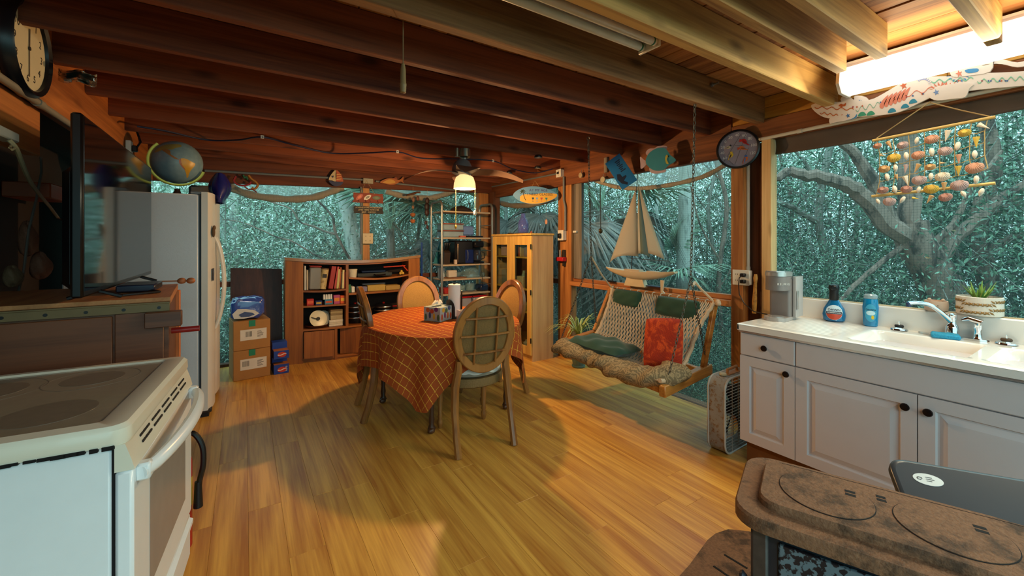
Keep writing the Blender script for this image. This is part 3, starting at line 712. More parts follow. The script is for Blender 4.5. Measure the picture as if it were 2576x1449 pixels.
# ================================================================ television and its stand cabinet
dk = thing('media_cabinet', 'dark brown cabinet with metal angle strip behind the range', 'cabinet', (-.70, 2.87, 0))
BRN = wood('dark_veneer', '#4a2a1b', '#6a4029', 'X', rough=.45); BRT = wood('cabinet_top', '#9c5f33', '#c08450', 'Y', rough=.5)
M().prism([(-1.12, 2.50), (-.298, 2.50), (-.352, 3.24), (-1.12, 3.24)], (0, 0, 0), (1, 0, 0), (0, 1, 0), (0, 0, 1.125)).build('body', BRN, dk, world=True)
M().prism([(-1.15, 2.505), (-.293, 2.505), (-.345, 3.26), (-1.15, 3.26)], (0, 0, 1.128), (1, 0, 0), (0, 1, 0), (0, 0, .032)).build('top', BRT, dk, world=True)
xm = P(285, 850, Y=2.485).x
M().box(-1.12, xm - .004, 2.484, 2.499, 0, 1.09, .003).build('back_panel', BRN, dk, world=True)
M().box(xm + .004, -.315, 2.486, 2.499, .02, 1.10, .003).build('back_panel', BRN, dk, world=True)
AL = mat('dull_metal', '#6b5a3c', .5, .25, var=.2)
st = M(); st.box(-1.12, -.292, 2.476, 2.484, 1.10, 1.135, .001); st.box(-1.12, -.292, 2.476, 2.505, 1.135, 1.142, .001); sp = st.build('angle_strip', AL, dk, world=True)
ho = M()
for k in range(7): ho.cyl((-1.05 + k*.12, 2.4775, 1.117), (-1.05 + k*.12, 2.4745, 1.117), .007, n=10)
ho.build('screw', BLACKP, sp, world=True)
M().box(xm + .11, xm + .24, 2.44, 2.486, 1.03, 1.10, .003).build('bracket', BRN, dk, world=True)
M().box(-.352, -.33, 3.20, 3.245, 0, 1.125, .003).build('corner_post', wood('orange_post', '#a9562a', '#c9743c', 'Z'), dk, world=True)
M().cyl((-.30, 2.60, .985), (-.19, 2.60, .985), .014, n=12).build('red_peg', mat('red_peg', '#8e1f1c', .4), dk, world=True)
dr = M(); p0 = P(400, 708, Y=3.15)
a, b = P(405, 708, Y=3.1), P(485, 706, Y=3.1); dr.tube([a, b], .004, 6); dr.sphere(P(457, 706.5, Y=3.1), (.022, .022, .018), 12, 8); dr.sphere(P(480, 706, Y=3.1), (.022, .022, .018), 12, 8)
tag(dr.build('massage_stick', mat('ball_wood', '#a5613a', .5)), 'thin stick with two wooden balls lying off the media cabinet edge', 'stick')
tv = thing('television', 'large black flat television with glossy reflecting screen', 'television', (-.56, 3.06, 1.162))
sc = M(); Y0, Y1, ZB, ZTV = 2.36, 3.83, 1.19, 1.945
M().box(-.59, -.552, Y0, Y1, ZB, ZTV, .008).build('case', mat('tv_black', '#0c0d0f', .3), tv, world=True)
M().box(-.65, -.59, Y0 + .12, Y1 - .12, ZB + .02, ZTV - .2, .03).build('rear_shell', BLACKP, tv, world=True)
M().box(-.5525, -.5505, Y0 + .014, Y1 - .014, ZB + .026, ZTV - .014).build('screen', mat('tv_screen', '#0a0b0d', .07, var=0, spec=.5, ior=1.42), tv, world=True, smooth=False)
for y in (Y0 + .25, Y1 - .32):
    M().tube([(-.48, y, 1.166), (-.57, y, 1.20), (-.66, y, 1.166)], .009, 6).build('foot', BLACKP, tv, world=True)
bx = thing('cable_box', 'dark blue flat cable box under the television screen', 'box', (-.40, 3.02, 1.161))
M().box(-.54, -.39, 2.80, 3.04, 1.165, 1.2, .005).build('case', mat('navy_plastic', '#141c33', .35), bx, world=True)
M().box(-.3895, -.388, 2.82, 3.0, 1.178, 1.19).build('front_strip', BLACKP, bx, world=True)
cb = M(); cb.tube([(-.5, 2.62, 1.168), (-.42, 2.66, 1.17), (-.36, 2.72, 1.168), (-.40, 2.80, 1.168), (-.5, 2.84, 1.168)], .006, 6)
tag(cb.build('cord', BLACKP), 'black cord looped on the media cabinet top in front of the cable box', 'cord')

# ================================================================ dining table, cloth
TX, TY, TA, TB, TH = 1.43, 3.33, .62, .75, .75
TW_ = wood('table_wood', '#3d2415', '#5e3a22', 'Z', rough=.4); CH = wood('chair_wood', '#6b3d1a', '#9c6832', 'Z', rough=.35, coat=.3, bump=.08)
tb = thing('dining_table', 'oval wooden dining table with turned legs under a red cloth', 'table', (TX, TY, 0))
m = M(); m.lathe([(.0, .72), (.985, .72), (1, .73), (1, .742), (.99, TH), (0, TH)], (0, 0, 0), 48, sx=TA, sy=TB); m.build('tabletop', TW_, tb)
m = M(); m.lathe([(.82, .63), (.82, .72), (.79, .72), (.79, .63), (.82, .63)], (0, 0, 0), 40, sx=TA, sy=TB, cap=False); m.build('apron', TW_, tb)
for lx, ly in ((-.26, -.42), (.44, -.34), (.30, .46), (-.40, .36)):
    lg = M(); lg.lathe([(.012, .0), (.02, .012), (.03, .03), (.018, .06), (.022, .10), (.017, .14), (.032, .48), (.038, .52), (.028, .55), (.04, .57), (.04, .70), (0, .70)], (lx, ly, 0), 12)
    lg.sphere((lx - .01, ly - .02, .022), (.03, .022, .022), 8, 6); lg.build('leg', TW_, tb)
cm, nt, bs = _base('table_cloth'); N, L = nt.nodes, nt.links
uv = N.new('ShaderNodeUVMap'); sp_ = N.new('ShaderNodeSeparateXYZ'); L.new(uv.outputs[0], sp_.inputs[0])
def stripes(sock, per, wid):
    a = N.new('ShaderNodeMath'); a.operation = 'DIVIDE'; a.inputs[1].default_value = per; L.new(sock, a.inputs[0])
    f = N.new('ShaderNodeMath'); f.operation = 'FRACT'; L.new(a.outputs[0], f.inputs[0])
    g = N.new('ShaderNodeMath'); g.operation = 'LESS_THAN'; g.inputs[1].default_value = wid / per; L.new(f.outputs[0], g.inputs[0]); return g.outputs[0]
s1, s2 = stripes(sp_.outputs['X'], .066, .0045), stripes(sp_.outputs['Y'], .066, .0026)
dash = N.new('ShaderNodeTexNoise'); dash.inputs['Scale'].default_value = 55; L.new(uv.outputs[0], dash.inputs['Vector'])
mxm = N.new('ShaderNodeMath'); mxm.operation = 'MAXIMUM'; L.new(s1, mxm.inputs[0]); L.new(s2, mxm.inputs[1])
dm = N.new('ShaderNodeMath'); dm.operation = 'GREATER_THAN'; dm.inputs[1].default_value = .40; L.new(dash.outputs['Fac'], dm.inputs[0])
ml_ = N.new('ShaderNodeMath'); ml_.operation = 'MULTIPLY'; L.new(mxm.outputs[0], ml_.inputs[0]); L.new(dm.outputs[0], ml_.inputs[1])
mx = N.new('ShaderNodeMix'); mx.data_type = 'RGBA'; L.new(ml_.outputs[0], mx.inputs['Factor']); mx.inputs['A'].default_value = (*lin('#a04a20'), 1); mx.inputs['B'].default_value = (*lin('#ecc04a'), 1)
L.new(mx.outputs['Result'], bs.inputs['Base Color']); bs.inputs['Roughness'].default_value = .8; bs.inputs['Specular IOR Level'].default_value = .15
mt_ = N.new('ShaderNodeMath'); mt_.operation = 'MULTIPLY'; mt_.inputs[1].default_value = .35; L.new(ml_.outputs[0], mt_.inputs[0]); L.new(mt_.outputs[0], bs.inputs['Metallic'])
CA0 = R_(-124); S2 = .915                                  # direction of the front corner, half side of the square cloth
def cloth(u, v):
    th = 2 * PI * u; rt = 1 / math.sqrt((math.cos(th) / (TA + .006)) ** 2 + (math.sin(th) / (TB + .006)) ** 2)
    q = ((th - CA0 + PI / 4) % (PI / 2)) - PI / 4
    edge = S2 * math.sqrt(2) * math.cos(PI / 4) / math.cos(PI / 4 - abs(q)); edge = min(edge, 1.22)
    edge = max(edge, rt + .17)
    rho = v * edge if False else (rt * (v / .5) if v < .5 else rt + (edge - rt) * (v - .5) / .5)
    if rho <= rt: return (rho * math.cos(th), rho * math.sin(th), TH + .0035), rho, th
    s = rho - rt; k = min(1, s / .12)
    fold = k * min(1, s / .5 + .35) * (.030 * math.sin(th * 12 + 1.1) + .018 * math.sin(th * 7 + .4) + .012 * math.sin(th * 23))
    out = rt + .010 + .05 * s + fold * .8
    z = TH + .0035 - s * .975 - (.0 if s < .02 else .004)
    if s < .03: out = rt + .012 * (s / .03)
    return (out * math.cos(th), out * math.sin(th), z), rho, th
NU, NV = 200, 40; cv = []; cuv = []
for j in range(1, NV + 1):
    for i in range(NU):
        p, rho, th = cloth(i / NU, j / NV); cv.append(p); cuv.append((rho * math.cos(th - CA0 + PI/4), rho * math.sin(th - CA0 + PI/4)))
cv.append((0, 0, TH + .0035)); cuv.append((0, 0)); c0 = len(cv) - 1
cf = [(c0, i, (i + 1) % NU) for i in range(NU)] + [(j*NU+i, (j+1)*NU+i, (j+1)*NU+(i+1) % NU, j*NU+(i+1) % NU) for j in range(NV - 1) for i in range(NU)]
mm = M(); mm.add(cv, cf); clo = mm.build('tablecloth', cm, origin=(0, 0, 0), ang=70); clo.location = (TX, TY, 0)
ul = clo.data.uv_layers.new(name='UVMap'); vi = np.zeros(len(clo.data.loops), dtype=np.int32); clo.data.loops.foreach_get('vertex_index', vi)
ul.data.foreach_set('uv', np.array(cuv, dtype=np.float32)[vi].ravel())
tag(clo, 'rust red tablecloth with gold grid lines draped over the oval table', 'tablecloth')

# ================================================================ dining chairs (oval cane backs)
CANE = mat('cane', '#a8813f', .6, var=.25, scale=120, bump=.6, bscale=240); CANED = mat('dark_cane', '#74592f', .65, var=.3, scale=110, bump=.5, bscale=260, stretch=(1, 1, .35))
pm, nt, bs = _base('leaf_fabric'); N, L = nt.nodes, nt.links
tc_ = N.new('ShaderNodeTexCoord'); wv = N.new('ShaderNodeTexWave'); wv.wave_type = 'RINGS'; wv.inputs['Scale'].default_value = 5; wv.inputs['Distortion'].default_value = 7; wv.inputs['Detail'].default_value = 1.5
L.new(tc_.outputs['Object'], wv.inputs['Vector']); r_ = N.new('ShaderNodeValToRGB'); r_.color_ramp.elements[0].position = .62; r_.color_ramp.elements[1].position = .72
r_.color_ramp.elements[0].color = (*lin('#7d7666'), 1); r_.color_ramp.elements[1].color = (*lin('#c9c6bb'), 1); L.new(wv.outputs['Fac'], r_.inputs[0]); L.new(r_.outputs[0], bs.inputs['Base Color']); bs.inputs['Roughness'].default_value = .85
def make_chair(label):
    t = thing('dining_chair', label, 'chair', (0, 0, 0), 0, 'oval backed chairs round the dining table')
    # local: +y faces the table; back at y = -.22
    s = M(); s.lathe([(.0, .40), (.93, .40), (1, .41), (1, .455), (.97, .465), (0, .465)], (0, .03, 0), 28, sx=.245, sy=.235); s.build('seat_frame', CANED, t)
    c = M(); c.lathe([(.0, .466), (.9, .466), (1, .48), (1, .505), (.93, .53), (.6, .545), (0, .55)], (0, .03, 0), 28, sx=.235, sy=.222); c.build('cushion', pm, t)
    for sg in (-1, 1):
        M().tube([(sg*.205, -.30, 0), (sg*.207, -.262, .12), (sg*.205, -.225, .28), (sg*.195, -.205, .44), (sg*.175, -.215, .56), (sg*.178, -.225, .62)], [.025, .024, .027, .030, .028, .020], 8, flat=1.1, up=(0, 1, 0)).build('leg', CH, t)
        f = M(); f.lathe([(.013, 0), (.019, .02), (.024, .05), (.015, .075), (.02, .09), (.016, .11), (.027, .34), (.03, .37), (.022, .385), (.03, .40), (0, .40)], (sg*.18, .19, 0), 10); f.build('leg', CH, t)
    # oval frame leaning back
    cz, ax, az, lean = .785, .190, .232, .16
    def ov(a, k=1.0, dy=0.0):
        x = ax * k * math.cos(a); z = az * k * math.sin(a); return Vector((x, -.235 - (z + .2) * lean + dy + .02 * (x / ax) ** 2, cz + z))
    n = 48; fm = M(); pts = [ov(2*PI*i/n) for i in range(n)]
    prof = [(.034, .016), (.028, .022), (-.016, .022), (-.022, .014), (-.022, -.014), (-.016, -.022), (.028, -.022), (.034, -.016)]
    vs = []
    for i in range(n):
        a = 2*PI*i/n; o = Vector((math.cos(a) * az, 0, math.sin(a) * ax)).normalized()
        for q in prof: vs.append(pts[i] + o * q[0] + Vector((0, q[1], 0)))
    kq = len(prof); fs = [(i*kq+j, i*kq+(j+1) % kq, ((i+1) % n)*kq+(j+1) % kq, ((i+1) % n)*kq+j) for i in range(n) for j in range(kq)]
    fm.add(vs, fs); fm.build('back_frame', CH, t)
    pn = M()
    for sd, mt in ((1, 0), (-1, 1)):
        pn.cur = mt; rings = [(0.0, .010 * (1.6 if sd > 0 else .4)), (.45, .008 * (1.6 if sd > 0 else .4)), (.84, .004), (.96, -.002)]
        vs = [ov(0, 0, sd * rings[0][1])]; 
        for kf, dy in rings[1:]:
            for i in range(32): vs.append(ov(2*PI*i/32, kf, sd * (dy + .004)))
        fs = [(0, 1 + i, 1 + (i + 1) % 32) for i in range(32)]
        for rI in range(2): fs += [(1+rI*32+i, 1+(rI+1)*32+i, 1+(rI+1)*32+(i+1) % 32, 1+rI*32+(i+1) % 32) for i in range(32)]
        pn.add(vs, [f if sd < 0 else f[::-1] for f in fs])
    pn.build('back_panel', [CANE, CANED], t)
    # lattice bars on the rear side
    for k in (-.42, .42):
        q = [ov(0, 0, 0)] * 0; lim = math.sqrt(1 - k*k) * .94
        M().tube([Vector((ax*k, -.235 - (z*az + .2)*lean - .019 + .02*k*k, cz + z*az)) for z in (-lim, -lim/2, 0, lim/2, lim)], .0085, 6).build('lattice_bar', CH, t)
    for k in (-.52, 0, .52):
        lim = math.sqrt(1 - k*k) * .94
        M().tube([Vector((ax*x, -.235 - (k*az + .2)*lean - .023 + .02*x*x, cz + k*az)) for x in (-lim, -lim/2, 0, lim/2, lim)], .0085, 6).build('lattice_bar', CH, t)
    return t
c1 = make_chair('oval backed dining chair in front of the table with its lattice back turned to us'); c1.location = (1.41, 2.735, 0); c1.rotation_euler = (0, 0, R_(-6))
copy_tree(c1, None, (1.10, 3.52, 0), R_(-96), 'oval backed dining chair on the left side of the table seen edge-on')
copy_tree(c1, None, (1.52, 3.99, 0), R_(172), 'oval backed dining chair behind the table showing its woven cane front')
copy_tree(c1, None, (1.91, 3.36, 0), R_(96), 'oval backed dining chair on the right of the table beside the yellow cabinet')
# ================================================================ bow-front bookcase and what it holds
BK = wood('bookcase_wood', '#6d3b18', '#a4642c', 'Z', rough=.45); BKX = wood('bookcase_wood_x', '#6d3b18', '#a4642c', 'X', rough=.4); BKT = wood('bookcase_top', '#7b5335', '#a9825c', 'X', rough=.18, coat=.5)
BX0, BX1, BY0, BY1 = .392, 2.00, 5.405, 5.66
def bow(x): t = (x - BX0) / (BX1 - BX0); return BY0 - .10 * math.sin(PI * min(1, max(0, t)))
bc = thing('bookcase', 'bow-fronted brown wooden bookcase with open shelves by the back screens', 'bookcase', (1.2, 5.53, 0))
def bshelf(x0, x1, z, th, sag=0.0, name='shelf', mt=BKX, inset=0.0, y1=BY1 - .02):
    m = M(); n = 14; vs = []
    for i in range(n + 1):
        x = x0 + (x1 - x0) * i / n; zz = z - sag * math.sin(PI * i / n); yf = bow(x) + inset
        vs += [(x, yf, zz), (x, yf, zz + th), (x, y1, zz + th), (x, y1, zz)]
    fs = [(i*4+a, (i+1)*4+a, (i+1)*4+(a+1) % 4, i*4+(a+1) % 4) for i in range(n) for a in range(4)] + [(0, 1, 2, 3), (n*4+3, n*4+2, n*4+1, n*4)]
    m.add(vs, fs); return m.build(name, mt, bc, world=True, smooth=False)
def bpost(x0, x1, z0, z1, name, inset=0.0, depth=None):
    m = M(); y = lambda x: bow(x) + inset
    m.prism([(x0, y(x0)), (x1, y(x1)), (x1, BY1 if depth is None else y(x1) + depth), (x0, BY1 if depth is None else y(x0) + depth)], (0, 0, z0), (1, 0, 0), (0, 1, 0), (0, 0, z1 - z0))
    return m.build(name, BK, bc, world=True, smooth=False)
bpost(BX0, .575, .0, 1.21, 'side_column'); bpost(1.835, BX1, .0, 1.20, 'side_column'); bpost(1.035, 1.065, .37, 1.16, 'divider', .01)
bshelf(BX0 - .006, BX1 + .006, 1.205, .034, .048, 'top', BKT, -.012, BY1 + .005); bshelf(.575, 1.835, 1.165, .03, .03, 'top_rail', BKX, .004, BY0 + .1)
M().box(.56, 1.85, BY1 - .012, BY1, .02, 1.17).build('back_panel', mat('case_back', '#1d120c', .8), bc, world=True)
bshelf(.575, 1.035, .830, .02, .012); bshelf(.575, 1.035, .648, .018); bshelf(.575, 1.835, .372, .022, .0)
bshelf(1.065, 1.835, .968, .02, .03); bshelf(1.065, 1.835, .768, .022, .0)
bshelf(.575, 1.835, .02, .03, 0, 'bottom_rail', BKX, .02); bshelf(.575, 1.835, .0, .02, 0, 'plinth', BKX, .03)
def bdoor(x0, x1, name, ang=0.0):
    xm = (x0 + x1) / 2; y = bow(xm) - .018; ex = Vector((1, (bow(x1) - bow(x0)) / (x1 - x0), 0)).normalized()
    if ang: ex = Matrix.Rotation(ang, 3, 'Z') @ ex
    o = Vector((x0, bow(x0) - .022, .055)) if ang >= 0 else Vector((x1, bow(x1) - .022, .055)) - ex * (x1 - x0)
    nrm = ex.cross(Vector((0, 0, 1)))
    M().prism([(0, 0), (x1 - x0, 0), (x1 - x0, .31), (0, .31)], o, ex, (0, 0, 1), -nrm * .018 if nrm.y < 0 else nrm * .018).build(name, BK, bc, world=True, smooth=False)
bdoor(.58, .905, 'door'); bdoor(.965, 1.235, 'door', -.28); bdoor(1.245, 1.54, 'door'); bdoor(1.55, 1.83, 'door')
bpost(.91, .94, .0, .37, 'stile', .01, .03)
def solo(m, name, mats, label, cat, group=None, **k): return tag(m.build(name, mats, **k), label, cat, group)
# books and boxes in the left bay
PAPER = mat('paper', '#d9d2bd', .8, var=.05)
def book(x, w_, h_, dp, col, lean, label, zb=.851, title=None, tcol='#e9d9a0', yf=None, group=None):
    y0 = (bow(x) + .035) if yf is None else yf
    t = thing('book', label, 'book', (x + w_/2, y0 + dp/2, zb), 0, group)
    c = math.cos(lean); s = math.sin(lean); T = Matrix.Translation((x, y0, zb + max(0, w_ * s) * 0)) @ Matrix.Rotation(lean, 4, 'Y')
    if lean < 0: T = Matrix.Translation((x, y0, zb - w_ * s * 0 + 0)) @ Matrix.Rotation(lean, 4, 'Y')
    dz = max(0, -min(0, -w_ * s)); T = Matrix.Translation((0, 0, dz)) @ T
    cm_ = mat('cover_' + col, col, .5, var=.1)
    m = M(T); m.box(0, .003, 0, dp, 0, h_); m.box(w_ - .003, w_, 0, dp, 0, h_); m.box(0, w_, -.003, .002, 0, h_, .001); m.build('cover', cm_, t, world=True, smooth=False)
    M(T).box(.003, w_ - .003, .002, dp - .004, .003, h_ - .004).build('pages', PAPER, t, world=True, smooth=False)
    if title:
        tm = T @ frame((w_/2, -.0035, h_/2), (0, 0, 1), (-1, 0, 0)); textmesh(title, w_ * .62, mat('spine_' + tcol, tcol, .5), 'spine_lettering', t, tm, .0004)
    return t
book(.590, .016, .285, .2, '#d8d3c4', 0.0, 'tall thin cream book at the left end of the top shelf')
book(.612, .018, .235, .2, '#b9a88a', 0.0, 'short tan book left of the plastic jug')
jg = thing('storage_jug', 'clear plastic container with a red lid among the books', 'container', (.70, 5.45, .851))
CLR = mat('clear_plastic', '#a9a79d', .25, var=.05, alpha=.55, spec=.6)
M(Matrix.Translation((.70, 5.43, .852)) @ Matrix.Rotation(.04, 4, 'Y')).box(-.062, .062, -.05, .09, 0, .262, .012).build('body', CLR, jg, world=True)
M(Matrix.Translation((.70, 5.43, .852)) @ Matrix.Rotation(.04, 4, 'Y')).box(-.066, .066, -.054, .094, .262, .284, .008).build('lid', mat('red_lid', '#8d2a1e', .4), jg, world=True)
bt = thing('storage_tube', 'cream patterned canister leaning between the jug and red books', 'canister', (.80, 5.43, .851))
M(Matrix.Translation((.785, 5.42, .853)) @ Matrix.Rotation(.14, 4, 'Y')).lathe([(.042, 0), (.042, .235), (.0, .235)], (0, 0, 0), 18).build('body', mat('canister_print', '#c7ae78', .5, var=.2, stain='#7d5f34', stain_amt=.42, stain_scale=22), bt, world=True)
M(Matrix.Translation((.785, 5.42, .853)) @ Matrix.Rotation(.14, 4, 'Y')).lathe([(.0, .236), (.044, .236), (.044, .25), (0, .25)], (0, 0, 0), 18).build('lid', mat('brown_lid', '#6b4a2c', .5), bt, world=True)
M(Matrix.Translation((.785, 5.42, .853)) @ Matrix.Rotation(.14, 4, 'Y')).box(-.022, .022, -.0445, -.0405, .135, .18, .001).build('badge', mat('badge_black', '#26201a', .5), bt, world=True)
book(.845, .050, .272, .2, '#9c2a20', .15, 'thick red hardback book leaning on the top shelf')
book(.905, .022, .268, .2, '#b2433a', .15, 'thin faded red book beside the thick red hardback')
book(.932, .026, .235, .19, '#c2b06a', .10, 'yellow-spined cookbook beside the faded red book')
book(.962, .014, .258, .2, '#a8571f', .06, 'narrow orange book in the middle of the row')
book(.980, .012, .20, .19, '#5b4a33', .05, 'thin brown booklet beside the narrow orange book')
book(.996, .022, .225, .19, '#d9c98a', .03, 'pale yellow book with dark lettering near the divider')
book(1.021, .012, .20, .19, '#a6351f', .0, 'thin orange-red book against the bookcase divider')
def carton(x0, x1, y0, dp, z0, h_, col, label, print_col=None, name='carton', rz=0.0, txt=None, tcol='#f2efe6', cat='box'):
    t = thing(name, label, cat, ((x0+x1)/2, y0 + dp/2, z0), rz)
    w2 = (x1-x0)/2
    M().box(-w2, w2, -dp/2, dp/2, 0, h_, .002).build('body', mat('carton_' + col, col, .5, var=.1), t, smooth=False)
    if print_col: M().box(-w2*.8, w2*.8, -dp/2 - .0012, -dp/2, h_*.3, h_*.7).build('label_panel', mat('print_' + print_col, print_col, .5, var=.3, scale=60), t, smooth=False)
    if txt: textmesh(txt, h_*.28, mat('ink_' + tcol, tcol, .5), 'lettering', t, XF[t.name] @ frame((0, -dp/2 - .0018, h_*.5), (1, 0, 0), (0, 0, 1)), .0004)
    return t
carton(.615, .69, 5.39, .06, .667, .075, '#b5261c', 'small red box on the middle shelf', '#d9623a')
carton(.705, .775, 5.36, .07, .667, .052, '#1c2c66', 'small dark blue box beside the red one', '#c9a53a')
cp = carton(.805, .895, 5.36, .07, .667, .060, '#3f86a5', 'blue and orange box under the white cups', '#c9572c')
cu = thing('cup_stack', 'row of upturned white plastic cups on the blue and orange box', 'cups', (.85, 5.39, .728))
for i in range(4):
    M().lathe([(.0135, 0), (.0105, .06), (0, .06)], (.80 + .0265*i - .0 , 5.385 , .728), 10).build('cup', mat('white_cup', '#e6e3da', .5), cu, world=True)
carton(.905, .975, 5.36, .07, .667, .105, '#b04a7a', 'tall pink and orange snack box', '#e08a2c')
carton(.98, 1.035, 5.36, .07, .667, .095, '#d9571f', 'orange and yellow box by the divider', '#e8b53a')
pl = thing('plate_rack', 'cream round plate standing in front of a stack of dishes', 'plate', (.735, 5.45, .394))
M(Matrix.Translation((.735, 5.40, .50)) @ Matrix.Rotation(R_(72), 4, 'X') @ Matrix.Rotation(.2, 4, 'Y')).lathe([(.0, .004), (.07, .0), (.098, .012), (.10, .016), (.068, .008), (0, .010)], (0, 0, 0), 28).build('plate', mat('cream_china', '#d9cfae', .3), pl, world=True)
lk = M(); lk.tube([(.66, 5.375, .53), (.70, 5.372, .512), (.735, 5.37, .508)], .005, 6); lk.lathe([(.02, 0), (.022, .004), (0, .005)], (.735, 5.372, .505), 12, 'Y'); lk.build('motif', mat('motif', '#4b4438', .5), pl, world=True)
for i in range(4): M(Matrix.Translation((.775 + .012*i, 5.43 + .03*i, .485)) @ Matrix.Rotation(R_(80), 4, 'X')).lathe([(0, .004), (.06, 0), (.09, .012), (.06, .01), (0, .012)], (0, 0, 0), 20).build('dish', mat('old_china', '#a39b82', .35, var=.2), pl, world=True)
solo(M().lathe([(.06, 0), (.12, .01), (.135, .03), (.13, .034), (.06, .014), (0, .014)], (.735, 5.46, .394), 22), 'wooden_bowl', mat('bowl_wood', '#4a2516', .4), 'dark shallow wooden bowl under the cream plate', 'bowl')
for i, (hh, col) in enumerate(((.025, '#e3dccb'), (.022, '#d8d0ba'), (.03, '#e6dfcc'), (.055, '#b7a783'), (.02, '#8f7c5b'), (.03, '#a9976f'), (.02, '#7c6647'))):
    zz = .394 + sum((.025, .022, .03, .055, .02, .03, .02)[:i]); off = random.uniform(-.008, .008)
    solo(M().box(.865 + off - .004*(i < 3), 1.005 + off + .015*(i < 3), 5.38, 5.56, zz + .0005, zz + hh, .003), 'napkin_pack', mat('napkin_' + col, col, .8, var=.12, scale=60), ['lowest white packet', 'second white packet', 'third white packet', 'thick tan packet', 'thin brown packet', 'wide tan packet', 'topmost brown packet'][i] + ' in the pile beside the cream plate', 'packet', 'packets stacked in the bookcase')
# right bay
tn = thing('tub', 'small cream plastic tub on the upper right shelf', 'tub', (1.12, 5.36, .96))
M().lathe([(.045, 0), (.055, .09), (.058, .093), (.058, .105), (0, .105)], (1.125, 5.385, .975), 18).build('body', mat('cream_tub', '#d3cbb0', .4, var=.2, scale=30), tn, world=True)
solo(M().box(1.19, 1.62, 5.40, 5.58, .972, .985, .004).box(1.19, 1.62, 5.40, 5.405, .985, 1.02).box(1.19, 1.62, 5.575, 5.58, .985, 1.02), 'baking_tray', mat('dark_tray', '#4a4338', .3, .8), 'dark metal baking tray on the upper right shelf', 'tray')
solo(M().box(1.24, 1.55, 5.42, 5.56, 1.021, 1.055, .01), 'roasting_pan', mat('navy_pan', '#15213a', .3, .3), 'dark blue pan lying on the baking tray', 'pan')
solo(M().lathe([(.06, 0), (.075, .018), (.07, .018), (.055, .003), (0, .003)], (1.46, 5.37, .988), 18), 'frying_pan', mat('black_pan', '#17161a', .35, .4), 'small black round pan at the front of the upper right shelf', 'pan')
solo(M().beam((1.52, 5.44, 1.088), (1.80, 5.40, 1.100), .03, .016, b=.006).beam((1.76, 5.40, 1.11), (1.825, 5.37, 1.03), .025, .015, b=.005), 'red_spatula', mat('red_silicone', '#c23a1c', .4), 'red and orange utensil lying across the upper right shelf', 'utensil')
solo(M().sphere((1.72, 5.36, 1.003), .018).sphere((1.755, 5.365, 1.005), .018).sphere((1.738, 5.37, 1.030), .016), 'candle_cluster', mat('yellow_wax', '#d9b24a', .4), 'small cluster of round yellow candles on the upper right shelf', 'candles')
for x0, x1, h_, col, lb in ((1.07, 1.105, .10, '#2f6b45', 'green book standing against the divider'), (1.112, 1.15, .07, '#e2dfd2', 'white booklet beside the green book'), (1.19, 1.30, .062, '#7d7896', 'grey violet paperback lying with spine out'),
                           (1.305, 1.53, .075, '#b89a4a', 'long yellow box on the second right shelf'), (1.535, 1.72, .060, '#a98944', 'tan folded box at the right of the long yellow box')):
    solo(M().box(x0, x1, 5.375, 5.52, .7915, .7915 + h_, .003), 'book' if 'book' in lb or 'paper' in lb else 'carton', mat('bk_' + col, col, .6, var=.15, scale=50), lb, 'book' if 'book' in lb or 'paper' in lb else 'box')
solo(M().box(1.26, 1.55, 5.45, 5.58, .868, .885, .003), 'folder', mat('grey_folder', '#75797a', .5), 'grey folder on top of the long yellow box', 'folder')
PAN = mat('pan_black', '#1b1a1f', .35, .5); PRED = mat('pan_handle_red', '#a3201c', .4)
def pot(x, y, z, r0, h_, label, lid=True, hd=0.0):
    t = thing('cooking_pot', label, 'pot', (x, y, z))
    M().lathe([(r0*.92, 0), (r0, .012), (r0, h_), (r0*.94, h_), (r0*.9, .012), (0, .012)], (0, 0, 0), 24).build('body', PAN, t)
    M().lathe([(r0*1.01, h_ - .012), (r0*1.03, h_ - .006), (r0*1.01, h_)], (0, 0, 0), 24, cap=False).build('rim', STEEL, t)
    if lid:
        M().lathe([(r0, h_ + .001), (r0*.7, h_ + .022), (0, h_ + .03)], (0, 0, 0), 24).build('lid', mat('pan_lid', '#2b2a30', .15, .5), t)
        M().lathe([(.012, h_ + .028), (.02, h_ + .045), (0, h_ + .05)], (0, 0, 0), 10).build('knob', PRED, t)
    a = hd; M().beam((r0*.95*math.cos(a), r0*.95*math.sin(a), h_ - .015), ((r0 + .10)*math.cos(a), (r0 + .10)*math.sin(a), h_ - .01), .028, .02, b=.008).build('handle', PRED, t)
    return t
pot(1.18, 5.50, .395, .10, .075, 'black pot with a red handle at the bottom of the left pile in the bookcase', False, -1.2)
pot(1.18, 5.50, .471, .095, .07, 'black pot with a red handle stacked second in the left pile', False, -1.35)
pot(1.18, 5.50, .542, .09, .06, 'black lidded pot on top of the left pile', True, -1.3)
pot(1.54, 5.50, .395, .125, .09, 'wide black pot at the bottom of the right pile in the bookcase', False, -1.9)
pot(1.54, 5.50, .487, .12, .05, 'black saute pan with a red handle in the middle of the right pile', False, -.9)
pot(1.54, 5.50, .539, .115, .04, 'shiny lidded black pan on top of the right pile', True, -.35)

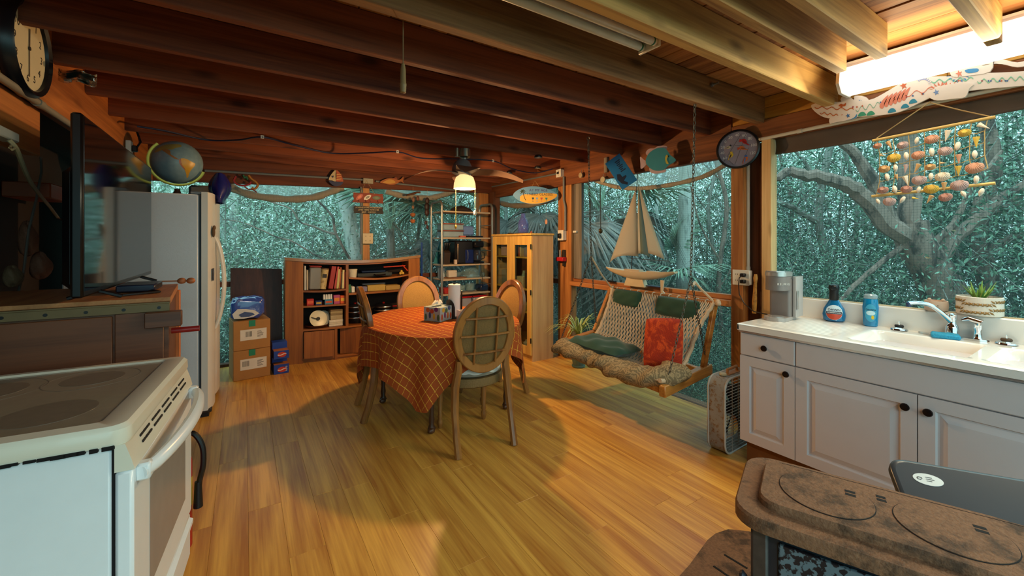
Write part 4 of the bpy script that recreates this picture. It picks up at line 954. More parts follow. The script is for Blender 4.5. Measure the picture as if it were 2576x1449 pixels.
# ================================================================ beside the bookcase
dp_ = M(); pa = P(592, 672, Y=5.62)
dp_.prism([(-.135, 0), (.378, 0), (.378, 1.10), (-.135, 1.13)], (0, 5.56, .0), (1, 0, 0), (0, .115, .993), (0, .022, 0))
solo(dp_, 'leaning_board', wood('panel_wood', '#34180f', '#532a1b', 'Z', rough=.5), 'tall dark wooden panel leaning behind the cardboard boxes', 'panel')
CARD = mat('cardboard', '#a9763f', .8, var=.08, scale=20); TAPE = mat('green_tape', '#1f7a55', .4); LBL = mat('shipping_label', '#d9cfc0', .6); INK = mat('label_ink', '#3d342d', .7)
for k, lb in ((0, 'lower cardboard shipping box with a green tape tab'), (1, 'upper cardboard shipping box with a green tape tab')):
    t = thing('cardboard_box', lb, 'box', (.045, 5.235, .303 * k), R_(7.5))
    h_ = .301; M().box(-.165, .165, -.17, .17, .001, h_, .004).build('body', CARD, t, smooth=False)
    M().box(-.03, .028, -.1722, -.1702, h_ - .062, h_ + .001).build('tape', TAPE, t)
    y = -.1716; M().box(-.105, .13, -.1718, -.1702, .10, .21).build('shipping_label', LBL, t)
    bar = M(); x = -.085 if k == 0 else -.06
    for i in range(13): bar.box(x + i*.0045, x + i*.0045 + random.choice((.0012, .0025)), -.1724, -.1717, .135, .19)
    for i in range(6): bar.box(.045, .045 + random.uniform(.03, .06), -.1724, -.1717, .125 + i*.011, .129 + i*.011)
    bar.build('print', INK, t, kind='stuff')
pb = thing('packaged_rolls', 'blue plastic wrapped bundle on top of the cardboard boxes', 'package', (.03, 5.22, .606))
m = M()
def blob(u, v):
    th = 2*PI*u; ph = -PI/2 + PI*v; f = lambda c: math.copysign(abs(c) ** .45, c)
    x, y, z = f(math.cos(ph))*f(math.cos(th)), f(math.cos(ph))*f(math.sin(th)), f(math.sin(ph))
    k = 1 + .05*math.sin(9*x + 4*z) * math.cos(7*y + 3*z) + .03*math.sin(17*x*z + 5*y)
    return (.15*x*k, .12*y*k, .118 + .113*z*k)
m.grid(blob, 40, 24, True); m.build('wrap', mat('blue_film', '#3b54a5', .15, var=.25, scale=12, stain='#b9c4e6', stain_amt=.36, stain_scale=9, coat=.6), pb, ang=180)
m = M(); q = [(-.135, .06), (-.09, .11), (-.02, .105), (.06, .085), (.10, .05), (.05, .02), (-.04, .006), (-.12, .012)]
m.prism(q, (0, -.135, .012), (1, 0, 0), (0, 0, 1), (0, .012, 0)); m.build('white_flap', mat('film_white', '#cfc8c0', .3), pb)
m = M(); q = [(-.08, .05), (-.03, .075), (.04, .06), (.06, .04), (.01, .022), (-.06, .024)]; m.prism(q, (0, -.138, .014), (1, 0, 0), (0, 0, 1), (0, .006, 0)); m.build('window', mat('film_dark', '#3d4670', .3), pb)
SODA = mat('soda_carton', '#1f3f96', .35, var=.08); SOR = mat('carton_inside', '#b56a36', .8)
for k, lb in ((0, 'lower blue soda carton beside the cardboard boxes'), (1, 'upper blue soda carton beside the cardboard boxes')):
    t = thing('soda_carton', lb, 'carton', (.325, 5.20, .16 * k + .001 * k), R_(4))
    M().box(-.072, .072, -.12, .12, 0, .10 if k == 0 else .085, .002).box(-.072, .072, .0, .12, .08, .157, .002).build('body', SODA, t, smooth=False)
    M().box(-.068, .068, -.115, -.0005, (.10 if k == 0 else .085) - .002, (.10 if k == 0 else .085) + .001).build('open_top', SOR, t)
    m = M(); m.lathe([(.0, 0), (.034, 0)], (0, 0, 0), 20); m2 = M(frame((.005, -.1212, .045), (1, 0, 0), (0, 0, 1)) @ Matrix.Diagonal((1.25, .85, 1, 1)))
    m2.lathe([(.034, 0), (.034, .0008), (0, .0008)], (0, 0, 0), 20); m2.build('emblem', mat('emblem_red', '#c23b22', .4), t)
    M(frame((.005, -.1222, .045), (1, 0, 0), (0, 0, 1))).prism([(-.04, -.006), (-.01, -.010), (.02, .003), (.042, .004), (.04, .010), (.01, .008), (-.015, -.002), (-.04, .004)], (0, 0, 0), (1, 0, 0), (0, 1, 0), (0, 0, .0008)).build('emblem_band', mat('emblem_white', '#e9e6df', .4), t)
    if k == 0: textmesh('PEPSI', .026, mat('emblem_white', '#e9e6df', .4), 'lettering', t, XF[t.name] @ frame((.048, -.1215, .05), (0, 0, 1), (-1, 0, 0)), .0004)

# ================================================================ metal rack by the corner and what stands on it
RK = mat('rack_tube', '#8d8d88', .4, .6); SHF = mat('rack_shelf', '#b9a58a', .5, var=.1)
rx0, rx1, ry0, ry1 = 2.245, 3.03, 5.22, 5.60
rk = thing('metal_rack', 'tall grey tubular metal rack with pale shelves in the corner', 'rack', ((rx0+rx1)/2, (ry0+ry1)/2, 0))
for x in (rx0, rx1):
    pts = [(x, ry0, 0), (x, ry0, 1.90)] + [(x, ry0 + .06 - .06*math.cos(PI/2*i/5), 1.90 + .07*math.sin(PI/2*i/5)) for i in range(1, 6)] + [(x, ry1 - .06 + .06*math.sin(PI/2*i/5), 1.90 + .07*math.cos(PI/2*i/5)) for i in range(0, 6)] + [(x, ry1, 0)]
    fr_ = M().tube(pts, .016, 8).build('end_frame', RK, rk, world=True)
    for z in (.35, .80, 1.29, 1.66): M().cyl((x, ry0, z), (x, ry1, z), .006, n=6).build('rung', RK, fr_, world=True)
SZ = [.22, .47, .70, .905, 1.105, 1.48, 1.845]
for z in SZ: M().box(rx0 + .02, rx1 - .02, ry0 + .01, ry1 - .01, z - .022, z, .004).build('shelf', SHF, rk, world=True, smooth=False)
for a, b in (((rx0, ry1, 1.84), (rx1, ry1, 1.3)), ((rx1, ry1, 1.84), (rx0, ry1, 1.3))): M().cyl(a, b, .004, n=5).build('brace', RK, rk, world=True)
TEALG = mat('clear_glassware', '#8fb4ba', .08, var=.05, alpha=.38, spec=1.0, coat=.5)
DKP = mat('appliance_black', '#15161c', .3); NAVY = mat('appliance_navy', '#17275c', .25)
solo(M().grid(lambda u, v: (2.62 + (.17*math.cos(2*PI*u))*(1-v**3), 5.38 + .11*math.sin(2*PI*u)*(1-v**3), 1.847 + .085*v + .01*math.sin(6*u*PI)), 20, 8, True), 'cloth_cap', mat('dark_cloth', '#2f2320', .9), 'dark soft bundle on the top shelf of the rack', 'bundle')
for k, (dz, lb) in enumerate(((0, 'lower clear food box with an orange lid on the rack'), (.098, 'upper clear food box with an orange lid on the rack'))):
    t = thing('food_box', lb, 'container', (2.455, 5.40, 1.482 + dz)); M().box(-.155, .155, -.11, .11, 0, .082, .012).build('body', mat('frosted', '#9fb3bb', .3, alpha=.7), t); M().box(-.162, .162, -.117, .117, .083, .096, .005).build('lid', mat('orange_lid', '#a5563c', .4, alpha=.9), t)
solo(M().box(2.53, 2.62, 5.24, 5.30, 1.482, 1.505, .003), 'red_tin', mat('coral', '#c0614a', .5), 'small coral red box at the shelf edge under the fan chain', 'box')
solo(M().box(2.64, 2.90, 5.25, 5.50, 1.482, 1.496, .004).box(2.62, 2.90, 5.25, 5.5, 1.4965, 1.505, .003), 'laptop', mat('laptop', '#221b22', .35), 'closed dark laptop on the second shelf of the rack', 'laptop')
pf = thing('purse', 'translucent violet bag with a curling strap hanging on the rack', 'bag', (2.72, 5.52, 1.482)); M().box(-.06, .16, -.03, .03, .03, .17, .02).build('body', mat('violet_film', '#7f8fc4', .3, alpha=.7), pf)
M().tube([(-.05, 0, .17), (-.06, 0, .30), (.02, 0, .34), (.10, 0, .30), (.08, 0, .38), (.11, 0, .47), (.08, 0, .53)], .007, 6).build('strap', mat('strap', '#4d4a57', .6), pf)
# appliances shelf
kb = thing('knife_block', 'dark slanted knife block full of black handled knives on the rack', 'knife block', (2.36, 5.38, 1.107))
M().prism([(-.06, 0), (.09, 0), (.10, .06), (.0, .22), (-.09, .16)], (-.045, 0, 0), (0, 1, 0), (0, 0, 1), (.09, 0, 0)).build('block', mat('block_wood', '#33261f', .5), kb)
for i in range(5): x = -.03 + .03*(i % 3) ; y = -.05 + .035*(i // 3); M().beam((x, y + .01, .19 + .01*(i//3)), (x + .01, y - .03, .30), .016, .022, b=.004).build('knife_handle', BLACKP, kb)
solo(M().prism([(-.16, 0), (.16, 0), (.17, .30), (-.06, .31)], (2.42, 5.56, 1.107), (1, 0, 0), (0, .0, 1), (0, .012, 0)), 'cutting_board', mat('teal_board', '#2f7f90', .5), 'teal cutting board standing behind the black appliances', 'board')
ca = thing('air_fryer', 'large boxy black air fryer with a pull-out drawer on the rack', 'appliance', (2.60, 5.40, 1.107))
M().box(-.135, .155, -.13, .14, 0, .33, .02).build('body', DKP, ca); M().box(.02, .15, -.136, -.131, .01, .2, .004).build('drawer', NAVY, ca)
M().tube([(-.10, -.145, .03), (-.105, -.155, .15), (-.10, -.145, .28)], .012, 8).build('handle', mat('bronze', '#6b5038', .3, .8), ca)
M().tube([(.05, -.138, .05), (.05, -.16, .08), (.05, -.16, .16), (.05, -.138, .19)], .007, 6).build('handle', mat('appl_grey', '#4c566b', .4), ca)
cf = thing('drip_coffee_maker', 'black drip coffee maker with a glass carafe on the rack', 'coffee maker', (2.83, 5.36, 1.107))
M().box(-.07, .085, -.02, .11, 0, .32, .015).box(-.075, .085, -.12, .11, .23, .32, .018).box(-.07, .09, -.11, .11, 0, .03, .008).build('body', DKP, cf)
M().lathe([(.04, .032), (.062, .05), (.066, .11), (.05, .17), (.045, .19)], (.0, -.055, 0), 18).build('carafe', mat('carafe', '#3a3f4d', .05, alpha=.7, coat=.6), cf); M().tube([(.05, -.09, .06), (.085, -.12, .08), (.085, -.12, .15), (.05, -.09, .17)], .008, 6).build('handle', BLACKP, cf)
M().tube([(.02, -.13, .004), (.02, -.145, -.10), (.04, -.14, -.20), (.04, -.13, -.33)], .004, 5).build('cord', BLACKP, cf)
solo(M().box(2.455, 2.495, 5.26, 5.30, 1.107, 1.17, .004), 'salt_box', mat('salt_box', '#c9b6a5', .5), 'small pale box between the knife block and the air fryer', 'box')
# glass shelf
solo(M().lathe([(.05, 0), (.055, .03), (.05, .15), (0, .15)], (2.34, 5.45, .907), 16), 'white_jar', mat('white_jar', '#aebfc4', .4), 'tall white jar at the left of the glassware shelf', 'jar')
solo(M().box(2.37, 2.50, 5.28, 5.36, .925, 1.02, .006), 'paper_box', mat('pale_card', '#c9bfae', .6), 'pale cardboard box in front of the tall white jar', 'box')
solo(M().lathe([(0, 0), (.17, 0), (.17, .014), (0, .014)], (2.52, 5.40, .907), 28), 'cake_board', mat('board_brown', '#8f5f3a', .5), 'round brown board under the glass dish', 'board')
solo(M().lathe([(.0, .0), (.10, .0), (.155, .07), (.15, .07), (.10, .008), (0, .008)], (2.50, 5.40, .922), 26, sx=1.05, sy=.8), 'glass_dish', TEALG, 'wide clear glass dish on the round brown board', 'dish')
solo(M().lathe([(.145, 0), (.145, .06), (.12, .12), (.06, .155), (.02, .16), (.015, .175), (0, .18)], (2.76, 5.40, .907), 26), 'cake_dome', TEALG, 'large clear glass cake dome on the rack', 'dome')
solo(M().lathe([(.03, 0), (.035, .03), (.03, .06), (0, .065)], (2.93, 5.33, .907), 14), 'speaker_ball', mat('green_grey', '#5d6f6c', .5), 'small round grey green jar right of the glass dome', 'jar')
# lower shelf
solo(M().box(2.30, 2.49, 5.26, 5.45, .702, .78, .006), 'red_tin', mat('red_tin', '#a32820', .35, var=.3, scale=40, stain='#e8c9a0', stain_amt=.3, stain_scale=30), 'red printed tin on the lower rack shelf', 'tin')
for x, r0, hh, lb in ((2.60, .07, .10, 'clear glass bowl behind the paper towel roll'), (2.74, .075, .12, 'clear glass mixing bowl in the middle of the lower rack shelf')):
    solo(M().lathe([(.03, 0), (r0*.8, .02), (r0, hh), (r0*.94, hh), (r0*.75, .024), (0, .01)], (x, 5.36, .702), 20), 'glass_bowl', TEALG, lb, 'bowl')
solo(M().box(2.86, 3.0, 5.26, 5.44, .702, .80, .02).cyl((2.86, 5.3, .76), (2.82, 5.28, .77), .02), 'hand_mixer', mat('dark_blue_appliance', '#1d2c4a', .3), 'dark blue small appliance at the right of the lower rack shelf', 'appliance')
for x, lb in ((2.62, 'left clear storage tub with a red lid on the rack'), (2.86, 'right clear storage tub with a red lid on the rack')):
    t = thing('storage_tub', lb, 'tub', (x, 5.38, .472)); M().box(-.105, .105, -.11, .11, 0, .15, .015).build('body', mat('tub_clear', '#a7a9b5', .3, alpha=.75), t); M().box(-.113, .113, -.118, .118, .151, .172, .006).build('lid', mat('bright_red_lid', '#b5161f', .35), t)
solo(M().lathe([(.07, 0), (.09, .02), (.0, .05)], (2.38, 5.33, .472), 18), 'shell_dish', mat('shell_dish', '#a89c8c', .6), 'pale shallow dish at the left of the bottom rack shelf', 'dish')

# ================================================================ yellow cabinet with glass doors
YC = wood('yellow_cabinet_wood', '#b38540', '#dfb45c', 'Z', rough=.45, bump=.05); YS = wood('yellow_cabinet_side', '#a77a4c', '#c99d68', 'Z', rough=.5, bump=.05)
kx0, kx1, ky0, ky1, kz = 2.835, 3.165, 3.965, 4.87, 1.52
yc = thing('display_cabinet', 'tall yellow wooden cabinet with two glass doors in the corner', 'cabinet', (3.0, 4.42, 0))
M().box(kx0 + .02, kx1, ky0, ky0 + .02, 0, kz - .025).build('side_panel', YS, yc, world=True, smooth=False)
M().box(kx0 + .02, kx1, ky1 - .02, ky1, 0, kz - .025).build('side_panel', YS, yc, world=True, smooth=False)
M().box(kx1 - .012, kx1 - .001, ky0 + .02, ky1 - .02, .06, kz - .025).build('back_panel', mat('cab_back', '#5a3a22', .7), yc, world=True)
M().box(kx0 - .012, kx1 + .01, ky0 - .012, ky1 + .012, kz - .024, kz, .004).build('top', YC, yc, world=True, smooth=False)
M().box(kx0 + .03, kx1, ky0 + .02, ky1 - .02, .0, .07).build('plinth', YC, yc, world=True)
KZ = [.08, .57, .846, 1.234]
for z in KZ: M().box(kx0 + .035, kx1 - .013, ky0 + .021, ky1 - .021, z - .018, z).build('shelf', YC, yc, world=True, smooth=False)
PANE = glass('pane_glass', '#dfe9e2', .03, .1); ymid = (ky0 + ky1) / 2
M().box(kx0 + .021, kx0 + .034, ky0 + .02, ky0 + .05, .07, kz - .025).box(kx0 + .021, kx0 + .034, ky1 - .05, ky1 - .02, .07, kz - .025).build('face_frame', YC, yc, world=True)
for (a, b) in ((ky0 + .004, ymid - .003), (ymid + .003, ky1 - .004)):
    z0, z1 = .07, kz - .03; e = .085; x0, x1 = kx0, kx0 + .019
    d = M(); d.box(x0, x1, a, a + e, z0, z1, .003); d.box(x0, x1, b - e, b, z0, z1, .003); d.box(x0, x1, a + e, b - e, z1 - .11, z1, .003); d.box(x0, x1, a + e, b - e, z0, z0 + .1, .003)
    dd = d.build('door', YC, yc, world=True, smooth=False)
    M().box(x0 + .008, x0 + .011, a + e - .004, b - e + .004, z0 + .096, z1 - .106).build('pane', PANE, dd, world=True, smooth=False)
for z in (.25, .82, 1.36): M().cyl((kx0 - .006, ky0 + .001, z - .03), (kx0 - .006, ky0 + .001, z + .03), .008, n=8).build('hinge', mat('dark_hinge', '#2b2018', .4, .6), yc, world=True)
xi = kx0 + .06
def item(y, z, w_, h_, col, label, cat, name, round_=False, dp=.08, **k):
    if round_: m = M().lathe([(w_*.42, 0), (w_*.5, h_*.15), (w_*.5, h_*.75), (w_*.3, h_*.9), (w_*.3, h_), (0, h_)], (xi + dp/2, y, z + .0005), 16)
    else: m = M().box(xi, xi + dp, y - w_/2, y + w_/2, z + .0005, z + h_, .004)
    return solo(m, name, mat('it_' + col + str(k.get('alpha', 1)), col, .4, var=.25, scale=50, **k), label, cat)
item(4.67, 1.235, .15, .17, '#d4a8b4', 'pink flowered pitcher in the far door of the yellow cabinet', 'pitcher', 'pitcher', False)
item(4.52, 1.235, .12, .15, '#c98a8a', 'pink patterned box beside the flowered pitcher', 'box', 'gift_box')
item(4.32, 1.235, .03, .155, '#a8502e', 'slim red book upright in the near door of the yellow cabinet', 'book', 'book')
item(4.285, 1.235, .025, .15, '#d3b18a', 'slim tan book beside the slim red book', 'book', 'book')
item(4.17, 1.235, .11, .14, '#a58aa0', 'round glass jar behind the near glass door, top shelf', 'jar', 'glass_jar', True, alpha=.6)
item(4.65, .847, .17, .20, '#8d8577', 'large grey translucent bin behind the far glass door', 'bin', 'storage_bin', alpha=.8)
item(4.62, .571, .16, .22, '#8a7a5a', 'tan canister low behind the far glass door', 'canister', 'canister', True)
item(4.47, .847, .09, .12, '#d8cf5a', 'yellow green flower pot behind the far glass door', 'pot', 'flower_pot', True)
item(4.26, .847, .06, .21, '#7f9c98', 'grey green egg shaped vase behind the near glass door', 'vase', 'vase', True)
item(4.30, .847, .15, .14, '#c9b9a4', 'pale cereal box with a red mouth print in the near door', 'box', 'carton')
solo(M().add([(xi - .002, 4.30 + .045*math.cos(2*PI*i/16)*(1), .90 + .02*math.sin(2*PI*i/16)) for i in range(16)] + [(xi - .0002, 4.30 + .045*math.cos(2*PI*i/16), .90 + .02*math.sin(2*PI*i/16)) for i in range(16)], [tuple(range(16))] + [(i, 16+i, 16+(i+1) % 16, (i+1) % 16) for i in range(16)]), 'sticker', mat('lip_red', '#a8504a', .5), 'red mouth shaped sticker on the pale cereal box', 'sticker')
item(4.15, .847, .08, .19, '#24211f', 'black and white mug shaped carton beside the pale cereal box', 'carton', 'carton')
item(4.2, .571, .12, .10, '#9c8a5c', 'glass of tan shells in the near door, lower shelf', 'glass', 'drinking_glass', True, alpha=.8)
item(4.17, .081, .12, .13, '#b9a99a', 'pale jar at the bottom of the near door', 'jar', 'jar', True)
solo(M().sphere((xi + .11, 4.19, 1.13), (.01, .06, .035), 12, 6).cyl((xi + .11, 4.19, .848), (xi + .11, 4.19, 1.1), .012, n=8), 'wooden_scoop', mat('scoop', '#b98a52', .5), 'tan wooden scoop standing in the near door', 'scoop')
bv = thing('glass_vase', 'tall blue violet glass bottle on the yellow cabinet', 'bottle', (3.04, 4.43, kz + .001)); M().lathe([(.055, 0), (.07, .03), (.07, .13), (.055, .18), (.03, .215), (.028, .26), (.033, .265), (.02, .26)], (0, 0, 0), 20).build('body', mat('violet_glass', '#5b63b5', .08, alpha=.6, coat=.8), bv)
solo(M().lathe([(.03, 0), (.045, .006), (.04, .012), (0, .014)], (2.93, 4.56, kz + .001), 14), 'ash_dish', mat('dark_dish', '#3b302a', .5), 'tiny dark dish on the yellow cabinet left of the bottle', 'dish')
solo(M().box(2.84, 3.0, 4.12, 4.34, kz + .001, kz + .006).box(2.86, 2.99, 4.15, 4.36, kz + .0065, kz + .010), 'paper_stack', mat('dark_paper', '#4c3f35', .7), 'thin dark papers lying on the yellow cabinet', 'papers')
solo(M().lathe([(.014, 0), (.018, .012), (.008, .03), (0, .035)], (3.02, 4.22, kz + .001), 10), 'figurine', mat('red_fig', '#a8604e', .5), 'tiny reddish figurine on the yellow cabinet right of the bottle', 'figurine')
# ================================================================ ceiling fan with lamp
fx, fy = LAMP[0], LAMP[1]
fan = thing('ceiling_fan', 'grey ceiling fan with broad curved blades and a glowing lamp over the table', 'fan', (fx, fy, 2.32))
GR = mat('fan_grey', '#77787c', .4, .3)
M().lathe([(.0, .0), (.055, .0), (.055, -.075), (.04, -.085), (0, -.085)], (0, 0, 0), 20).build('canopy', mat('canopy', '#9a9788', .3, .9), fan)
M().cyl((-.085, .0, 0), (-.085, .0, -.08), .02, n=10).build('receiver', mat('canopy', '#9a9788'), fan)
M().cyl((0, 0, -.08), (0, 0, -.16), .012, n=10).build('down_rod', STEEL, fan)
M(Matrix.Rotation(R_(14), 4, 'Y')).lathe([(0, -.105), (.055, -.11), (.085, -.15), (.098, -.21), (.092, -.25), (0, -.25)], (0.02, 0, 0), 24).build('motor_housing', GR, fan)
BL = mat('fan_blade', '#5f4a3e', .45, var=.1)
for a in (R_(158), R_(-30), R_(-118), R_(60)):
    m = M(); n = 12; vs = []
    for i in range(n + 1):
        t = i / n; r = .07 + .50 * t; wd = .105 * math.sin(PI * min(1, .18 + .80 * t)) ** .7 + .004; z = -.235 + .03 * math.sin(PI * t * .9) - .085 * t * t; y0 = .04 * math.sin(PI * t)
        for s, dz in ((-1, .012), (1, -.012)): vs += [(r, y0 + s * wd, z + dz + .004), (r, y0 + s * wd, z + dz)]
    fs = []
    for i in range(n):
        b = i * 4; c = b + 4
        fs += [(b, b+2, c+2, c), (b+1, c+1, c+3, b+3), (b, c, c+1, b+1), (b+2, b+3, c+3, c+2)]
    fs += [(0, 1, 3, 2), (n*4, n*4+2, n*4+3, n*4+1)]
    m.T = None; T = Matrix.Rotation(a, 4, 'Z'); mm = M(T); mm.add(vs, fs); mm.build('blade', BL, fan)
SHADE = mat('lamp_shade_glass', '#f3dfb0', .3, emit=1.3, ecol=(1, .62, .26))
sh = M(); sh.lathe([(.05, -.25), (.085, -.275), (.103, -.33), (.108, -.385), (.104, -.385), (.098, -.33), (.08, -.28), (.045, -.256)], (0, 0, 0), 28); sh.build('lamp_shade', SHADE, fan)
bz = LAMP[2] - 2.32
M().lathe([(.0, -.262), (.05, -.27), (.085, -.31), (.09, -.335), (0, -.34)], (0, 0, 0), 20).build('bulb', mat('bulb_glow', '#ffffff', .3, emit=26, ecol=(1, .72, .36)), fan)
BRC = mat('brass_chain', '#c9a64a', .35, .9)
for (dx, dy, L) in ((-.075, .045, .37), (.085, -.055, .21)):
    ch = M()
    for i in range(int(L / .012)): ch.sphere((dx, dy, -.385 - i * .012), .0048, 6, 4)
    c = ch.build('pull_chain', BRC, fan)
    if L > .3: M().sphere((dx, dy, -.385 - L), (.012, .012, .02), 10, 6).build('fob', BRC, c)
    else: M().lathe([(0, 0), (.014, .01), (.016, .025), (.01, .05), (0, .055)], (dx, dy, -.385 - L - .05), 12).build('fob', mat('ivory_fob', '#e9e1cd', .4), c)
# fluorescent fixtures
FIXW = mat('fixture_white', '#d9dad6', .35)
sf = thing('strip_light', 'long lit white fluorescent strip light above the sink window', 'light', (3.05, .25, 2.32))
yE = P(2110, 205, X=3.03).y
M().prism([(3.0, 2.375), (3.04, 2.325), (3.16, 2.325), (3.24, 2.375), (3.24, 2.46), (3.02, 2.46)], (0, -.6, 0), (1, 0, 0), (0, 0, 1), (0, yE + .6 - .012, 0)).build('diffuser', mat('diffuser_lit', '#ffffff', .4, emit=1.7, ecol=(1, .95, .82)), sf, world=True)
M().prism([(2.995, 2.37), (3.035, 2.318), (3.165, 2.318), (3.25, 2.37), (3.25, 2.47), (3.012, 2.47)], (0, yE - .012, 0), (1, 0, 0), (0, 0, 1), (0, .016, 0)).build('end_cap', FIXW, sf, world=True)
M().box(3.05, 3.22, -.6, yE, 2.461, 2.5).build('housing', FIXW, sf, world=True)
nf = thing('strip_light', 'unlit twin-tube fluorescent strip light between the ceiling joists', 'light', (.9, 1.30, 2.40))
M().box(.2, 1.66, 1.262, 1.395, 2.40, 2.445, .004).build('housing', FIXW, nf, world=True)
GRN = mat('green_end', '#1d6b45', .4)
for y in (1.29, 1.362):
    tu = M().cyl((.25, y, 2.375), (1.625, y, 2.375), .0185, n=14).build('tube', mat('tube_glass', '#c9ccc8', .3), nf, world=True)
    M().cyl((1.626, y, 2.375), (1.634, y, 2.375), .0195, n=14).build('tube_ring', GRN, tu, world=True)
    M().cyl((1.635, y, 2.375), (1.648, y, 2.375), .018, n=14).build('tube_cap', FIXW, tu, world=True)
M().box(1.648, 1.664, 1.265, 1.39, 2.35, 2.402, .004).build('socket', FIXW, nf, world=True)
# pull cord
pc = thing('pull_cord', 'thin cord with a turned wooden handle hanging from the ceiling', 'cord', (0, 0, 0)); pq = P(1014, 235, Y=1.72); pc.location = (pq.x, pq.y, pq.z)
XF[pc.name] = Matrix.Translation(pq)
M().tube([(0, 0, .12), (0, .0, ZC - pq.z)], .0022, 5).build('cord', mat('cord_tan', '#8d7a5a', .8), pc); M().lathe([(0, 0), (.012, .004), (.0135, .02), (.0135, .03), (.0145, .033), (.0145, .04), (.0125, .045), (.0115, .10), (.007, .125), (0, .13)], (0, 0, 0), 12).build('handle', mat('cord_handle', '#8f7a55', .45), pc)

# ================================================================ on the table
ZD = TH + .0045
tx = thing('tissue_box', 'painted tissue box with bright swirling flowers on the dining table', 'box', (1.385, 3.305, ZD), R_(32))
M().box(-.085, .085, -.085, .085, 0, .118, .003).build('box', mat('tissue_pale', '#9fb0b0', .5, var=.2, scale=30), tx)
TC = ['#a8452a', '#c9a233', '#5a2d6b', '#3d6b4a', '#b5622a', '#34507a']
for f in range(4):
    Tf = Matrix.Rotation(PI/2*f, 4, 'Z')
    for i in range(7):
        x, z = -.062 + .021*i, .035 + .05*(i % 2) + .008*(i % 3); pet = [(x + .020*math.cos(a)*(1 if i % 2 else .6), z + .028*math.sin(a)*(.7 if i % 2 else 1)) for a in [2*PI*k/10 for k in range(10)]]
        M(Tf).prism(pet, (0, -.0852 - .0003*i, 0), (1, 0, 0), (0, 0, 1), (0, -.0006, 0)).build('flower', mat('fl_' + TC[(i + f) % 6], TC[(i + f) % 6], .5), tx)
M().grid(lambda u, v: ((.012 + .045*v)*math.cos(2*PI*u)*(1 + .4*math.sin(6*PI*u)), (.008 + .03*v)*math.sin(2*PI*u)*(1 + .3*math.cos(4*PI*u)), .117 + .04*math.sin(PI*(.15 + .7*v))*(1 + .3*math.sin(8*PI*u))), 24, 6, True).build('tissue', mat('tissue', '#e0d8c8', .9), tx, ang=180)
pt = thing('paper_towel_holder', 'white paper towel roll in a black curved holder on the dining table', 'paper towels', (1.55, 3.33, ZD))
M().lathe([(.075, 0), (.075, .010), (.02, .014), (0, .014)], (0, 0, 0), 24).cyl((0, 0, .014), (0, 0, .302), .010, n=10).build('base', BLACKP, pt)
M().lathe([(.016, .016), (.052, .016), (.053, .02), (.053, .288), (.05, .291), (.016, .291)], (0, 0, 0), 28).build('roll', mat('towel_white', '#e6e0da', .9, var=.03, bump=.1), pt)
def arc(a0, a1, z0, z1, m):
    n = 10; vs = []
    for i in range(n + 1):
        a = R_(a0 + (a1 - a0)*i/n); e = math.sin(PI*i/n) ** .5; zt = z0 + (z1 - z0)*(.55 + .45*e)
        for r in (.062, .070): vs += [(r*math.cos(a), r*math.sin(a), z0), (r*math.cos(a), r*math.sin(a), zt)]
    fs = []
    for i in range(n): b = 4*i; c = b + 4; fs += [(b, b+1, c+1, c), (b+2, c+2, c+3, b+3), (b+1, b+3, c+3, c+1), (b, c, c+2, b+2)]
    fs += [(0, 2, 3, 1), (4*n, 4*n+1, 4*n+3, 4*n+2)]; return m.add(vs, fs)
arc(150, 250, .01, .165, M()).build('holder_wing', BLACKP, pt); arc(-45, 5, .01, .235, M()).build('holder_wing', BLACKP, pt)
cj = thing('candle_jar', 'square clear glass candle jar on the dining table behind the front chair', 'candle', (1.52, 3.09, ZD))
M().prism(rr(-.045, .045, -.045, .045, .012), (0, 0, 0), (1, 0, 0), (0, 1, 0), (0, 0, .10)).build('jar', mat('jar_glass', '#d8d2ca', .08, alpha=.5, coat=.6), cj); M().cyl((0, 0, .003), (0, 0, .06), .036, n=16).build('wax', mat('wax_pale', '#d9b8ac', .5), cj)

# ================================================================ swing seat
SWW = wood('swing_wood', '#8f5320', '#cf8f43', 'X', rough=.4, coat=.3); ROPE = mat('rope', '#c9b497', .85, var=.2, scale=60)
PAIS, nt, bs = _base('paisley'); N, L = nt.nodes, nt.links
tc_ = N.new('ShaderNodeTexCoord'); wv = N.new('ShaderNodeTexWave'); wv.wave_type = 'RINGS'; wv.inputs['Scale'].default_value = 15; wv.inputs['Distortion'].default_value = 14; wv.inputs['Detail'].default_value = 2; wv.inputs['Detail Scale'].default_value = 1.4
L.new(tc_.outputs['Object'], wv.inputs['Vector']); r_ = N.new('ShaderNodeValToRGB'); r_.color_ramp.elements[0].position = .35; r_.color_ramp.elements[1].position = .7
r_.color_ramp.elements[0].color = (*lin('#75664a'), 1); r_.color_ramp.elements[1].color = (*lin('#a08b66'), 1); L.new(wv.outputs['Fac'], r_.inputs[0]); L.new(r_.outputs[0], bs.inputs['Base Color']); bs.inputs['Roughness'].default_value = .9
sA, sB = P(1665, 985, Y=1.90), P(1782, 926, Y=1.96)       # right side beam: front and rear ends
YL = 3.02
sw = thing('hammock_swing', 'wooden swing seat with a knotted cotton rope net back', 'swing', (2.85, 2.45, .3))
zs = (sA.z + sB.z) / 2
BR0, BR1 = Vector((sA.x, 1.90, sA.z + .0)), Vector((sB.x, 1.95, sB.z))
BL0, BL1 = Vector((2.46, YL, .44)), Vector((3.04, YL + .02, .50))
M().beam(BR0, BR1, .055, .085, b=.006).build('side_beam', SWW, sw, world=True)
M().beam(BL0, BL1, .055, .085, b=.006).build('side_beam', SWW, sw, world=True)
M().beam(BR0 + Vector((.05, .02, -.01)), BL0 + Vector((.05, -.02, -.04)), .045, .045, b=.005).build('front_rail', SWW, sw, world=True)
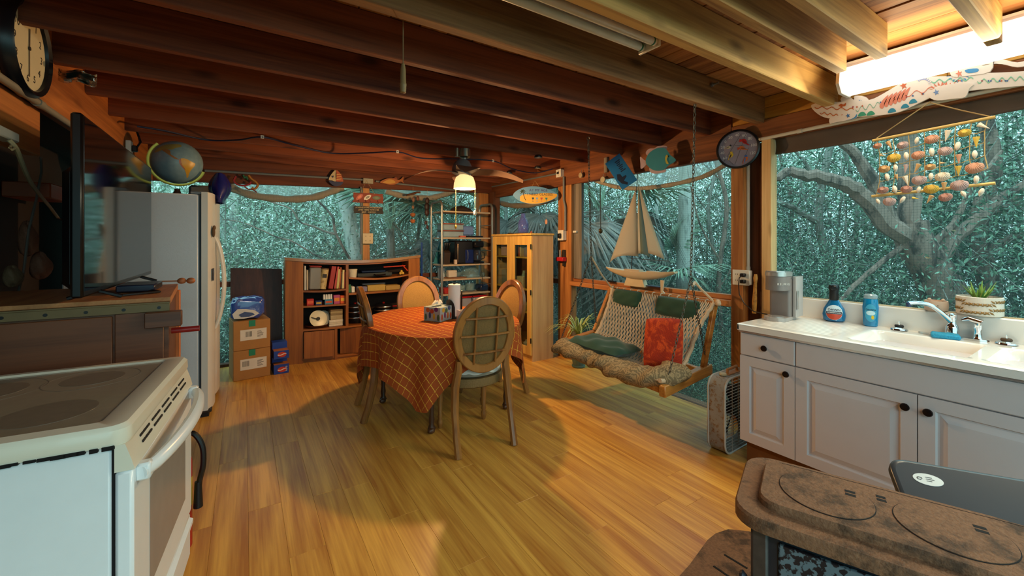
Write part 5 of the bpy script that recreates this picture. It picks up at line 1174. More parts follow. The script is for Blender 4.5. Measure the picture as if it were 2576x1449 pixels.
M().beam(BR1 + Vector((-.12, .02, 0)), BL1 + Vector((-.10, -.02, 0)), .045, .045, b=.005).build('rear_rail', SWW, sw, world=True)
U0 = P(1759, 912, X=2.93); UR0 = Vector((BR1.x - .10, 1.94, BR1.z + .03)); UR1 = P(1800, 752, X=3.20)
UL1 = P(1541, 718, X=3.20); UL0 = Vector((BL1.x - .10, YL, BL1.z + .03))
M().beam(UR0, UR1, .05, .035, up=(0, 1, 0), b=.005).build('upright', SWW, sw, world=True)
M().beam(UL0, UL1, .05, .035, up=(0, 1, 0), b=.005).build('upright', SWW, sw, world=True)
T0, T1 = UL1 + Vector((-.01, 0, -.03)), UR1 + Vector((-.02, -.03, -.03))
M().cyl(T0, T1, .016, n=10).build('top_bar', wood('bar_wood', '#6d3f1d', '#a4682f', 'Y'), sw, world=True)
sp2_ = P(1487, 645, Y=2.80); nb = M()
def netpt(u, v):
    """u across (left to right), v down from the top bar to the front of the seat"""
    ys = T0.y + (T1.y - T0.y) * u; pinch = 1 - .10 * math.sin(PI * min(1, v)) ; yc = (T0.y + T1.y) / 2
    y = yc + (ys - yc) * .93 * pinch
    prof = [(0, 3.17, T0.z + (T1.z - T0.z) * u), (.30, 3.06, .76), (.55, 2.93, .55), (.72, 2.80, .43), (.86, 2.64, .40), (1.0, 2.50, .42)]
    for (a, xa_, za), (b, xb_, zb) in zip(prof[:-1], prof[1:]):
        if v <= b:
            t = (v - a) / (b - a); return Vector((xa_ + (xb_ - xa_) * t + .03 * math.sin(PI*u) * math.sin(PI*v), y, za + (zb - za) * t - .03 * math.sin(PI*u) * math.sin(PI*v)))
    return Vector((2.5, y, .42))
NS = 58; SEG = 22
for i in range(NS):
    pts = []
    for j in range(SEG + 1):
        v = j / SEG; w_ = (.30 if j % 2 else -.30) * (1 if i % 2 else -1) * min(1, 5 * v)
        pts.append(netpt((i + .5 + w_) / NS, v))
    nb.tube(pts, .0062, 4)
nb.build('rope_net', ROPE, sw, world=True, kind='stuff')
ed = M()
for u in (-.015, 1.015): ed = M(); ed.tube([netpt(u, j / 24) + Vector((0, .004 * math.sin(j * 2.4), .004 * math.cos(j * 2.4))) for j in range(25)], .016, 7); ed.build('edge_rope', ROPE, sw, world=True)
kn = M()
for i in range(14):
    u = i / 13; p = T0.lerp(T1, u); kn.tube([p + Vector((.019*math.cos(a), .006*math.sin(a*.5), .019*math.sin(a))) for a in [k*.9 for k in range(9)]], .006, 5)
for p in (T1, T0):
    for k in range(4): kn.sphere(p + Vector((-.02 + .012*k, .01*k - .02, .01*(k % 2))), .02, 8, 5)
kn.build('rope_knots', ROPE, sw, world=True)
m = M(); m.tube([T1 + Vector((0, .02, 0)), T1 + Vector((-.03, .12, .10)), T1 + Vector((-.06, .16, .16)), P(1742, 720, Y=1.86)], .010, 6); m.build('tie_rope', ROPE, sw, world=True); m = M(); m.tube([T0, T0.lerp(sp2_, .5) + Vector((0, 0, -.02)), sp2_], .008, 6); m.build('tie_rope', ROPE, sw, world=True)
# chains
CHN = mat('chain_metal', '#5f5a50', .5, .8)
def chain(pts, name, label, link=.034):
    m = M(); d = 0; pts = [Vector(p) for p in pts]; k = 0
    for a, b in zip(pts[:-1], pts[1:]):
        L = (b - a).length; n = max(1, int(L / (link * .78))); t = (b - a).normalized()
        s = t.cross(Vector((0, 1, 0)));
        if s.length < .1: s = t.cross(Vector((1, 0, 0)))
        s.normalize(); q = t.cross(s)
        for i in range(n):
            c = a.lerp(b, (i + .5) / n); e = s if k % 2 else q; k += 1
            m.tube([c + t * (link*.5*math.sin(x)) * (1) + e * (link*.24*math.cos(x)) for x in [2*PI*j/8 for j in range(8)]], .0030, 4, closed=True)
    return m
c1t = P(1748, 262, Y=1.62); sp1 = P(1738, 700, Y=1.80)
F1 = BR0.lerp(BR1, .10) + Vector((0, 0, .05)); G1 = BR0.lerp(BR1, .93) + Vector((0, 0, .05))
c1 = chain([c1t, sp1, F1], '', ''); c2 = chain([sp1, G1], '', ''); c1.v, base = c1.v, len(c1.v); c1.f += [tuple(i + base for i in f) for f in c2.f]; c1.mi += c2.mi; c1.v += c2.v
for p in (F1, G1): c1.lathe([(.02, -.012), (.022, 0), (.016, .012), (0, .014)], (p.x, p.y, p.z - .012), 10)
c1.tube([c1t + Vector((0, 0, .05)), c1t + Vector((0, 0, .02)), c1t + Vector((.012, 0, .0)), c1t + Vector((0, 0, -.016)), c1t + Vector((-.012, 0, 0))], .003, 6)
solo(c1, 'swing_chain', CHN, 'right hanging chain of the rope swing splitting in two near the orange pillow', 'chain')
c2t = P(1480, 352, Y=2.62); sp2 = P(1487, 645, Y=2.80)
F2 = BL0 + Vector((.04, -.0, .05)); G2 = BL1 + Vector((-.06, 0, .05))
c1 = chain([c2t, sp2, F2], '', ''); c2 = chain([sp2, G2], '', ''); base = len(c1.v); c1.f += [tuple(i + base for i in f) for f in c2.f]; c1.mi += c2.mi; c1.v += c2.v
c1.tube([c2t + Vector((.015*math.cos(a), 0, .015*math.sin(a) + .012)) for a in [2*PI*k/8 for k in range(8)]], .0035, 5, closed=True)
solo(c1, 'swing_chain', CHN, 'left hanging chain of the rope swing in front of the palm fronds', 'chain')
# cushions on the swing
def pillow(o, ex, ey, w_, h_, t, name, mt, label, cat, lump=.0, seed=0, group=None, pinch=.0):
    ex = Vector(ex).normalized(); ey = Vector(ey); ey = (ey - ex*ey.dot(ex)).normalized(); ez = ex.cross(ey); m = M(); n1, n2 = 22, 14
    def f(side):
        def g(u, v):
            a, b = 2*u - 1, 2*v - 1; th = (max(0, 1 - abs(a)**4) * max(0, 1 - abs(b)**4)) ** .5
            k = 1 - pinch * (1 - abs(a)) * 0 
            lm = lump * (math.sin(7*a + seed) * math.cos(5*b + 2*seed) + .5*math.sin(13*a*b + seed))
            x = a * w_/2 * (1 - .06*(abs(b)**3)); y = b * h_/2 * (1 - .06*(abs(a)**3))
            return Vector(o) + ex*x + ey*y + ez*(side*(th*t/2) + lm*(.3 + th)*t)
        return g
    m.grid(f(1), n1, n2); base = len(m.f); mb = M(); mb.grid(f(-1), n1, n2); m.add(mb.v, [q[::-1] for q in mb.f])
    return tag(m.build(name, mt, ang=180), label, cat, group)
def roll(pts, r, name, label, seed):
    m = M(); pts = [Vector(p) for p in pts]; q, rr_ = limb(pts, 1, 1, 8, jit=0); n = 16; k = len(q); vs = []
    for i, p in enumerate(q):
        t = (q[min(i+1, k-1)] - q[max(i-1, 0)]).normalized(); a = Vector((0, 0, 1)) - t*t.z; a.normalize(); b = t.cross(a); e = min(1, min(i, k-1-i)/2.2 + .35)
        for j in range(n):
            th = 2*PI*j/n; w_ = 1 + .10*math.sin(3*th + i*.7 + seed) + .08*math.sin(i*1.1 + 2*th + seed)
            vs.append(p + a*(math.cos(th)*r*e*w_*.85) + b*(math.sin(th)*r*e*w_*1.35))
    m.add(vs, [(i*n+j, i*n+(j+1) % n, (i+1)*n+(j+1) % n, (i+1)*n+j) for i in range(k-1) for j in range(n)] + [tuple(range(n-1, -1, -1)), tuple((k-1)*n+j for j in range(n))])
    return tag(m.build(name, PAIS, ang=180), label, 'cushion')
roll([(2.50, 3.03, .44), (2.50, 2.86, .44), (2.55, 2.66, .41), (2.56, 2.50, .40)], .085, 'seat_cushion', 'left paisley seat cushion curling over the front of the rope swing', 1.0)
roll([(2.53, 2.52, .42), (2.54, 2.34, .39), (2.56, 2.12, .385), (2.62, 1.98, .42), (2.80, 1.96, .44)], .088, 'seat_cushion', 'right paisley seat cushion bunched by the front of the rope swing', 2.6)
GRN_ = mat('green_velvet', '#17402f', .85, var=.2, sheen=.2); ORG, nt, bs = _base('orange_fabric'); N, L = nt.nodes, nt.links
tc_ = N.new('ShaderNodeTexCoord'); n_ = N.new('ShaderNodeTexNoise'); n_.inputs['Scale'].default_value = 9; n_.inputs['Distortion'].default_value = 2; r_ = N.new('ShaderNodeValToRGB'); r_.color_ramp.elements[0].position = .45; r_.color_ramp.elements[1].position = .58
r_.color_ramp.elements[0].color = (*lin('#a82c0c'), 1); r_.color_ramp.elements[1].color = (*lin('#d8521a'), 1); L.new(tc_.outputs['Object'], n_.inputs['Vector']); L.new(n_.outputs['Fac'], r_.inputs[0])
ck = N.new('ShaderNodeTexChecker'); ck.inputs['Scale'].default_value = 150; L.new(tc_.outputs['Object'], ck.inputs['Vector']); mx = N.new('ShaderNodeMix'); mx.data_type = 'RGBA'; mx.inputs['B'].default_value = (*lin('#5c1606'), 1); L.new(r_.outputs[0], mx.inputs['A'])
mu = N.new('ShaderNodeMath'); mu.operation = 'MULTIPLY'; mu.inputs[1].default_value = .45; L.new(ck.outputs['Fac'], mu.inputs[0]); L.new(mu.outputs[0], mx.inputs['Factor']); L.new(mx.outputs['Result'], bs.inputs['Base Color']); bs.inputs['Roughness'].default_value = .9
pillow((2.70, 2.66, .495), (.10, -1, -.05), (1, .1, -.04), .56, .40, .10, 'pillow', GRN_, 'large flat dark green pillow lying on the swing seat', 'pillow', .10, 1.3)
pillow(P(1668, 862, X=2.80), (.30, -.93, .10), (.50, -.62, .75), .31, .40, .10, 'pillow', ORG, 'bright orange red patterned pillow leaning on the swing net', 'pillow', .04, .5)
# head pillows hang on the top bar
tl = lambda u, dz, dx: T0.lerp(T1, u) + Vector((dx, 0, dz))
axb = (T1 - T0).normalized()
pillow(tl(.21, -.072, -.045), axb, (.25, 0, 1), .35, .17, .085, 'head_pillow', GRN_, 'left green head pillow tied to the swing top bar', 'pillow', .03, 2)
pillow(tl(.70, -.085, -.050), axb, (.25, 0, 1), .43, .18, .09, 'head_pillow', GRN_, 'right wider green head pillow tied to the swing top bar', 'pillow', .03, 3)

# ================================================================ model sailboat on the sill
ZS = .988
hb = P(1525, 678, X=3.27); st_ = P(1700, 690, X=3.27)
HY0, HY1 = hb.y, st_.y; Lh = HY0 - HY1
bo = thing('model_sailboat', 'large model sailing yacht with tan sails on the window sill', 'model boat', (3.27, (HY0+HY1)/2, ZS))
CRM = mat('hull_cream', '#cdbb9c', .35, var=.05)
hl = M(); n = 18; vs = []
zd = lambda t: 1.128 + .022*(2*t-1)**2 + .012*t*0
for i in range(n + 1):
    t = i / n; y = HY0 + (HY1 - HY0)*t; b = .062 * (math.sin(PI * (t ** .75) * .92)) ** .8 + (.0 if t < .9 else .012); dpt = .085 * math.sin(PI * min(1, (t*.93 + .03))) ** .75
    if t < .02: b = .003
    z1 = zd(t)
    for j in range(9):
        a = PI * j / 8; vs.append((3.27 + b*math.cos(a)*(1), y, z1 - dpt*math.sin(a)**.8))
k9 = 9; fs = [(i*k9+j, i*k9+j+1, (i+1)*k9+j+1, (i+1)*k9+j) for i in range(n) for j in range(8)] + [(i*k9, (i+1)*k9, (i+1)*k9+8, i*k9+8) for i in range(n)] + [tuple(n*k9+j for j in range(9)), tuple(8-j for j in range(9))]
hl.add(vs, fs); hull = hl.build('hull', CRM, bo, world=True)
M().prism([(-.13, 0), (.13, 0), (.095, .10), (-.085, .10)], (3.25, HY0 - .46*Lh, ZS - .012), (0, -1, 0), (0, 0, 1), (.055, 0, 0)).build('stand', mat('stand_cream', '#d9c29a', .5), bo, world=True)
M().prism([(0, 0), (.04, .0), (.025, -.10), (.05, -.12), (.03, -.13), (.005, -.11)], (3.265, HY1 + .19*Lh, 1.06), (0, -1, 0), (0, 0, 1), (.012, 0, 0)).build('rudder', CRM, bo, world=True)
M().box(3.235, 3.305, HY0 - .55*Lh, HY0 - .32*Lh, 1.12, 1.145, .006).box(3.24, 3.30, HY0 - .78*Lh, HY0 - .64*Lh, 1.12, 1.14, .006).build('cabin_top', mat('cabin', '#b9a488', .5), hull, world=True)
mb_, mt0 = P(1587, 680, X=3.27), P(1604, 437, X=3.27)
M().cyl((3.27, mt0.y + .08, 1.13), mt0, .006, .003, n=8).build('mast', mat('mast', '#3d4a52', .5, .3), bo, world=True)
def sail(poly, name, mt, bulge):
    """triangle a (head), b (luff foot), c (clew), bellied along x"""
    a, b, c = [Vector(p) for p in poly]; m = M(); n = 10; vs = []; ix = {}
    for i in range(n + 1):
        for j in range(i + 1):
            s = i / n; t = j / i if i else 0; p = a.lerp(b.lerp(c, t), s); p.x += bulge * math.sin(PI*t) * s; p.z += .02*0 + (.035*math.sin(PI*t) if i == n else 0)
            ix[(i, j)] = len(vs); vs.append(p)
    fs = []
    for i in range(n):
        for j in range(i + 1):
            fs.append((ix[(i, j)], ix[(i+1, j)], ix[(i+1, j+1)]))
            if j < i: fs.append((ix[(i, j)], ix[(i+1, j+1)], ix[(i, j+1)]))
    m.add(vs, fs); return m.build(name, mt, bo, world=True, solid=.0015)
SAIL = veil('sailcloth', '#e2d0b8', .95); SAIL2 = mat('sail_stripe', '#5c706c', .8)
hd = P(1606, 462, X=3.27)
sail((P(1599, 475, X=3.262), P(1534, 660, X=3.262), P(1606, 645, X=3.262)), 'jib', SAIL, -.05)
sail((hd, P(1601, 640, X=3.272), P(1672, 653, X=3.272)), 'main_sail', SAIL, -.03)
sail((P(1605, 470, X=3.262), P(1612, 645, X=3.256), P(1638, 650, X=3.256)), 'sail_stripe', SAIL2, -.045)
M().cyl(P(1588, 650, X=3.27), P(1684, 657, X=3.27), .004, n=6).build('boom', mat('mast', '#3d4a52'), bo, world=True)
rg_ = M()
for a, b in (((1604, 440), (1527, 678)), ((1604, 440), (1680, 657)), ((1606, 520), (1650, 655))): rg_.cyl(P(*a, X=3.27), P(*b, X=3.27), .0012, n=4)
rg_.build('rigging', mat('rig_line', '#4a4a44', .7), bo, world=True)
solo(M().box(3.275, 3.33, 2.50, 2.72, .986, .996, .002), 'booklet', mat('navy_cover', '#2b3350', .4), 'flat dark booklet on the sill beside the boat stand', 'booklet')
solo(M().box(3.29, 3.34, 3.10, 3.2, .986, 1.005, .004).cyl((3.3, 3.12, 1.0), (3.3, 3.12, 1.08), .005, n=6), 'small_stand', BLACKP, 'small black stand on the sill left of the boat', 'stand')

# ================================================================ spider plant in a pot
sp = thing('spider_plant', 'spider plant with long arching yellow green leaves behind the swing', 'plant', (0, 0, 0)); q = P(1455, 918, Z=0.02); sp.location = (q.x, q.y, .002); XF[sp.name] = Matrix.Translation((q.x, q.y, .002))
M().lathe([(.06, 0), (.075, .005), (.075, .02), (.062, .022), (.085, .15), (.092, .15), (.092, .17), (.08, .17), (.07, .14), (0, .14)], (0, 0, 0), 18).build('pot', mat('green_pot', '#55695c', .5), sp)
M().cyl((0, 0, .14), (0, 0, .40), .03, n=8).build('stem', mat('dry_stem', '#6b6b45', .8), sp)
SPL = leafmat('spider_leaf', '#7f9a48', '#c9cf86', .5); lfm = M()
for i in range(46):
    a = random.uniform(0, 2*PI); L = random.uniform(.22, .42); rise = random.uniform(.10, .26); c, s = math.cos(a), math.sin(a); vs = []
    for j in range(7):
        t = j / 6; r = L*t; z = .36 + rise*math.sin(PI*min(t*.75, 1)) - .05*t*t; w_ = .011*(1 - t*.9) 
        vs += [(r*c - w_*s, r*s + w_*c, z), (r*c + w_*s, r*s - w_*c, z)]
    lfm.add(vs, [(j*2, j*2+1, j*2+3, j*2+2) for j in range(6)])
lfm.build('leaves', SPL, sp, kind='stuff')
# ================================================================ things on the right wall and posts
def plug(m, p): m.box(p[0] - .035, p[0], p[1] - .018, p[1] + .018, p[2] - .014, p[2] + .014, .005)
def outlet_box(c, w_, h_, label, axis='X', n=2):
    """box on a wall facing -X (axis X) or -Y"""
    t = thing('outlet_box', label, 'outlet', c, 0 if axis == 'X' else PI/2 * 0)
    T = Matrix() if axis == 'X' else Matrix.Rotation(PI/2, 4, 'Z')
    M(T).box(-.05, 0, -w_/2, w_/2, -h_/2, h_/2, .004).build('box', WHITEBOX, t); 
    M(T).box(-.056, -.0505, -w_/2 - .003, w_/2 + .003, -h_/2 - .003, h_/2 + .003, .002).build('cover_plate', WHITEBOX, t)
    s = M(T)
    for g in range(n):
        y0 = (g - (n-1)/2) * w_/n
        for zz in (-.024, .024):
            s.box(-.0572, -.0562, y0 - .009, y0 - .006, zz - .005, zz + .006); s.box(-.0572, -.0562, y0 + .006, y0 + .009, zz - .005, zz + .006)
    s.build('sockets', SLOT, t)
    pl_ = M(T)
    return t, T
pA = P(1865, 698, X=3.30)
ob, T = outlet_box((3.345, pA.y, pA.z), .125, .115, 'white double outlet box with two black plugs by the coffee maker')
for z_ in (.022, -.028): pp = M(); plug(pp, (-.058, -.028, z_)); pp.build('plug', BLACKP, ob)
c = M(); o0 = Vector((3.345 - .09, pA.y - .028, pA.z + .02))
c.tube([o0, o0 + Vector((-.02, .01, -.02)), o0 + Vector((-.01, .02, -.07)), o0 + Vector((0, .02, -.15)), o0 + Vector((-.0, -.02, -.22)), o0 + Vector((-.02, -.10, -.265)), Vector((3.17, 1.40, .885))], .004, 6)
solo(c, 'appliance_cord', BLACKP, 'black power cord drooping from the outlet box to the coffee maker', 'cord')
for px, lb in ((1862, 'left white conduit running down the post from the bird thermometer'), (1882, 'right white conduit running down the post from the bird thermometer')):
    a = P(px, 682, X=3.355); b = P(px, 430, X=3.355)
    t = M(); t.cyl((a.x, a.y, pA.z + .058), (a.x, a.y, 2.30), .0135, n=12); t.cyl((a.x, a.y, pA.z + .058), (a.x, a.y, pA.z + .085), .017, n=12); solo(t, 'conduit', WHITEP, lb, 'pipe')
solo(M().cyl((3.355, P(1869, 790, X=3.355).y, .30), (3.355, P(1869, 790, X=3.355).y, pA.z - .058), .0135, n=12), 'conduit', WHITEP, 'white conduit running down behind the counter from the outlet box', 'pipe')
t = M(); t.cyl((3.285, 1.60, 2.196), (3.285, -1.0, 2.235), .0125, n=12); t.cyl((3.285, 1.36, 2.199), (3.285, 1.33, 2.2), .0155, n=12); t.tube([(3.285, 1.60, 2.196), (3.30, 1.63, 2.20), (3.345, 1.645, 2.24), (3.355, 1.65, 2.32)], .0125, 10)
solo(t, 'conduit', WHITEP, 'long white conduit along the beam over the sink window', 'pipe')
# rolled shade over the sink window
vl = M(); n = 40
vl.grid(lambda u, v: (3.345 + .012*math.sin(v*PI) + .004*math.sin(u*40), 1.53 - 2.6*u, 2.19 - v*(.115 + .012*math.sin(u*9) - .03*u)), n, 6)
solo(vl, 'window_blind', mat('shade_fabric', '#5f5248', .9, var=.2, scale=8), 'brown grey fabric blind gathered along the top of the sink screen', 'blind', solid=.01)
# bird thermometer
tq = P(1856, 375, X=3.245); TD = Vector((-.93, -.36, 0)).normalized(); ex = Vector((0, 0, 1)).cross(TD).normalized()
th = thing('dial_thermometer', 'round dial thermometer painted with red and yellow birds', 'thermometer', tq); TF = frame(tq, ex, (0, 0, 1))
R0 = .148
def disc(m, r, z0, z1, n=36): return m.lathe([(r, z0), (r, z1), (0, z1)], (0, 0, 0), n)
M(TF).lathe([(R0, -.02), (R0 + .006, -.005), (R0 + .004, .012), (R0 - .008, .016), (R0 - .012, .006), (R0 - .012, -.02), (R0, -.02)], (0, 0, 0), 40, cap=False).build('rim', mat('rim_black', '#14161a', .3), th, world=True)
disc(M(TF), R0 - .011, -.018, .002).build('dial', mat('dial_lilac', '#8d8492', .4, var=.15, scale=12), th, world=True)
NUMW = mat('dial_white', '#e6e2e0', .5)
for k, (s, a) in enumerate((('60', 214), ('40', 190), ('20', 166), ('0', 142), ('20', 118), ('40', 92), ('60', 66), ('80', 40), ('100', 8), ('120', -24))):
    r = R0 * .74; textmesh(s, .030, NUMW, 'numeral', th, TF @ Matrix.Translation((r*math.cos(R_(a)), r*math.sin(R_(a)), .0028)), .0003)
BIRDS = {}
def bird(x, y, s, ang, body, head, wing):
    c, sn = math.cos(ang), math.sin(ang); T = TF @ Matrix.Translation((x, y, .0028)) @ Matrix.Rotation(ang, 4, 'Z') @ Matrix.Scale(s, 4)
    b = M(T); b.prism([(-.5, -.05), (-.95, -.16), (-1.0, -.08), (-.55, .10), (-.2, .28), (.2, .30), (.45, .15), (.42, -.12), (.1, -.3), (-.3, -.22)], (0, 0, 0), (1, 0, 0), (0, 1, 0), (0, 0, .02)); b.build('bird_body', mat('bird_' + body, body, .6), th, world=True)
    h = M(T); h.prism([(.2, .25), (.3, .46), (.42, .60), (.50, .48), (.58, .34), (.74, .26), (.56, .20), (.45, .12)], (0, 0, .021), (1, 0, 0), (0, 1, 0), (0, 0, .02)); h.build('bird_head', mat('bird_' + head, head, .6), th, world=True)
    g = M(T); g.prism([(-.7, -.1), (-.3, .12), (.1, .2), (.15, .05), (-.2, -.1)], (0, 0, .022), (1, 0, 0), (0, 1, 0), (0, 0, .02)); g.build('bird_wing', mat('bird_' + wing, wing, .6), th, world=True)
bird(.045, .055, .050, 2.2, '#b3201c', '#c22a20', '#8e1a16'); bird(.03, .005, .046, 2.6, '#c4662a', '#b9482a', '#8a4a26'); bird(-.045, -.045, .042, .9, '#d9b62a', '#d9b62a', '#3b3528')
bird(-.065, .02, .036, .1, '#b9aa8c', '#26221f', '#6d685e'); bird(.055, -.085, .044, .9, '#c4622a', '#3b62a8', '#3f6fb5')
tw = M(TF)
for a, b in (((-.11, -.11), (.02, .11)), ((-.02, -.12), (.06, .12)), ((.03, -.11), (.075, -.0)), ((-.09, -.05), (-.03, -.12)), ((-.02, .03), (.10, .02))): tw.beam((*a, .0024), (*b, .0024), .0022, .0006)
tw.build('twigs', mat('twig_ink', '#4a433f', .7), th, world=True)
# carved wooden stick on the post
a, b = P(1897, 788, X=3.27), P(1901, 690, X=3.27)
ck_ = M(); ck_.tube([(a.x, a.y, .875), a, a.lerp(b, .3), a.lerp(b, .6), a.lerp(b, .78), a.lerp(b, .9), b], [.014, .015, .017, .013, .011, .016, .010], 10); solo(ck_, 'carved_stick', mat('carved_wood', '#b5833c', .5, var=.3, scale=30, stain='#6e3e1a', stain_amt=.42, stain_scale=24), 'carved yellow wooden stick standing by the pale post', 'stick')
# post by the yellow cabinet
pB = P(1416, 592, X=3.30)
ob2, _ = outlet_box((3.30, pB.y - .02, pB.z), .10, .12, 'white outlet box with one black plug on the post by the yellow cabinet', n=1)
pp = M(); pp.box(-.09, -.058, -.022, .022, -.035, .022, .006); pp.build('plug', BLACKP, ob2)
pT = P(1412, 437, X=3.30)
ob3, _ = outlet_box((3.30, pT.y - .01, pT.z), .09, .09, 'white junction box at the top of the post by the surfboard sign', n=1)
M().box(-.075, -.058, -.015, .015, -.012, .015, .005).build('plug', BLACKP, ob3)
y1 = P(1423, 520, X=3.28).y
solo(M().tube([(3.275, P(1419, 455, X=3.28).y, pT.z - .05), (3.275, P(1419, 470, X=3.28).y, 1.93), (3.275, y1, 1.84), (3.275, y1, pB.z + .06)], .013, 10), 'conduit', GREYP, 'grey bent conduit down the post between its two boxes', 'pipe')
solo(M().cyl((3.285, 3.98, P(1397, 438, X=3.285).z), (3.285, 5.66, P(1264, 464, X=3.285).z), .011, n=10), 'conduit', GREYP, 'grey conduit along the beam above the surfboard sign', 'pipe')
rdm = mat('red_plastic', '#b3202a', .35)
rc = thing('wall_pocket', 'red plastic pocket on the post holding a grey phone handset', 'holder', (3.27, P(1412, 645, X=3.27).y, P(1412, 657, X=3.27).z))
m = M(); m.box(-.035, .028, -.07, .07, 0, .05, .006); m.build('pocket', rdm, rc)
M().box(-.02, .0, -.0, .022, .02, .14, .006).build('handset', mat('handset', '#8d9298', .4), rc)
M().box(.0, .028, -.055, -.015, -.06, .14, .004).build('backing', mat('dark_strip', '#2a2019', .6), rc)
solo(M().box(3.24, 3.31, 4.22, 4.30, .957, 1.17, .008).box(3.25, 3.30, 4.23, 4.29, 1.171, 1.185, .004), 'spray_can', mat('can_black', '#15171c', .35), 'black canister on the rail behind the yellow cabinet', 'canister')
# hanging hardware
def disc_thing(px, py, X, r, label, name, mt, cat='pulley'):
    q = P(px, py, X=X); t = thing(name, label, cat, q); T = frame(q, (0, 1, 0), (0, 0, 1))
    M(T @ Matrix.Rotation(R_(0), 4, 'Y')).lathe([(0, -.008), (r, -.008), (r, -.004), (r*.8, 0), (r, .004), (r, .008), (0, .008)], (0, 0, 0), 18).build('wheel', mt, t, world=True)
    M(T).cyl((0, r*.2, .012), (0, r*2.0, .012), .003, n=5).build('hook', ZINC, t, world=True)
    return t
disc_thing(1517, 452, 3.26, .033, 'pale round pulley wheel hanging from the beam left of the license plate', 'pulley', mat('pulley_cream', '#a8a48d', .5))
disc_thing(1461, 441, 3.26, .030, 'small pale pulley hanging by the corner junction box', 'pulley', mat('pulley_tan', '#a39478', .5))
wt = M(); q0, q1 = P(1510, 470, X=3.24), P(1511, 578, X=3.24)
wt = chain([q0, q1], '', '', .02); t = thing('hanging_weight', 'dark brass weight hanging on a thin chain before the swing screen', 'weight', q1)
wt.build('chain', CHN, t, world=True); M().sphere((q1.x, q1.y, q1.z - .012), (.022, .022, .030), 12, 8).build('weight', mat('dark_brass', '#4b3c24', .4, .7), t, world=True)
solo(M().box(3.29, 3.32, P(1448, 583, X=3.31).y - .03, P(1448, 583, X=3.31).y + .03, P(1448, 583, X=3.31).z - .012, P(1448, 583, X=3.31).z + .012, .003), 'sensor', WHITEBOX, 'tiny white sensor on the grey stud by the swing screen', 'sensor')
solo(M().box(3.27, 3.30, P(1526, 425, X=3.29).y - .022, P(1526, 425, X=3.29).y + .022, P(1526, 425, X=3.29).z - .04, P(1526, 420, X=3.29).z + .10, .003), 'wood_block', GREYW, 'small grey wood block on the beam behind the blue plate', 'block')
bq = P(1786, 215, Y=1.595); t = thing('bolt', 'zinc bolt sticking out of the ceiling joist over the swing', 'bolt', bq)
M().cyl((bq.x, bq.y, bq.z), (bq.x, bq.y - .06, bq.z + .0), .007, n=8).build('shank', ZINC, t, world=True); M().cyl((bq.x, bq.y - .012, bq.z), (bq.x, bq.y - .022, bq.z), .015, n=6).build('nut', ZINC, t, world=True)
# blue plate and wooden fish
q = P(1562, 432, X=3.14); T = frame(q, (.5, -.86, .0), (0, -.0, 1)) @ Matrix.Rotation(R_(-58), 4, 'Z')
lp = thing('license_plate', 'tilted bright blue license plate with a dark whale drawing', 'plate', q)
T = T @ Matrix.Scale(1.55, 4); M(T).box(-.105, .105, -.055, .055, -.002, .002, .001).build('plate', mat('plate_blue', '#1f6fae', .35, var=.15), lp, world=True)
PI_ = mat('plate_ink', '#0d2340', .5); m = M(T); m.prism([(-.0, -.03), (.03, -.045), (.07, -.035), (.095, -.01), (.085, .0), (.06, -.015), (.045, .015), (.035, .012), (.035, -.01), (.01, -.012)], (0, 0, .0022), (1, 0, 0), (0, 1, 0), (0, 0, .0006)); m.build('whale', PI_, lp, world=True)
m = M(T)
for i in range(7): m.box(-.075 + i*.012, -.068 + i*.012, .0 + .004*(i % 2), .035 - .006*(i % 3), .0022, .0028)
m.build('script_marks', PI_, lp, world=True)
def cut(poly, c, ex, ey, s, thick, name, mt, parent, off=0.0):
    T = frame(c, ex, ey); m = M(T); m.prism([(p[0]*s, p[1]*s) for p in poly], (0, 0, off), (1, 0, 0), (0, 1, 0), (0, 0, thick)); return m.build(name, mt, parent, world=True, ang=30)
def smooth_poly(p, k=4):
    out = []; n = len(p)
    for i in range(n):
        p0, p1, p2, p3 = [Vector((*p[(i+d) % n], 0)) for d in (-1, 0, 1, 2)]
        for j in range(k):
            t = j/k; q = .5*((2*p1) + (p2-p0)*t + (2*p0-5*p1+4*p2-p3)*t*t + (3*p1-p0-3*p2+p3)*t**3); out.append((q.x, q.y))
    return out
fq = P(1655, 403, X=3.14); fs_ = thing('wooden_fish', 'turquoise wooden fish with pink fins on the beam over the boat', 'fish', fq)
FX, FY = (.45, -.88, -.06), (0, -.06, 1)
cut(smooth_poly([(-.085, -.005), (-.065, .05), (-.01, .085), (.05, .08), (.085, .035), (.125, .0), (.115, -.02), (.08, -.04), (.04, -.075), (-.02, -.075), (-.065, -.045)]), fq, FX, FY, 1.22, .018, 'body', mat('turquoise', '#3f8f98', .6, var=.08), fs_, 0)
PK = mat('pale_pink', '#c9a9a8', .6)
cut(smooth_poly([(-.06, .03), (-.09, .055), (-.07, .085), (-.03, .088), (-.01, .10), (.03, .105), (.06, .095), (.05, .07), (0, .06)]), fq, FX, FY, 1.22, .010, 'top_fin', PK, fs_, -.004)
cut(smooth_poly([(-.075, -.015), (-.105, .01), (-.13, .03), (-.125, -.02), (-.12, -.06), (-.095, -.045)]), fq, FX, FY, 1.22, .010, 'tail', PK, fs_, -.004)
cut(smooth_poly([(-.05, -.05), (-.05, -.085), (-.02, -.098), (.03, -.095), (.06, -.085), (.05, -.06)]), fq, FX, FY, 1.22, .010, 'lower_fin', PK, fs_, -.004)
cut(smooth_poly([(.055, .02), (.065, .035), (.072, .02), (.066, 0), (.08, -.03), (.065, -.03), (.056, -.005)]), fq, FX, FY, 1.22, .004, 'gill_mark', mat('gill_yellow', '#c9b64a', .6), fs_, .019)
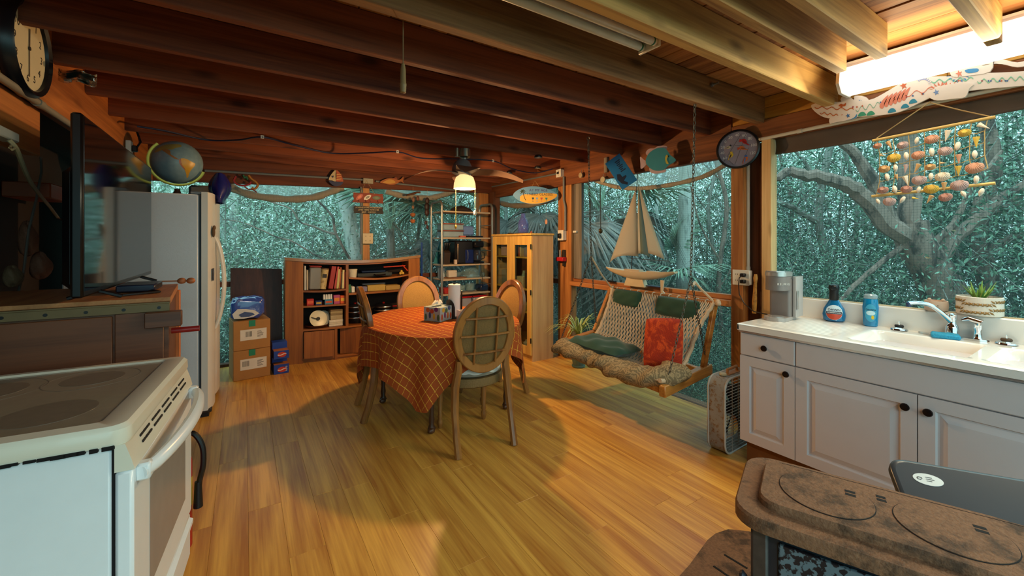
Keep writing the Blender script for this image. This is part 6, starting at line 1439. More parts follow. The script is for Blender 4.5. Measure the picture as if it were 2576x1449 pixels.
disc(M(frame(fq, FX, FY) @ Matrix.Translation((.09, .028, .0185))), .006, 0, .003, 12).build('eye', BLACKP, fs_, world=True)
# painted lizard over the sink
lz = thing('painted_lizard', 'white wooden crocodile painted with bright swirls above the sink window', 'decoration', (3.28, .7, 2.25))
LZW = mat('lizard_white', '#e9ddd2', .5, var=.03)
def L2(px, py): q = P(px, py, X=3.268); return (-q.y, q.z)
def cutpx(pts, name, mt, d0, d1, sm=True):
    p = [L2(*a) for a in pts]; p = smooth_poly(p, 3) if sm else p
    return M().prism(p, (3.268 - d0, 0, 0), (0, -1, 0), (0, 0, 1), (-(d1 - d0), 0, 0)).build(name, mt, lz, world=True, ang=30)
cutpx([(2042, 268), (2060, 260), (2112, 257), (2140, 256), (2190, 252), (2225, 236), (2280, 205), (2335, 195), (2400, 192), (2450, 186), (2540, 183), (2640, 175), (2760, 160), (2860, 140), (2870, 150), (2760, 190), (2640, 212), (2576, 217), (2470, 226), (2420, 232), (2360, 240), (2310, 262), (2260, 284), (2190, 293), (2120, 296), (2085, 298), (2060, 288)], 'body', LZW, 0, .014)
cutpx([(2150, 262), (2118, 256), (2122, 242), (2138, 244), (2150, 252), (2152, 242), (2178, 244), (2186, 256), (2170, 266)], 'front_leg', LZW, -.004, .012)
cutpx([(2150, 286), (2125, 290), (2092, 296), (2090, 312), (2102, 309), (2136, 303), (2156, 296)], 'front_leg', LZW, .002, .017)
cutpx([(2400, 195), (2392, 180), (2410, 170), (2440, 166), (2470, 168), (2500, 160), (2502, 150), (2492, 182), (2440, 192)], 'hind_leg', LZW, .002, .018)
cutpx([(2450, 212), (2400, 212), (2352, 225), (2340, 245), (2360, 254), (2400, 250), (2430, 246), (2440, 225)], 'hind_leg', LZW, .006, .020)
cutpx([(2445, 168), (2475, 152), (2520, 150), (2560, 158), (2600, 148), (2640, 140), (2642, 150), (2600, 162), (2560, 170), (2520, 162), (2480, 163), (2460, 172)], 'tail', LZW, -.002, .010)
def paint(pts, col, name='painted_mark', d=.0205, sm=True): return cutpx(pts, name, mat('paint_' + col, col, .5, var=.05), d, d + .0012, sm)
def wav(x0, y0, x1, y1, n, amp, wd, col, d=.0145):
    pts = []
    for i in range(n*10 + 1): t = i/(n*10); pts.append((x0 + (x1-x0)*t, y0 + (y1-y0)*t + amp*math.sin(t*n*2*PI)))
    return paint(pts + [(a, b + wd) for a, b in pts[::-1]], col, d=d, sm=False)
wav(2052, 270, 2150, 275, 4, 3, 2.2, '#c4662f'); wav(2065, 284, 2125, 292, 4, 2.5, 2.2, '#c4662f'); wav(2155, 276, 2215, 262, 3, 6, 2, '#7fb59a'); wav(2280, 240, 2420, 205, 4, 5, 2, '#d9775a'); wav(2345, 205, 2450, 198, 4, 4, 3, '#7fc0a0'); wav(2460, 205, 2640, 192, 8, 5, 3, '#86c4a4')
for k in range(6): x = 2215 + k*11; y = 262 - k*4; paint([(x, y + 8), (x + 5, y - 6), (x + 22, y - 22), (x + 14, y - 2), (x + 8, y + 12)], '#d98066', d=.0145)
for x, y in ((2170, 290), (2192, 288), (2245, 281), (2278, 270), (2298, 258)): paint([(x - 9, y + 4), (x - 5, y - 5), (x + 3, y - 8), (x + 9, y - 4), (x + 10, y + 1)], '#2f8aa8' if x > 2200 else '#3f9a7a', d=.0145)
def star(x, y, r, col, d=.0145): return paint([(x + (r if i % 2 else r*.4)*math.cos(i*PI/5), y + (r if i % 2 else r*.4)*math.sin(i*PI/5)) for i in range(10)], col, d=d, sm=False)
star(2275, 217, 10, '#c4623a'); star(2165, 257, 6, '#3f74b0', .0125); star(2136, 292, 6, '#3f74b0', .0175); star(2415, 187, 9, '#d98066', .0185); star(2358, 234, 8, '#6f8fc0', .0205)
paint([(2130, 304), (2155, 298), (2158, 288), (2150, 298)], '#2f8ac0', d=.0175); paint([(2430, 178), (2460, 174), (2462, 182), (2438, 186)], '#3f8ac0', d=.0185)
for i in range(9): a = PI + i*.38; x, y = 2412 + 24*math.cos(a)*1.0, 186 - 17*math.sin(a); paint([(x - 3, y), (x + 3, y), (2412 + 33*math.cos(a), 186 - 24*math.sin(a))], '#3f8ac0', d=.0146, sm=False)
for i in range(10): a = .2 + i*.29; x, y = 2375 + 30*math.cos(a), 232 - 17*math.sin(a); paint([(x - 3, y), (x + 3, y), (2375 + 39*math.cos(a), 232 - 26*math.sin(a))], '#d9775a', d=.0146, sm=False)
for i in range(9): a = .3*i; x, y = 2325 + 14*math.cos(a), 214 - 12*math.sin(a); paint([(x - 2, y), (x + 2, y), (2325 + 21*math.cos(a), 214 - 19*math.sin(a))], '#8f9fd0', d=.0146, sm=False)
for i in range(22): x = 2075 + random.random()*470; yb = 270 - max(0, x - 2160)*.2 if x < 2400 else 205; paint([(x-2.5, yb), (x, yb-2.5), (x+2.5, yb), (x, yb+2.5)], random.choice(['#c4623a', '#3f5f9a', '#a03a4a']), d=.0147, sm=False)
paint([(2112, 268), (2118, 262), (2124, 264), (2130, 260), (2128, 268)], '#c4602f', name='eye', d=.0146)

# ================================================================ shell net
SX = 3.20
def S(px, py, X=SX): return P(px, py, X=X)
sn_ = thing('shell_hanging', 'hanging net of seashells between two bamboo rods before the sink screen', 'wind chime', S(2345, 400))
BAM = mat('bamboo', '#c9ac6a', .45, var=.08); TWN = mat('twine', '#b59b6a', .85)
M().cyl(S(2195, 354), S(2504, 294), .0085, n=10).build('rod', BAM, sn_, world=True); M().cyl(S(2193, 494), S(2504, 461), .0085, n=10).build('rod', BAM, sn_, world=True)
cd = M(); cd.tube([S(2205, 348), S(2338, 258, 3.262)], .003, 6); cd.cyl(S(2339, 257, 3.255), S(2339, 257, 3.305), .004, n=6); cd.tube([S(2340, 258, 3.262), S(2420, 278), S(2490, 293)], .003, 6); cd.build('hanging_cord', TWN, sn_, world=True)
net = M()
gx = [[(2205 + i*40 + (8 if r in (1, 2, 3) else 0)*(1 - i/3.5), 352 - i*8 + r*34.5 - r*i*.4 + random.uniform(-2, 2)) for i in range(8)] for r in range(5)]
for r in range(5):
    for i in range(8):
        if i < 7 and r > 0: net.tube([S(*gx[r][i]), S((gx[r][i][0]+gx[r][i+1][0])/2, (gx[r][i][1]+gx[r][i+1][1])/2 + 3), S(*gx[r][i+1])], .0019, 4)
        if r < 4: net.tube([S(*gx[r][i]), S(*gx[r+1][i])], .0022, 4)
net.build('net', TWN, sn_, world=True)
SHM = {k: mat('shell_' + k, v, .5, var=.12, scale=50) for k, v in dict(pink='#c9947c', lilac='#b9a0a0', yellow='#d0ae4c', tan='#c9a06f', white='#d9cfc0', rose='#b5857a').items()}
RIB = 11
def scallop(c, w_, col, rot=0.0):
    T = frame(c, (0, -1, 0), (0, 0, 1)) @ Matrix.Rotation(rot, 4, 'Z'); m = M(T); vs = [(0, .40*w_, .004)]; n = 26
    for k in (.5, 1.0):
        for i in range(n + 1):
            a = R_(-215 + 250*i/n); rr_ = w_*.5*k*(1 + (.035 if i % 2 else 0)*k); vs.append((rr_*math.cos(a)*1.0, (.40*w_)*(1-k)*1 + rr_*math.sin(a)*.86, .012*math.sin(PI*(1-k)*.9 + .25) + (.0016 if i % 2 else 0)))
    fs = [(0, 1 + i, 2 + i) for i in range(n)] + [(1+i, n+2+i, n+3+i, 2+i) for i in range(n)]
    m.add(vs, fs); m.prism([(-.2*w_, .36*w_), (.2*w_, .36*w_), (.13*w_, .22*w_), (-.13*w_, .22*w_)], (0, 0, 0), (1, 0, 0), (0, 1, 0), (0, 0, .005))
    return m.build('shell', SHM[col], sn_, world=True, solid=.002)
def cone_shell(c, L, r, col, rot=0.0, fat=False):
    T = frame(c, (0, -1, 0), (0, 0, 1)) @ Matrix.Rotation(rot, 4, 'Z'); m = M(T); prof = []; n = 9
    for i in range(n):
        t = i/(n-1); rr_ = r*(math.sin(PI*min(1, .12 + .88*t)) ** .8 if fat else (1 - t)) + .0008; prof.append((max(.0005, rr_*(1 + (.10 if i % 2 else 0))), L/2 - L*t))
    prof = [(0, L/2 + .002)] + prof + [(0, -L/2 - .002)]
    m.lathe(prof, (0, 0, 0), 9, 'Y') if False else m.tube([(0, z, 0) for _, z in prof], [max(.0004, q) for q, _ in prof], 8)
    return m.build('shell', SHM[col], sn_, world=True)
SCAL = [(2208, 367, 22, 'pink'), (2271, 365, 28, 'lilac'), (2344, 350, 32, 'pink'), (2427, 334, 27, 'yellow'), (2249, 397, 34, 'yellow'), (2310, 390, 31, 'pink'), (2378, 380, 32, 'lilac'), (2225, 425, 29, 'tan'), (2341, 420, 24, 'tan'), (2452, 422, 38, 'pink'),
        (2313, 453, 35, 'lilac'), (2371, 444, 33, 'white'), (2222, 478, 28, 'rose'), (2281, 476, 28, 'rose'), (2343, 475, 34, 'yellow'), (2414, 466, 38, 'lilac'), (2238, 507, 33, 'lilac'), (2379, 496, 30, 'rose')]
for (x, y, w_, c) in SCAL: scallop(S(x, y, SX - .012), w_*.00172*1.05, c, random.uniform(-.15, .15))
CON = [(2238, 365, 26, 'tan', .4), (2306, 354, 20, 'white', -.2), (2382, 342, 32, 'white', -.2), (2475, 318, 26, 'white', .9), (2220, 391, 12, 'tan', 1.2), (2280, 393, 24, 'white', .1), (2344, 383, 24, 'white', .1), (2409, 368, 24, 'white', -.15), (2456, 358, 30, 'yellow', 0),
       (2253, 423, 22, 'white', .1), (2278, 425, 26, 'lilac', -.1), (2306, 424, 28, 'tan', -.4), (2373, 410, 12, 'tan', 1.4), (2412, 400, 26, 'pink', 0), (2452, 389, 22, 'white', 0), (2232, 446, 24, 'white', .2), (2256, 446, 18, 'tan', .2), (2280, 455, 30, 'white', .25), (2342, 445, 22, 'white', 0), (2411, 430, 28, 'yellow', 0),
       (2251, 477, 24, 'white', .2), (2311, 478, 20, 'white', -.2), (2375, 470, 26, 'tan', 0), (2456, 452, 22, 'white', 0), (2209, 507, 18, 'white', .4), (2270, 503, 22, 'white', -.5), (2303, 499, 15, 'yellow', 1.3), (2338, 502, 26, 'tan', -.45), (2424, 488, 20, 'white', .4), (2468, 484, 22, 'white', -.3)]
for (x, y, L, c, r) in CON: cone_shell(S(x, y, SX - .010), L*.00185, L*.00042, c, r, c in ('white', 'lilac', 'pink') and L < 26)

# ================================================================ on the counter
ZK = ZT + .0006
kg = thing('pod_coffee_maker', 'grey single-cup pod coffee maker at the end of the counter', 'coffee maker', (0, 0, 0)); q = P(1950, 798, Z=ZK); q = Vector((3.04, 1.355, ZK)); kg.location = q; kg.rotation_euler = (0, 0, R_(4)); XF[kg.name] = Matrix.Translation(q) @ Matrix.Rotation(R_(4), 4, 'Z')
KG1 = mat('warm_grey', '#7d7674', .35); KG2 = mat('light_grey', '#a9a3a0', .3, .2); KG3 = mat('silver', '#c4c1be', .25, .6)
# local -x faces the room, -y faces the camera side
M().prism(rr(-.135, .10, -.062, .062, .05), (0, 0, 0), (1, 0, 0), (0, 1, 0), (0, 0, .022)).build('base', KG2, kg)
M().lathe([(.04, .0225), (.04, .026), (0, .026)], (-.075, 0, 0), 20).build('drip_tray', KG3, kg)
M().prism(rr(-.03, .10, -.060, .060, .02), (0, 0, .022), (1, 0, 0), (0, 1, 0), (0, 0, .23)).build('column', KG1, kg)
M().prism(rr(-.125, .05, -.058, .058, .052), (0, 0, .185), (1, 0, 0), (0, 1, 0), (0, 0, .085)).build('brew_head', KG1, kg)
M().prism(rr(-.128, .052, -.060, .060, .054), (0, 0, .271), (1, 0, 0), (0, 1, 0), (0, 0, .024)).build('lid', KG3, kg)
M().tube([(-.09, -.05, .297), (-.125, -.02, .299), (-.125, .02, .299), (-.09, .05, .297)], .005, 6).build('lid_handle', KG3, kg)
M().prism(rr(-.005, .105, -.085, -.0605, .008), (0, 0, .022), (1, 0, 0), (0, 1, 0), (0, 0, .245)).build('water_tank', mat('tank_grey', '#b5b0ae', .2, alpha=.9), kg)
M().prism(rr(-.005, .02, -.089, -.0855, .0015), (0, 0, .07), (1, 0, 0), (0, 1, 0), (0, 0, .11)).build('button_strip', KG3, kg)
textmesh('KEURIG', .018, mat('logo_silver', '#d9d6d2', .4), 'lettering', kg, XF[kg.name] @ frame((-.100, -.0585 + .012, .225), (.75, -.66, 0), (0, 0, 1)) @ Matrix.Translation((0, 0, .006)), .0005, spacing=1.25)
DAWNB = mat('soap_blue', '#0e6a9c', .08, var=.05, coat=.6); DLAB = mat('soap_label', '#3fa0c4', .3); 
def onct(px, py):
    q = P(px, py, Z=ZK); return q if q.x < 3.235 else P(px, py, X=3.235) * 1 if False else (q if q.x < 3.235 else Vector((3.235, q.y * 3.235 / q.x, ZK)))
q = onct(2098, 798); sb_ = thing('spray_bottle', 'blue spray bottle of dish soap with a black pump head', 'bottle', q, R_(20)); 
M().lathe([(.030, 0), (.042, .006), (.046, .035), (.040, .065), (.024, .095), (.018, .108), (0, .108)], (0, 0, 0), 24, sx=.72, sy=1.05).build('body', DAWNB, sb_)
M().lathe([(.017, .106), (.020, .112), (.019, .15), (.022, .165), (.021, .182), (0, .186)], (0, 0, 0), 16).box(-.042, .022, -.014, .014, .158, .184, .006).build('pump', BLACKP, sb_)
def oval(m, rx, ry, z0, z1, n=24): m.prism([(rx*math.cos(2*PI*i/n), ry*math.sin(2*PI*i/n)) for i in range(n)], (0, 0, z0), (1, 0, 0), (0, 1, 0), (0, 0, z1 - z0)); return m
LT = XF[sb_.name] @ frame((-.0335, 0, .048), (0, -1, 0), (.06, 0, 1))
def curve_label(m, rx, ry, z, bend, y0=-1.0, y1=1.0):
    n = 16; vs = []; fs = []
    for i in range(n + 1):
        x = -rx + 2*rx*i/n; hh = ry*math.sqrt(max(0, 1 - (x/rx)**2)); lo, hi = max(-hh, ry*y0), min(hh, ry*y1)
        if hi < lo: hi = lo = (hi + lo)/2
        vs += [(x, lo, z - bend*x*x), (x, hi, z - bend*x*x)]
    m.add(vs, [(2*i, 2*i+2, 2*i+3, 2*i+1) for i in range(n)]); return m
curve_label(M(LT), .034, .037, .0016, 9).build('label', mat('lab_white', '#c9dbe4', .4), sb_, world=True); curve_label(M(LT), .033, .036, .0022, 9, -1, -.22).build('label_band', mat('lab_red', '#c0452a', .4), sb_, world=True); curve_label(M(LT), .033, .036, .0023, 9, -.2, .12).build('label_band', mat('lab_navy', '#16223a', .4), sb_, world=True)
textmesh('DAWN', .0155, mat('lab_navy', '#16223a', .4), 'lettering', sb_, LT @ Matrix.Translation((0, .013, .0026)), .0004); textmesh('POWERWASH', .0088, mat('lab_ink_white', '#f2f2ee', .4), 'lettering', sb_, LT @ Matrix.Translation((0, -.0015, .0030)), .0004)
q = onct(2190, 808); s2_ = thing('soap_bottle', 'clear capped bottle of blue dish soap with a light blue label', 'bottle', q, R_(17))
M().lathe([(.024, 0), (.029, .004), (.031, .05), (.033, .10), (.029, .125), (.027, .14), (0, .14)], (0, 0, 0), 22, sx=.72, sy=1.0).build('body', mat('soap_blue2', '#1180b4', .08, coat=.6), s2_)
M().lathe([(.026, .141), (.028, .145), (.028, .158), (.02, .165), (0, .166)], (0, 0, 0), 20, sx=.72, sy=1).build('cap', mat('clear_cap', '#9fb5bd', .1, alpha=.75), s2_)
LT = XF[s2_.name] @ frame((-.0235, 0, .070), (0, -1, 0), (0, 0, 1)); curve_label(M(LT), .024, .045, .0012, 11).build('label', DLAB, s2_, world=True); curve_label(M(LT), .018, .012, .0018, 11).build('label_band', mat('lab_pale', '#bfe0ea', .4), s2_, world=True)
textmesh('DAWN', .0125, mat('lab_navy', '#16223a', .4), 'lettering', s2_, LT @ Matrix.Translation((0, .016, .0022)), .0004); curve_label(M(LT @ Matrix.Translation((.008, -.022, .0004))), .006, .010, .0012, 9).build('lemon_mark', mat('lemon', '#e0bd2a', .4), s2_, world=True)
sb_.scale = (1.3,)*3; s2_.scale = (1.2,)*3; kg.scale = (1.08,)*3
# faucet
fq = onct(2395, 838); FA = thing('kitchen_faucet', 'chrome kitchen faucet with a long spout and side sprayer base plate', 'faucet', fq)
yd = (onct(2290, 822) - onct(2485, 848)).normalized()
FT = frame(fq, yd, Vector((0, 0, 1)).cross(yd)) 
m = M(FT); m.prism([(.135*math.cos(a)*1.0, .028*math.sin(a)) for a in [2*PI*i/28 for i in range(28)]], (0, 0, 0), (1, 0, 0), (0, 1, 0), (0, 0, .008)); m.build('base_plate', CHROME, FA, world=True)
M(FT).lathe([(.027, .008), (.027, .05), (.024, .062), (.019, .07), (.017, .09), (.02, .10), (.02, .125), (0, .13)], (0, 0, 0), 20).build('body', CHROME, FA, world=True)
spx = [P(2395, 812, X=fq.x), P(2372, 790, X=fq.x - .03), P(2340, 768, X=fq.x - .07), P(2310, 762, X=fq.x - .11), P(2285, 763, X=fq.x - .14)]
M().tube(limb(spx, 1, 1, 5, jit=0)[0], [.015, .0145, .014, .0135, .013, .013, .0125, .012, .012, .0115, .0115, .011, .011, .011, .011, .011, .011, .011, .011, .011, .011][:21], 10).build('spout', CHROME, FA, world=True)
M().cyl(spx[-1] + Vector((0, 0, .003)), spx[-1] + Vector((0, 0, -.018)), .011, n=12).build('aerator', mat('navy_tip', '#2c3b5c', .4), FA, world=True)
q = onct(2460, 842); sy_ = thing('sink_sprayer', 'chrome hand sprayer standing right of the faucet', 'sprayer', q); h0 = Vector((0, 0, 0))
M().lathe([(.020, 0.008), (.017, .014), (.0155, .05), (.017, .055), (.0165, .085), (0, .088)], (0, 0, 0), 16).build('body', CHROME, sy_); M().tube([(0, 0, .08), (-.01, -.01, .10), (-.01, .03, .112), (-.01, .055, .10)], [.014, .016, .015, .009], 10).build('head', CHROME, sy_)
for (px, py, lb, col) in ((2262, 815, 'sink strainer with a black rubber plug left of the faucet', '#1e1c1e'), (2532, 850, 'sink strainer with a rusty plug right of the faucet', '#4a3826')):
    q = onct(px, py); t = thing('sink_strainer', lb, 'strainer', q)
    M().lathe([(.036, 0), (.040, .003), (.038, .010), (.026, .016), (.022, .018), (0, .018)], (0, 0, 0), 24).build('basket', CHROME, t); M().lathe([(.020, .0185), (.021, .024), (.018, .030), (0, .031)], (0, 0, 0), 18).build('plug', mat('rubber_' + col, col, .6), t); M().lathe([(.004, .031), (.003, .042), (.005, .046), (0, .049)], (0, 0, 0), 8).build('knob', CHROME, t)
q = onct(2378, 850); sg = thing('sponge', 'bright blue sponge on the divider between the sink basins', 'sponge', q + Vector((-.0, 0, .0)), R_(14)); M().box(-.042, .042, -.055, .055, 0.0, .024, .006).build('sponge_body', mat('sponge_blue', '#2f9ac4', .9, var=.2, scale=120, bump=.6, bscale=200), sg)
# planters on the backsplash
q = P(2352, 780, X=3.275); pz = 1.0275
t = thing('face_planter', 'small round pinkish pot with a tiny face on the backsplash ledge', 'planter', (3.30, q.y, pz))
M().lathe([(.038, 0), (.048, .006), (.051, .03), (.048, .058), (.043, .058), (.043, .045), (0, .045)], (0, 0, 0), 24).build('pot', mat('pink_clay', '#c4a893', .6), t)
for s in (-1, 1): M().sphere((0, s*.028, .062), .009, 8, 6).build('ear', mat('pink_clay', '#c4a893'), t)
m = M(); m.sphere((-.0475, .012, .034), .0028, 6, 4); m.sphere((-.0475, -.016, .034), .0028, 6, 4); m.sphere((-.051, -.002, .026), (.002, .004, .003), 6, 4); m.build('face', mat('face_brown', '#4a3326', .6), t)
q = P(2460, 790, X=3.275); t = thing('leaf_planter', 'white round planter with a brown leaf pattern holding an aloe plant', 'planter', (3.31, q.y, pz))
M().lathe([(.080, 0), (.087, .005), (.087, .098), (.080, .100), (.078, .085), (0, .085)], (0, 0, 0), 36).build('pot', mat('white_clay', '#d5cbbd', .5), t)
GOLD = mat('leaf_gold', '#8d6a35', .45); m = M()
for r_i in range(2):
    for i in range(34):
        a = 2*PI*i/34 + .1*r_i
        for s in (-1, 1):
            zc = .028 + r_i*.042; e = Vector((-math.sin(a), math.cos(a), 0)); n_ = Vector((math.cos(a), math.sin(a), 0)); o = n_*.0874 + Vector((0, 0, zc))
            p0 = o; d = (e*s*.9 + Vector((0, 0, .75 if (i//7) % 2 else -.75))).normalized(); w2 = n_.cross(d)*.0048
            m.add([p0, p0 + d*.012 + w2, p0 + d*.026, p0 + d*.012 - w2], [(0, 1, 2, 3)])
m.build('leaf_pattern', GOLD, t, solid=.0008)
m = M()
for i in range(16):
    a = i*2.4; L = random.uniform(.05, .10); tl_ = random.uniform(.15, .75); c, s = math.cos(a), math.sin(a); b0 = Vector((c*.012, s*.012, .084)); tp = b0 + Vector((c*L*tl_, s*L*tl_, L))
    m.tube([b0, b0.lerp(tp, .4) + Vector((c*.004, s*.004, 0)), tp], [.009, .007, .0008], 5, flat=.5)
m.build('aloe_leaves', leafmat('aloe', '#5f8a35', '#9ab55a', .4), t)
M().lathe([(.0775, .0855), (0, .088)], (0, 0, 0), 20).build('soil', mat('soil', '#3a2c20', .95), t)

# ================================================================ old box fan beside the cabinet
RUST = mat('rusty_enamel', '#8f8c84', .5, var=.15, scale=14, stain='#7a5528', stain_amt=.43, stain_scale=34)
bf = thing('box_fan', 'old rusty white metal box fan leaning beside the sink cabinet', 'fan', (2.80, 1.70, 0), R_(2))
hw_, hz, tk = .24, .50, .115     # local: x along the cabinet side, y thickness (front toward -y), z up
T = Matrix.Translation((-.0, 0, .005))
prof = rr(-.215, .215, .0, .505, .075, 6)
sh_ = M(); k = len(prof)
lo = lambda off, y: [(-.0 + (p[0])*(1 - off/.215), y, .2525 + (p[1] - .2525)*(1 - off/.2525)) for p in prof]
vs = lo(0, -.055) + lo(0, .055); fs = [(i, (i+1) % k, k+(i+1) % k, k+i) for i in range(k)]
vs2 = lo(.008, .055) + lo(.008, -.055); fs += [(2*k+i, 2*k+(i+1) % k, 3*k+(i+1) % k, 3*k+i) for i in range(k)]
fs += [(i+k, (i+1) % k + k, 2*k+(i+1) % k, 2*k+i) for i in range(k)] + [(3*k+i, 3*k+(i+1) % k, (i+1) % k, i) for i in range(k)]
sh_.add(vs + vs2, fs); sh_.build('casing', RUST, bf)
for y in (-.057, .057):
    m = M(); m.tube([Vector(p) for p in lo(.002, y)], .007, 6, closed=True); m.build('rim', mat('rim_white', '#b5b1a8', .4, stain='#6b4424', stain_amt=.3, stain_scale=20), bf)
    g = M()
    for i in range(23): z = .03 + .445*i/22; g.cyl((-.205 + (.04 if i in (0, 22) else 0), y, z), (.205 - (.04 if i in (0, 22) else 0), y, z), .0022, n=4)
    for x in (-.12, -.04, .04, .12): g.cyl((x, y, .012), (x, y, .495), .0025, n=4)
    g.build('grille', mat('grille_wire', '#a9a69e', .4, .5), bf)
bl = M()
for i in range(5):
    a = 2*PI*i/5; c, s = math.cos(a), math.sin(a); c2, s2 = math.cos(a + .75), math.sin(a + .75)
    bl.add([(.04*c, -.01, .2525 + .04*s), (.185*c, -.025, .2525 + .185*s), (.185*c2, .025, .2525 + .185*s2), (.04*c2, .01, .2525 + .04*s2)], [(0, 1, 2, 3)])
bl.lathe([(.045, -.03), (.045, .03), (0, .03)], (0, 0, .2525), 14, 'Y'); bl.build('fan_blades', mat('dark_blades', '#2a2a2e', .4), bf, solid=.002)
M().lathe([(.018, 0), (.024, .006), (.022, .016), (0, .018)], (-.13, 0, .506), 12).build('knob', mat('cream_knob', '#c4b48d', .4), bf)
M().tube([(-.075, 0, .506), (-.07, 0, .535), (.05, 0, .54), (.06, 0, .506)], .010, 8).box(-.095, .08, -.022, .022, .504, .509, .002).build('handle', mat('brown_handle', '#9a6a3a', .5), bf)
q = P(1815, 1150, Z=0); bf.location = (q.x + .235, q.y + .055, 0)

# ================================================================ cast iron wood stove and ash lip
IRON = mat('rusty_iron', '#77553b', .8, .05, var=.55, scale=95, bump=.35, bscale=150, stain='#44301f', stain_amt=.44, stain_scale=9)
IRONB = mat('blue_black_iron', '#2d3038', .5, .45, var=.3, scale=30); 
MOT, nt, bs = _base('mottled_panel'); N, L = nt.nodes, nt.links
tc_ = N.new('ShaderNodeTexCoord'); vo = N.new('ShaderNodeTexNoise'); vo.inputs['Scale'].default_value = 85; vo.inputs['Detail'].default_value = 2; r_ = N.new('ShaderNodeValToRGB'); r_.color_ramp.elements[0].position = .47; r_.color_ramp.elements[1].position = .53
r_.color_ramp.elements[0].color = (*lin('#1b1a22'), 1); r_.color_ramp.elements[1].color = (*lin('#5d7480'), 1); L.new(tc_.outputs['Object'], vo.inputs['Vector']); L.new(vo.outputs['Fac'], r_.inputs[0]); L.new(r_.outputs[0], bs.inputs['Base Color']); bs.inputs['Roughness'].default_value = .45; bs.inputs['Metallic'].default_value = .2
ZW = .70
wA, wB = P(1862, 1285, Z=ZW), P(1957, 1160, Z=ZW)         # front-end corners: room side, cabinet side
ax_ = (P(2576, 1322, Z=ZW) - wB).normalized(); ay_ = Vector((0, 0, 1)).cross(ax_).normalized()   # along the stove (towards -y), across (towards +x)
wd_ = abs((wB - wA).dot(ay_)); o = wA + ay_*0
WT = frame((wA.x, wA.y, 0), ax_, ay_); sgn = 1 if (wB - wA).dot(ay_) > 0 else -1
ws = thing('wood_stove', 'small rusty cast iron wood stove with round cooking lids', 'stove', (wA.x, wA.y, 0)); 
LW_, WW = .62, wd_
def st_rr(x0, x1, y0, y1, rad, n=6): return rr(x0, x1, y0, y1, rad, n)
def top_slab(off, z0, z1, rad):
    m = M(WT); a = st_rr(off - .02, LW_, off - .01, WW + .01 - off, rad); ringloft([(a, z0), ([(p[0]*1, p[1]) for p in a], z1 - .006), ([(p[0] + (.004 if p[0] < LW_/2 else -.004), p[1] + (.004 if p[1] < WW/2 else -.004)) for p in a], z1)], m)
    k = len(a); m.add([(p[0] + (.004 if p[0] < LW_/2 else -.004), p[1] + (.004 if p[1] < WW/2 else -.004), z1) for p in a], [tuple(range(k))]); m.add([(p[0], p[1], z0) for p in a], [tuple(range(k-1, -1, -1))]); return m
top_slab(0, ZW - .035, ZW, .075).build('top_plate', IRON, ws, world=True)
top_slab(.055, ZW, ZW + .022, .05).build('raised_top', IRON, ws, world=True)
for cx_ in (.185, .43):
    m = M(WT); m.lathe([(.105, ZW + .0225), (.105, ZW + .0245), (0, ZW + .0245)], (cx_, WW*.5, 0), 44); lid = m.build('cooking_lid', IRON, ws, world=True)
    m = M(WT); m.lathe([(.107, ZW + .0222), (.107, ZW + .0232), (.1045, ZW + .0232)], (cx_, WW*.5, 0), 44, cap=False); m.build('lid_gap', GAP_BLACK, ws, world=True)
    m = M(WT)
    for k in (0, 1): m.box(cx_ + .045, cx_ + .068, WW*.5 - .004 + .018*k + .03, WW*.5 + .008 + .018*k + .03, ZW + .0235, ZW + .0249)
    m.build('lifter_slot', GAP_BLACK, lid, world=True)
m = M(WT)
for k in (0, 1): m.box(.298, .318, WW*.5 + .05 + .018*k, WW*.5 + .062 + .018*k, ZW + .0215, ZW + .0226)
m.build('lifter_slot', GAP_BLACK, ws, world=True)
m = M(WT); m.box(.08, LW_, WW*.84, WW*.842, ZW + .0215, ZW + .0227); m.build('top_seam', GAP_BLACK, ws, world=True)
M(WT).box(.03, LW_ - .02, .025, WW - .025, .12, ZW - .035, .006).build('firebox', IRONB, ws, world=True)
M(WT).box(.085, LW_ - .05, .016, .026, .17, ZW - .06, .004).build('side_panel', MOT, ws, world=True)
for (x, y) in ((.035, .022), (.035, WW - .05)):
    m = M(WT); m.box(x - .012, x + .028, y - .010, y + .03, .10, ZW - .036, .006); m.build('corner_post', mat('post_iron', '#4b4440', .5, .5, var=.4, scale=40), ws, world=True)
M(WT).box(-.002, .012, -.012, .014, ZW - .22, ZW - .16, .006).cyl((.005, -.016, ZW - .19), (.005, .03, ZW - .19), .010, n=8).build('hinge', IRONB, ws, world=True)
for (x, y) in ((.05, .05), (.05, WW - .05), (LW_ - .06, .05), (LW_ - .06, WW - .05)):
    m = M(WT); m.loft([((x, y, .13), .03), ((x, y, .05), .02), ((x, y, 0), .028)], 8); m.build('leg', IRONB, ws, world=True)
# ash lip in front of the stove door
e0 = P(1880, 1335, Z=.16); 
lipT = frame((wA.x, wA.y, .13), ax_, ay_)
m = M(lipT); poly = smooth_poly([(.03, -.02), (-.05, -.03), (-.16, .0), (-.22, .07), (-.24, WW*.5), (-.22, WW - .07), (-.16, WW), (-.05, WW + .03), (.03, WW + .02)], 3); m.prism(poly, (0, 0, 0), (1, 0, 0), (0, 1, 0), (0, 0, .016)); lip = m.build('ash_shelf', IRON, ws, world=True)
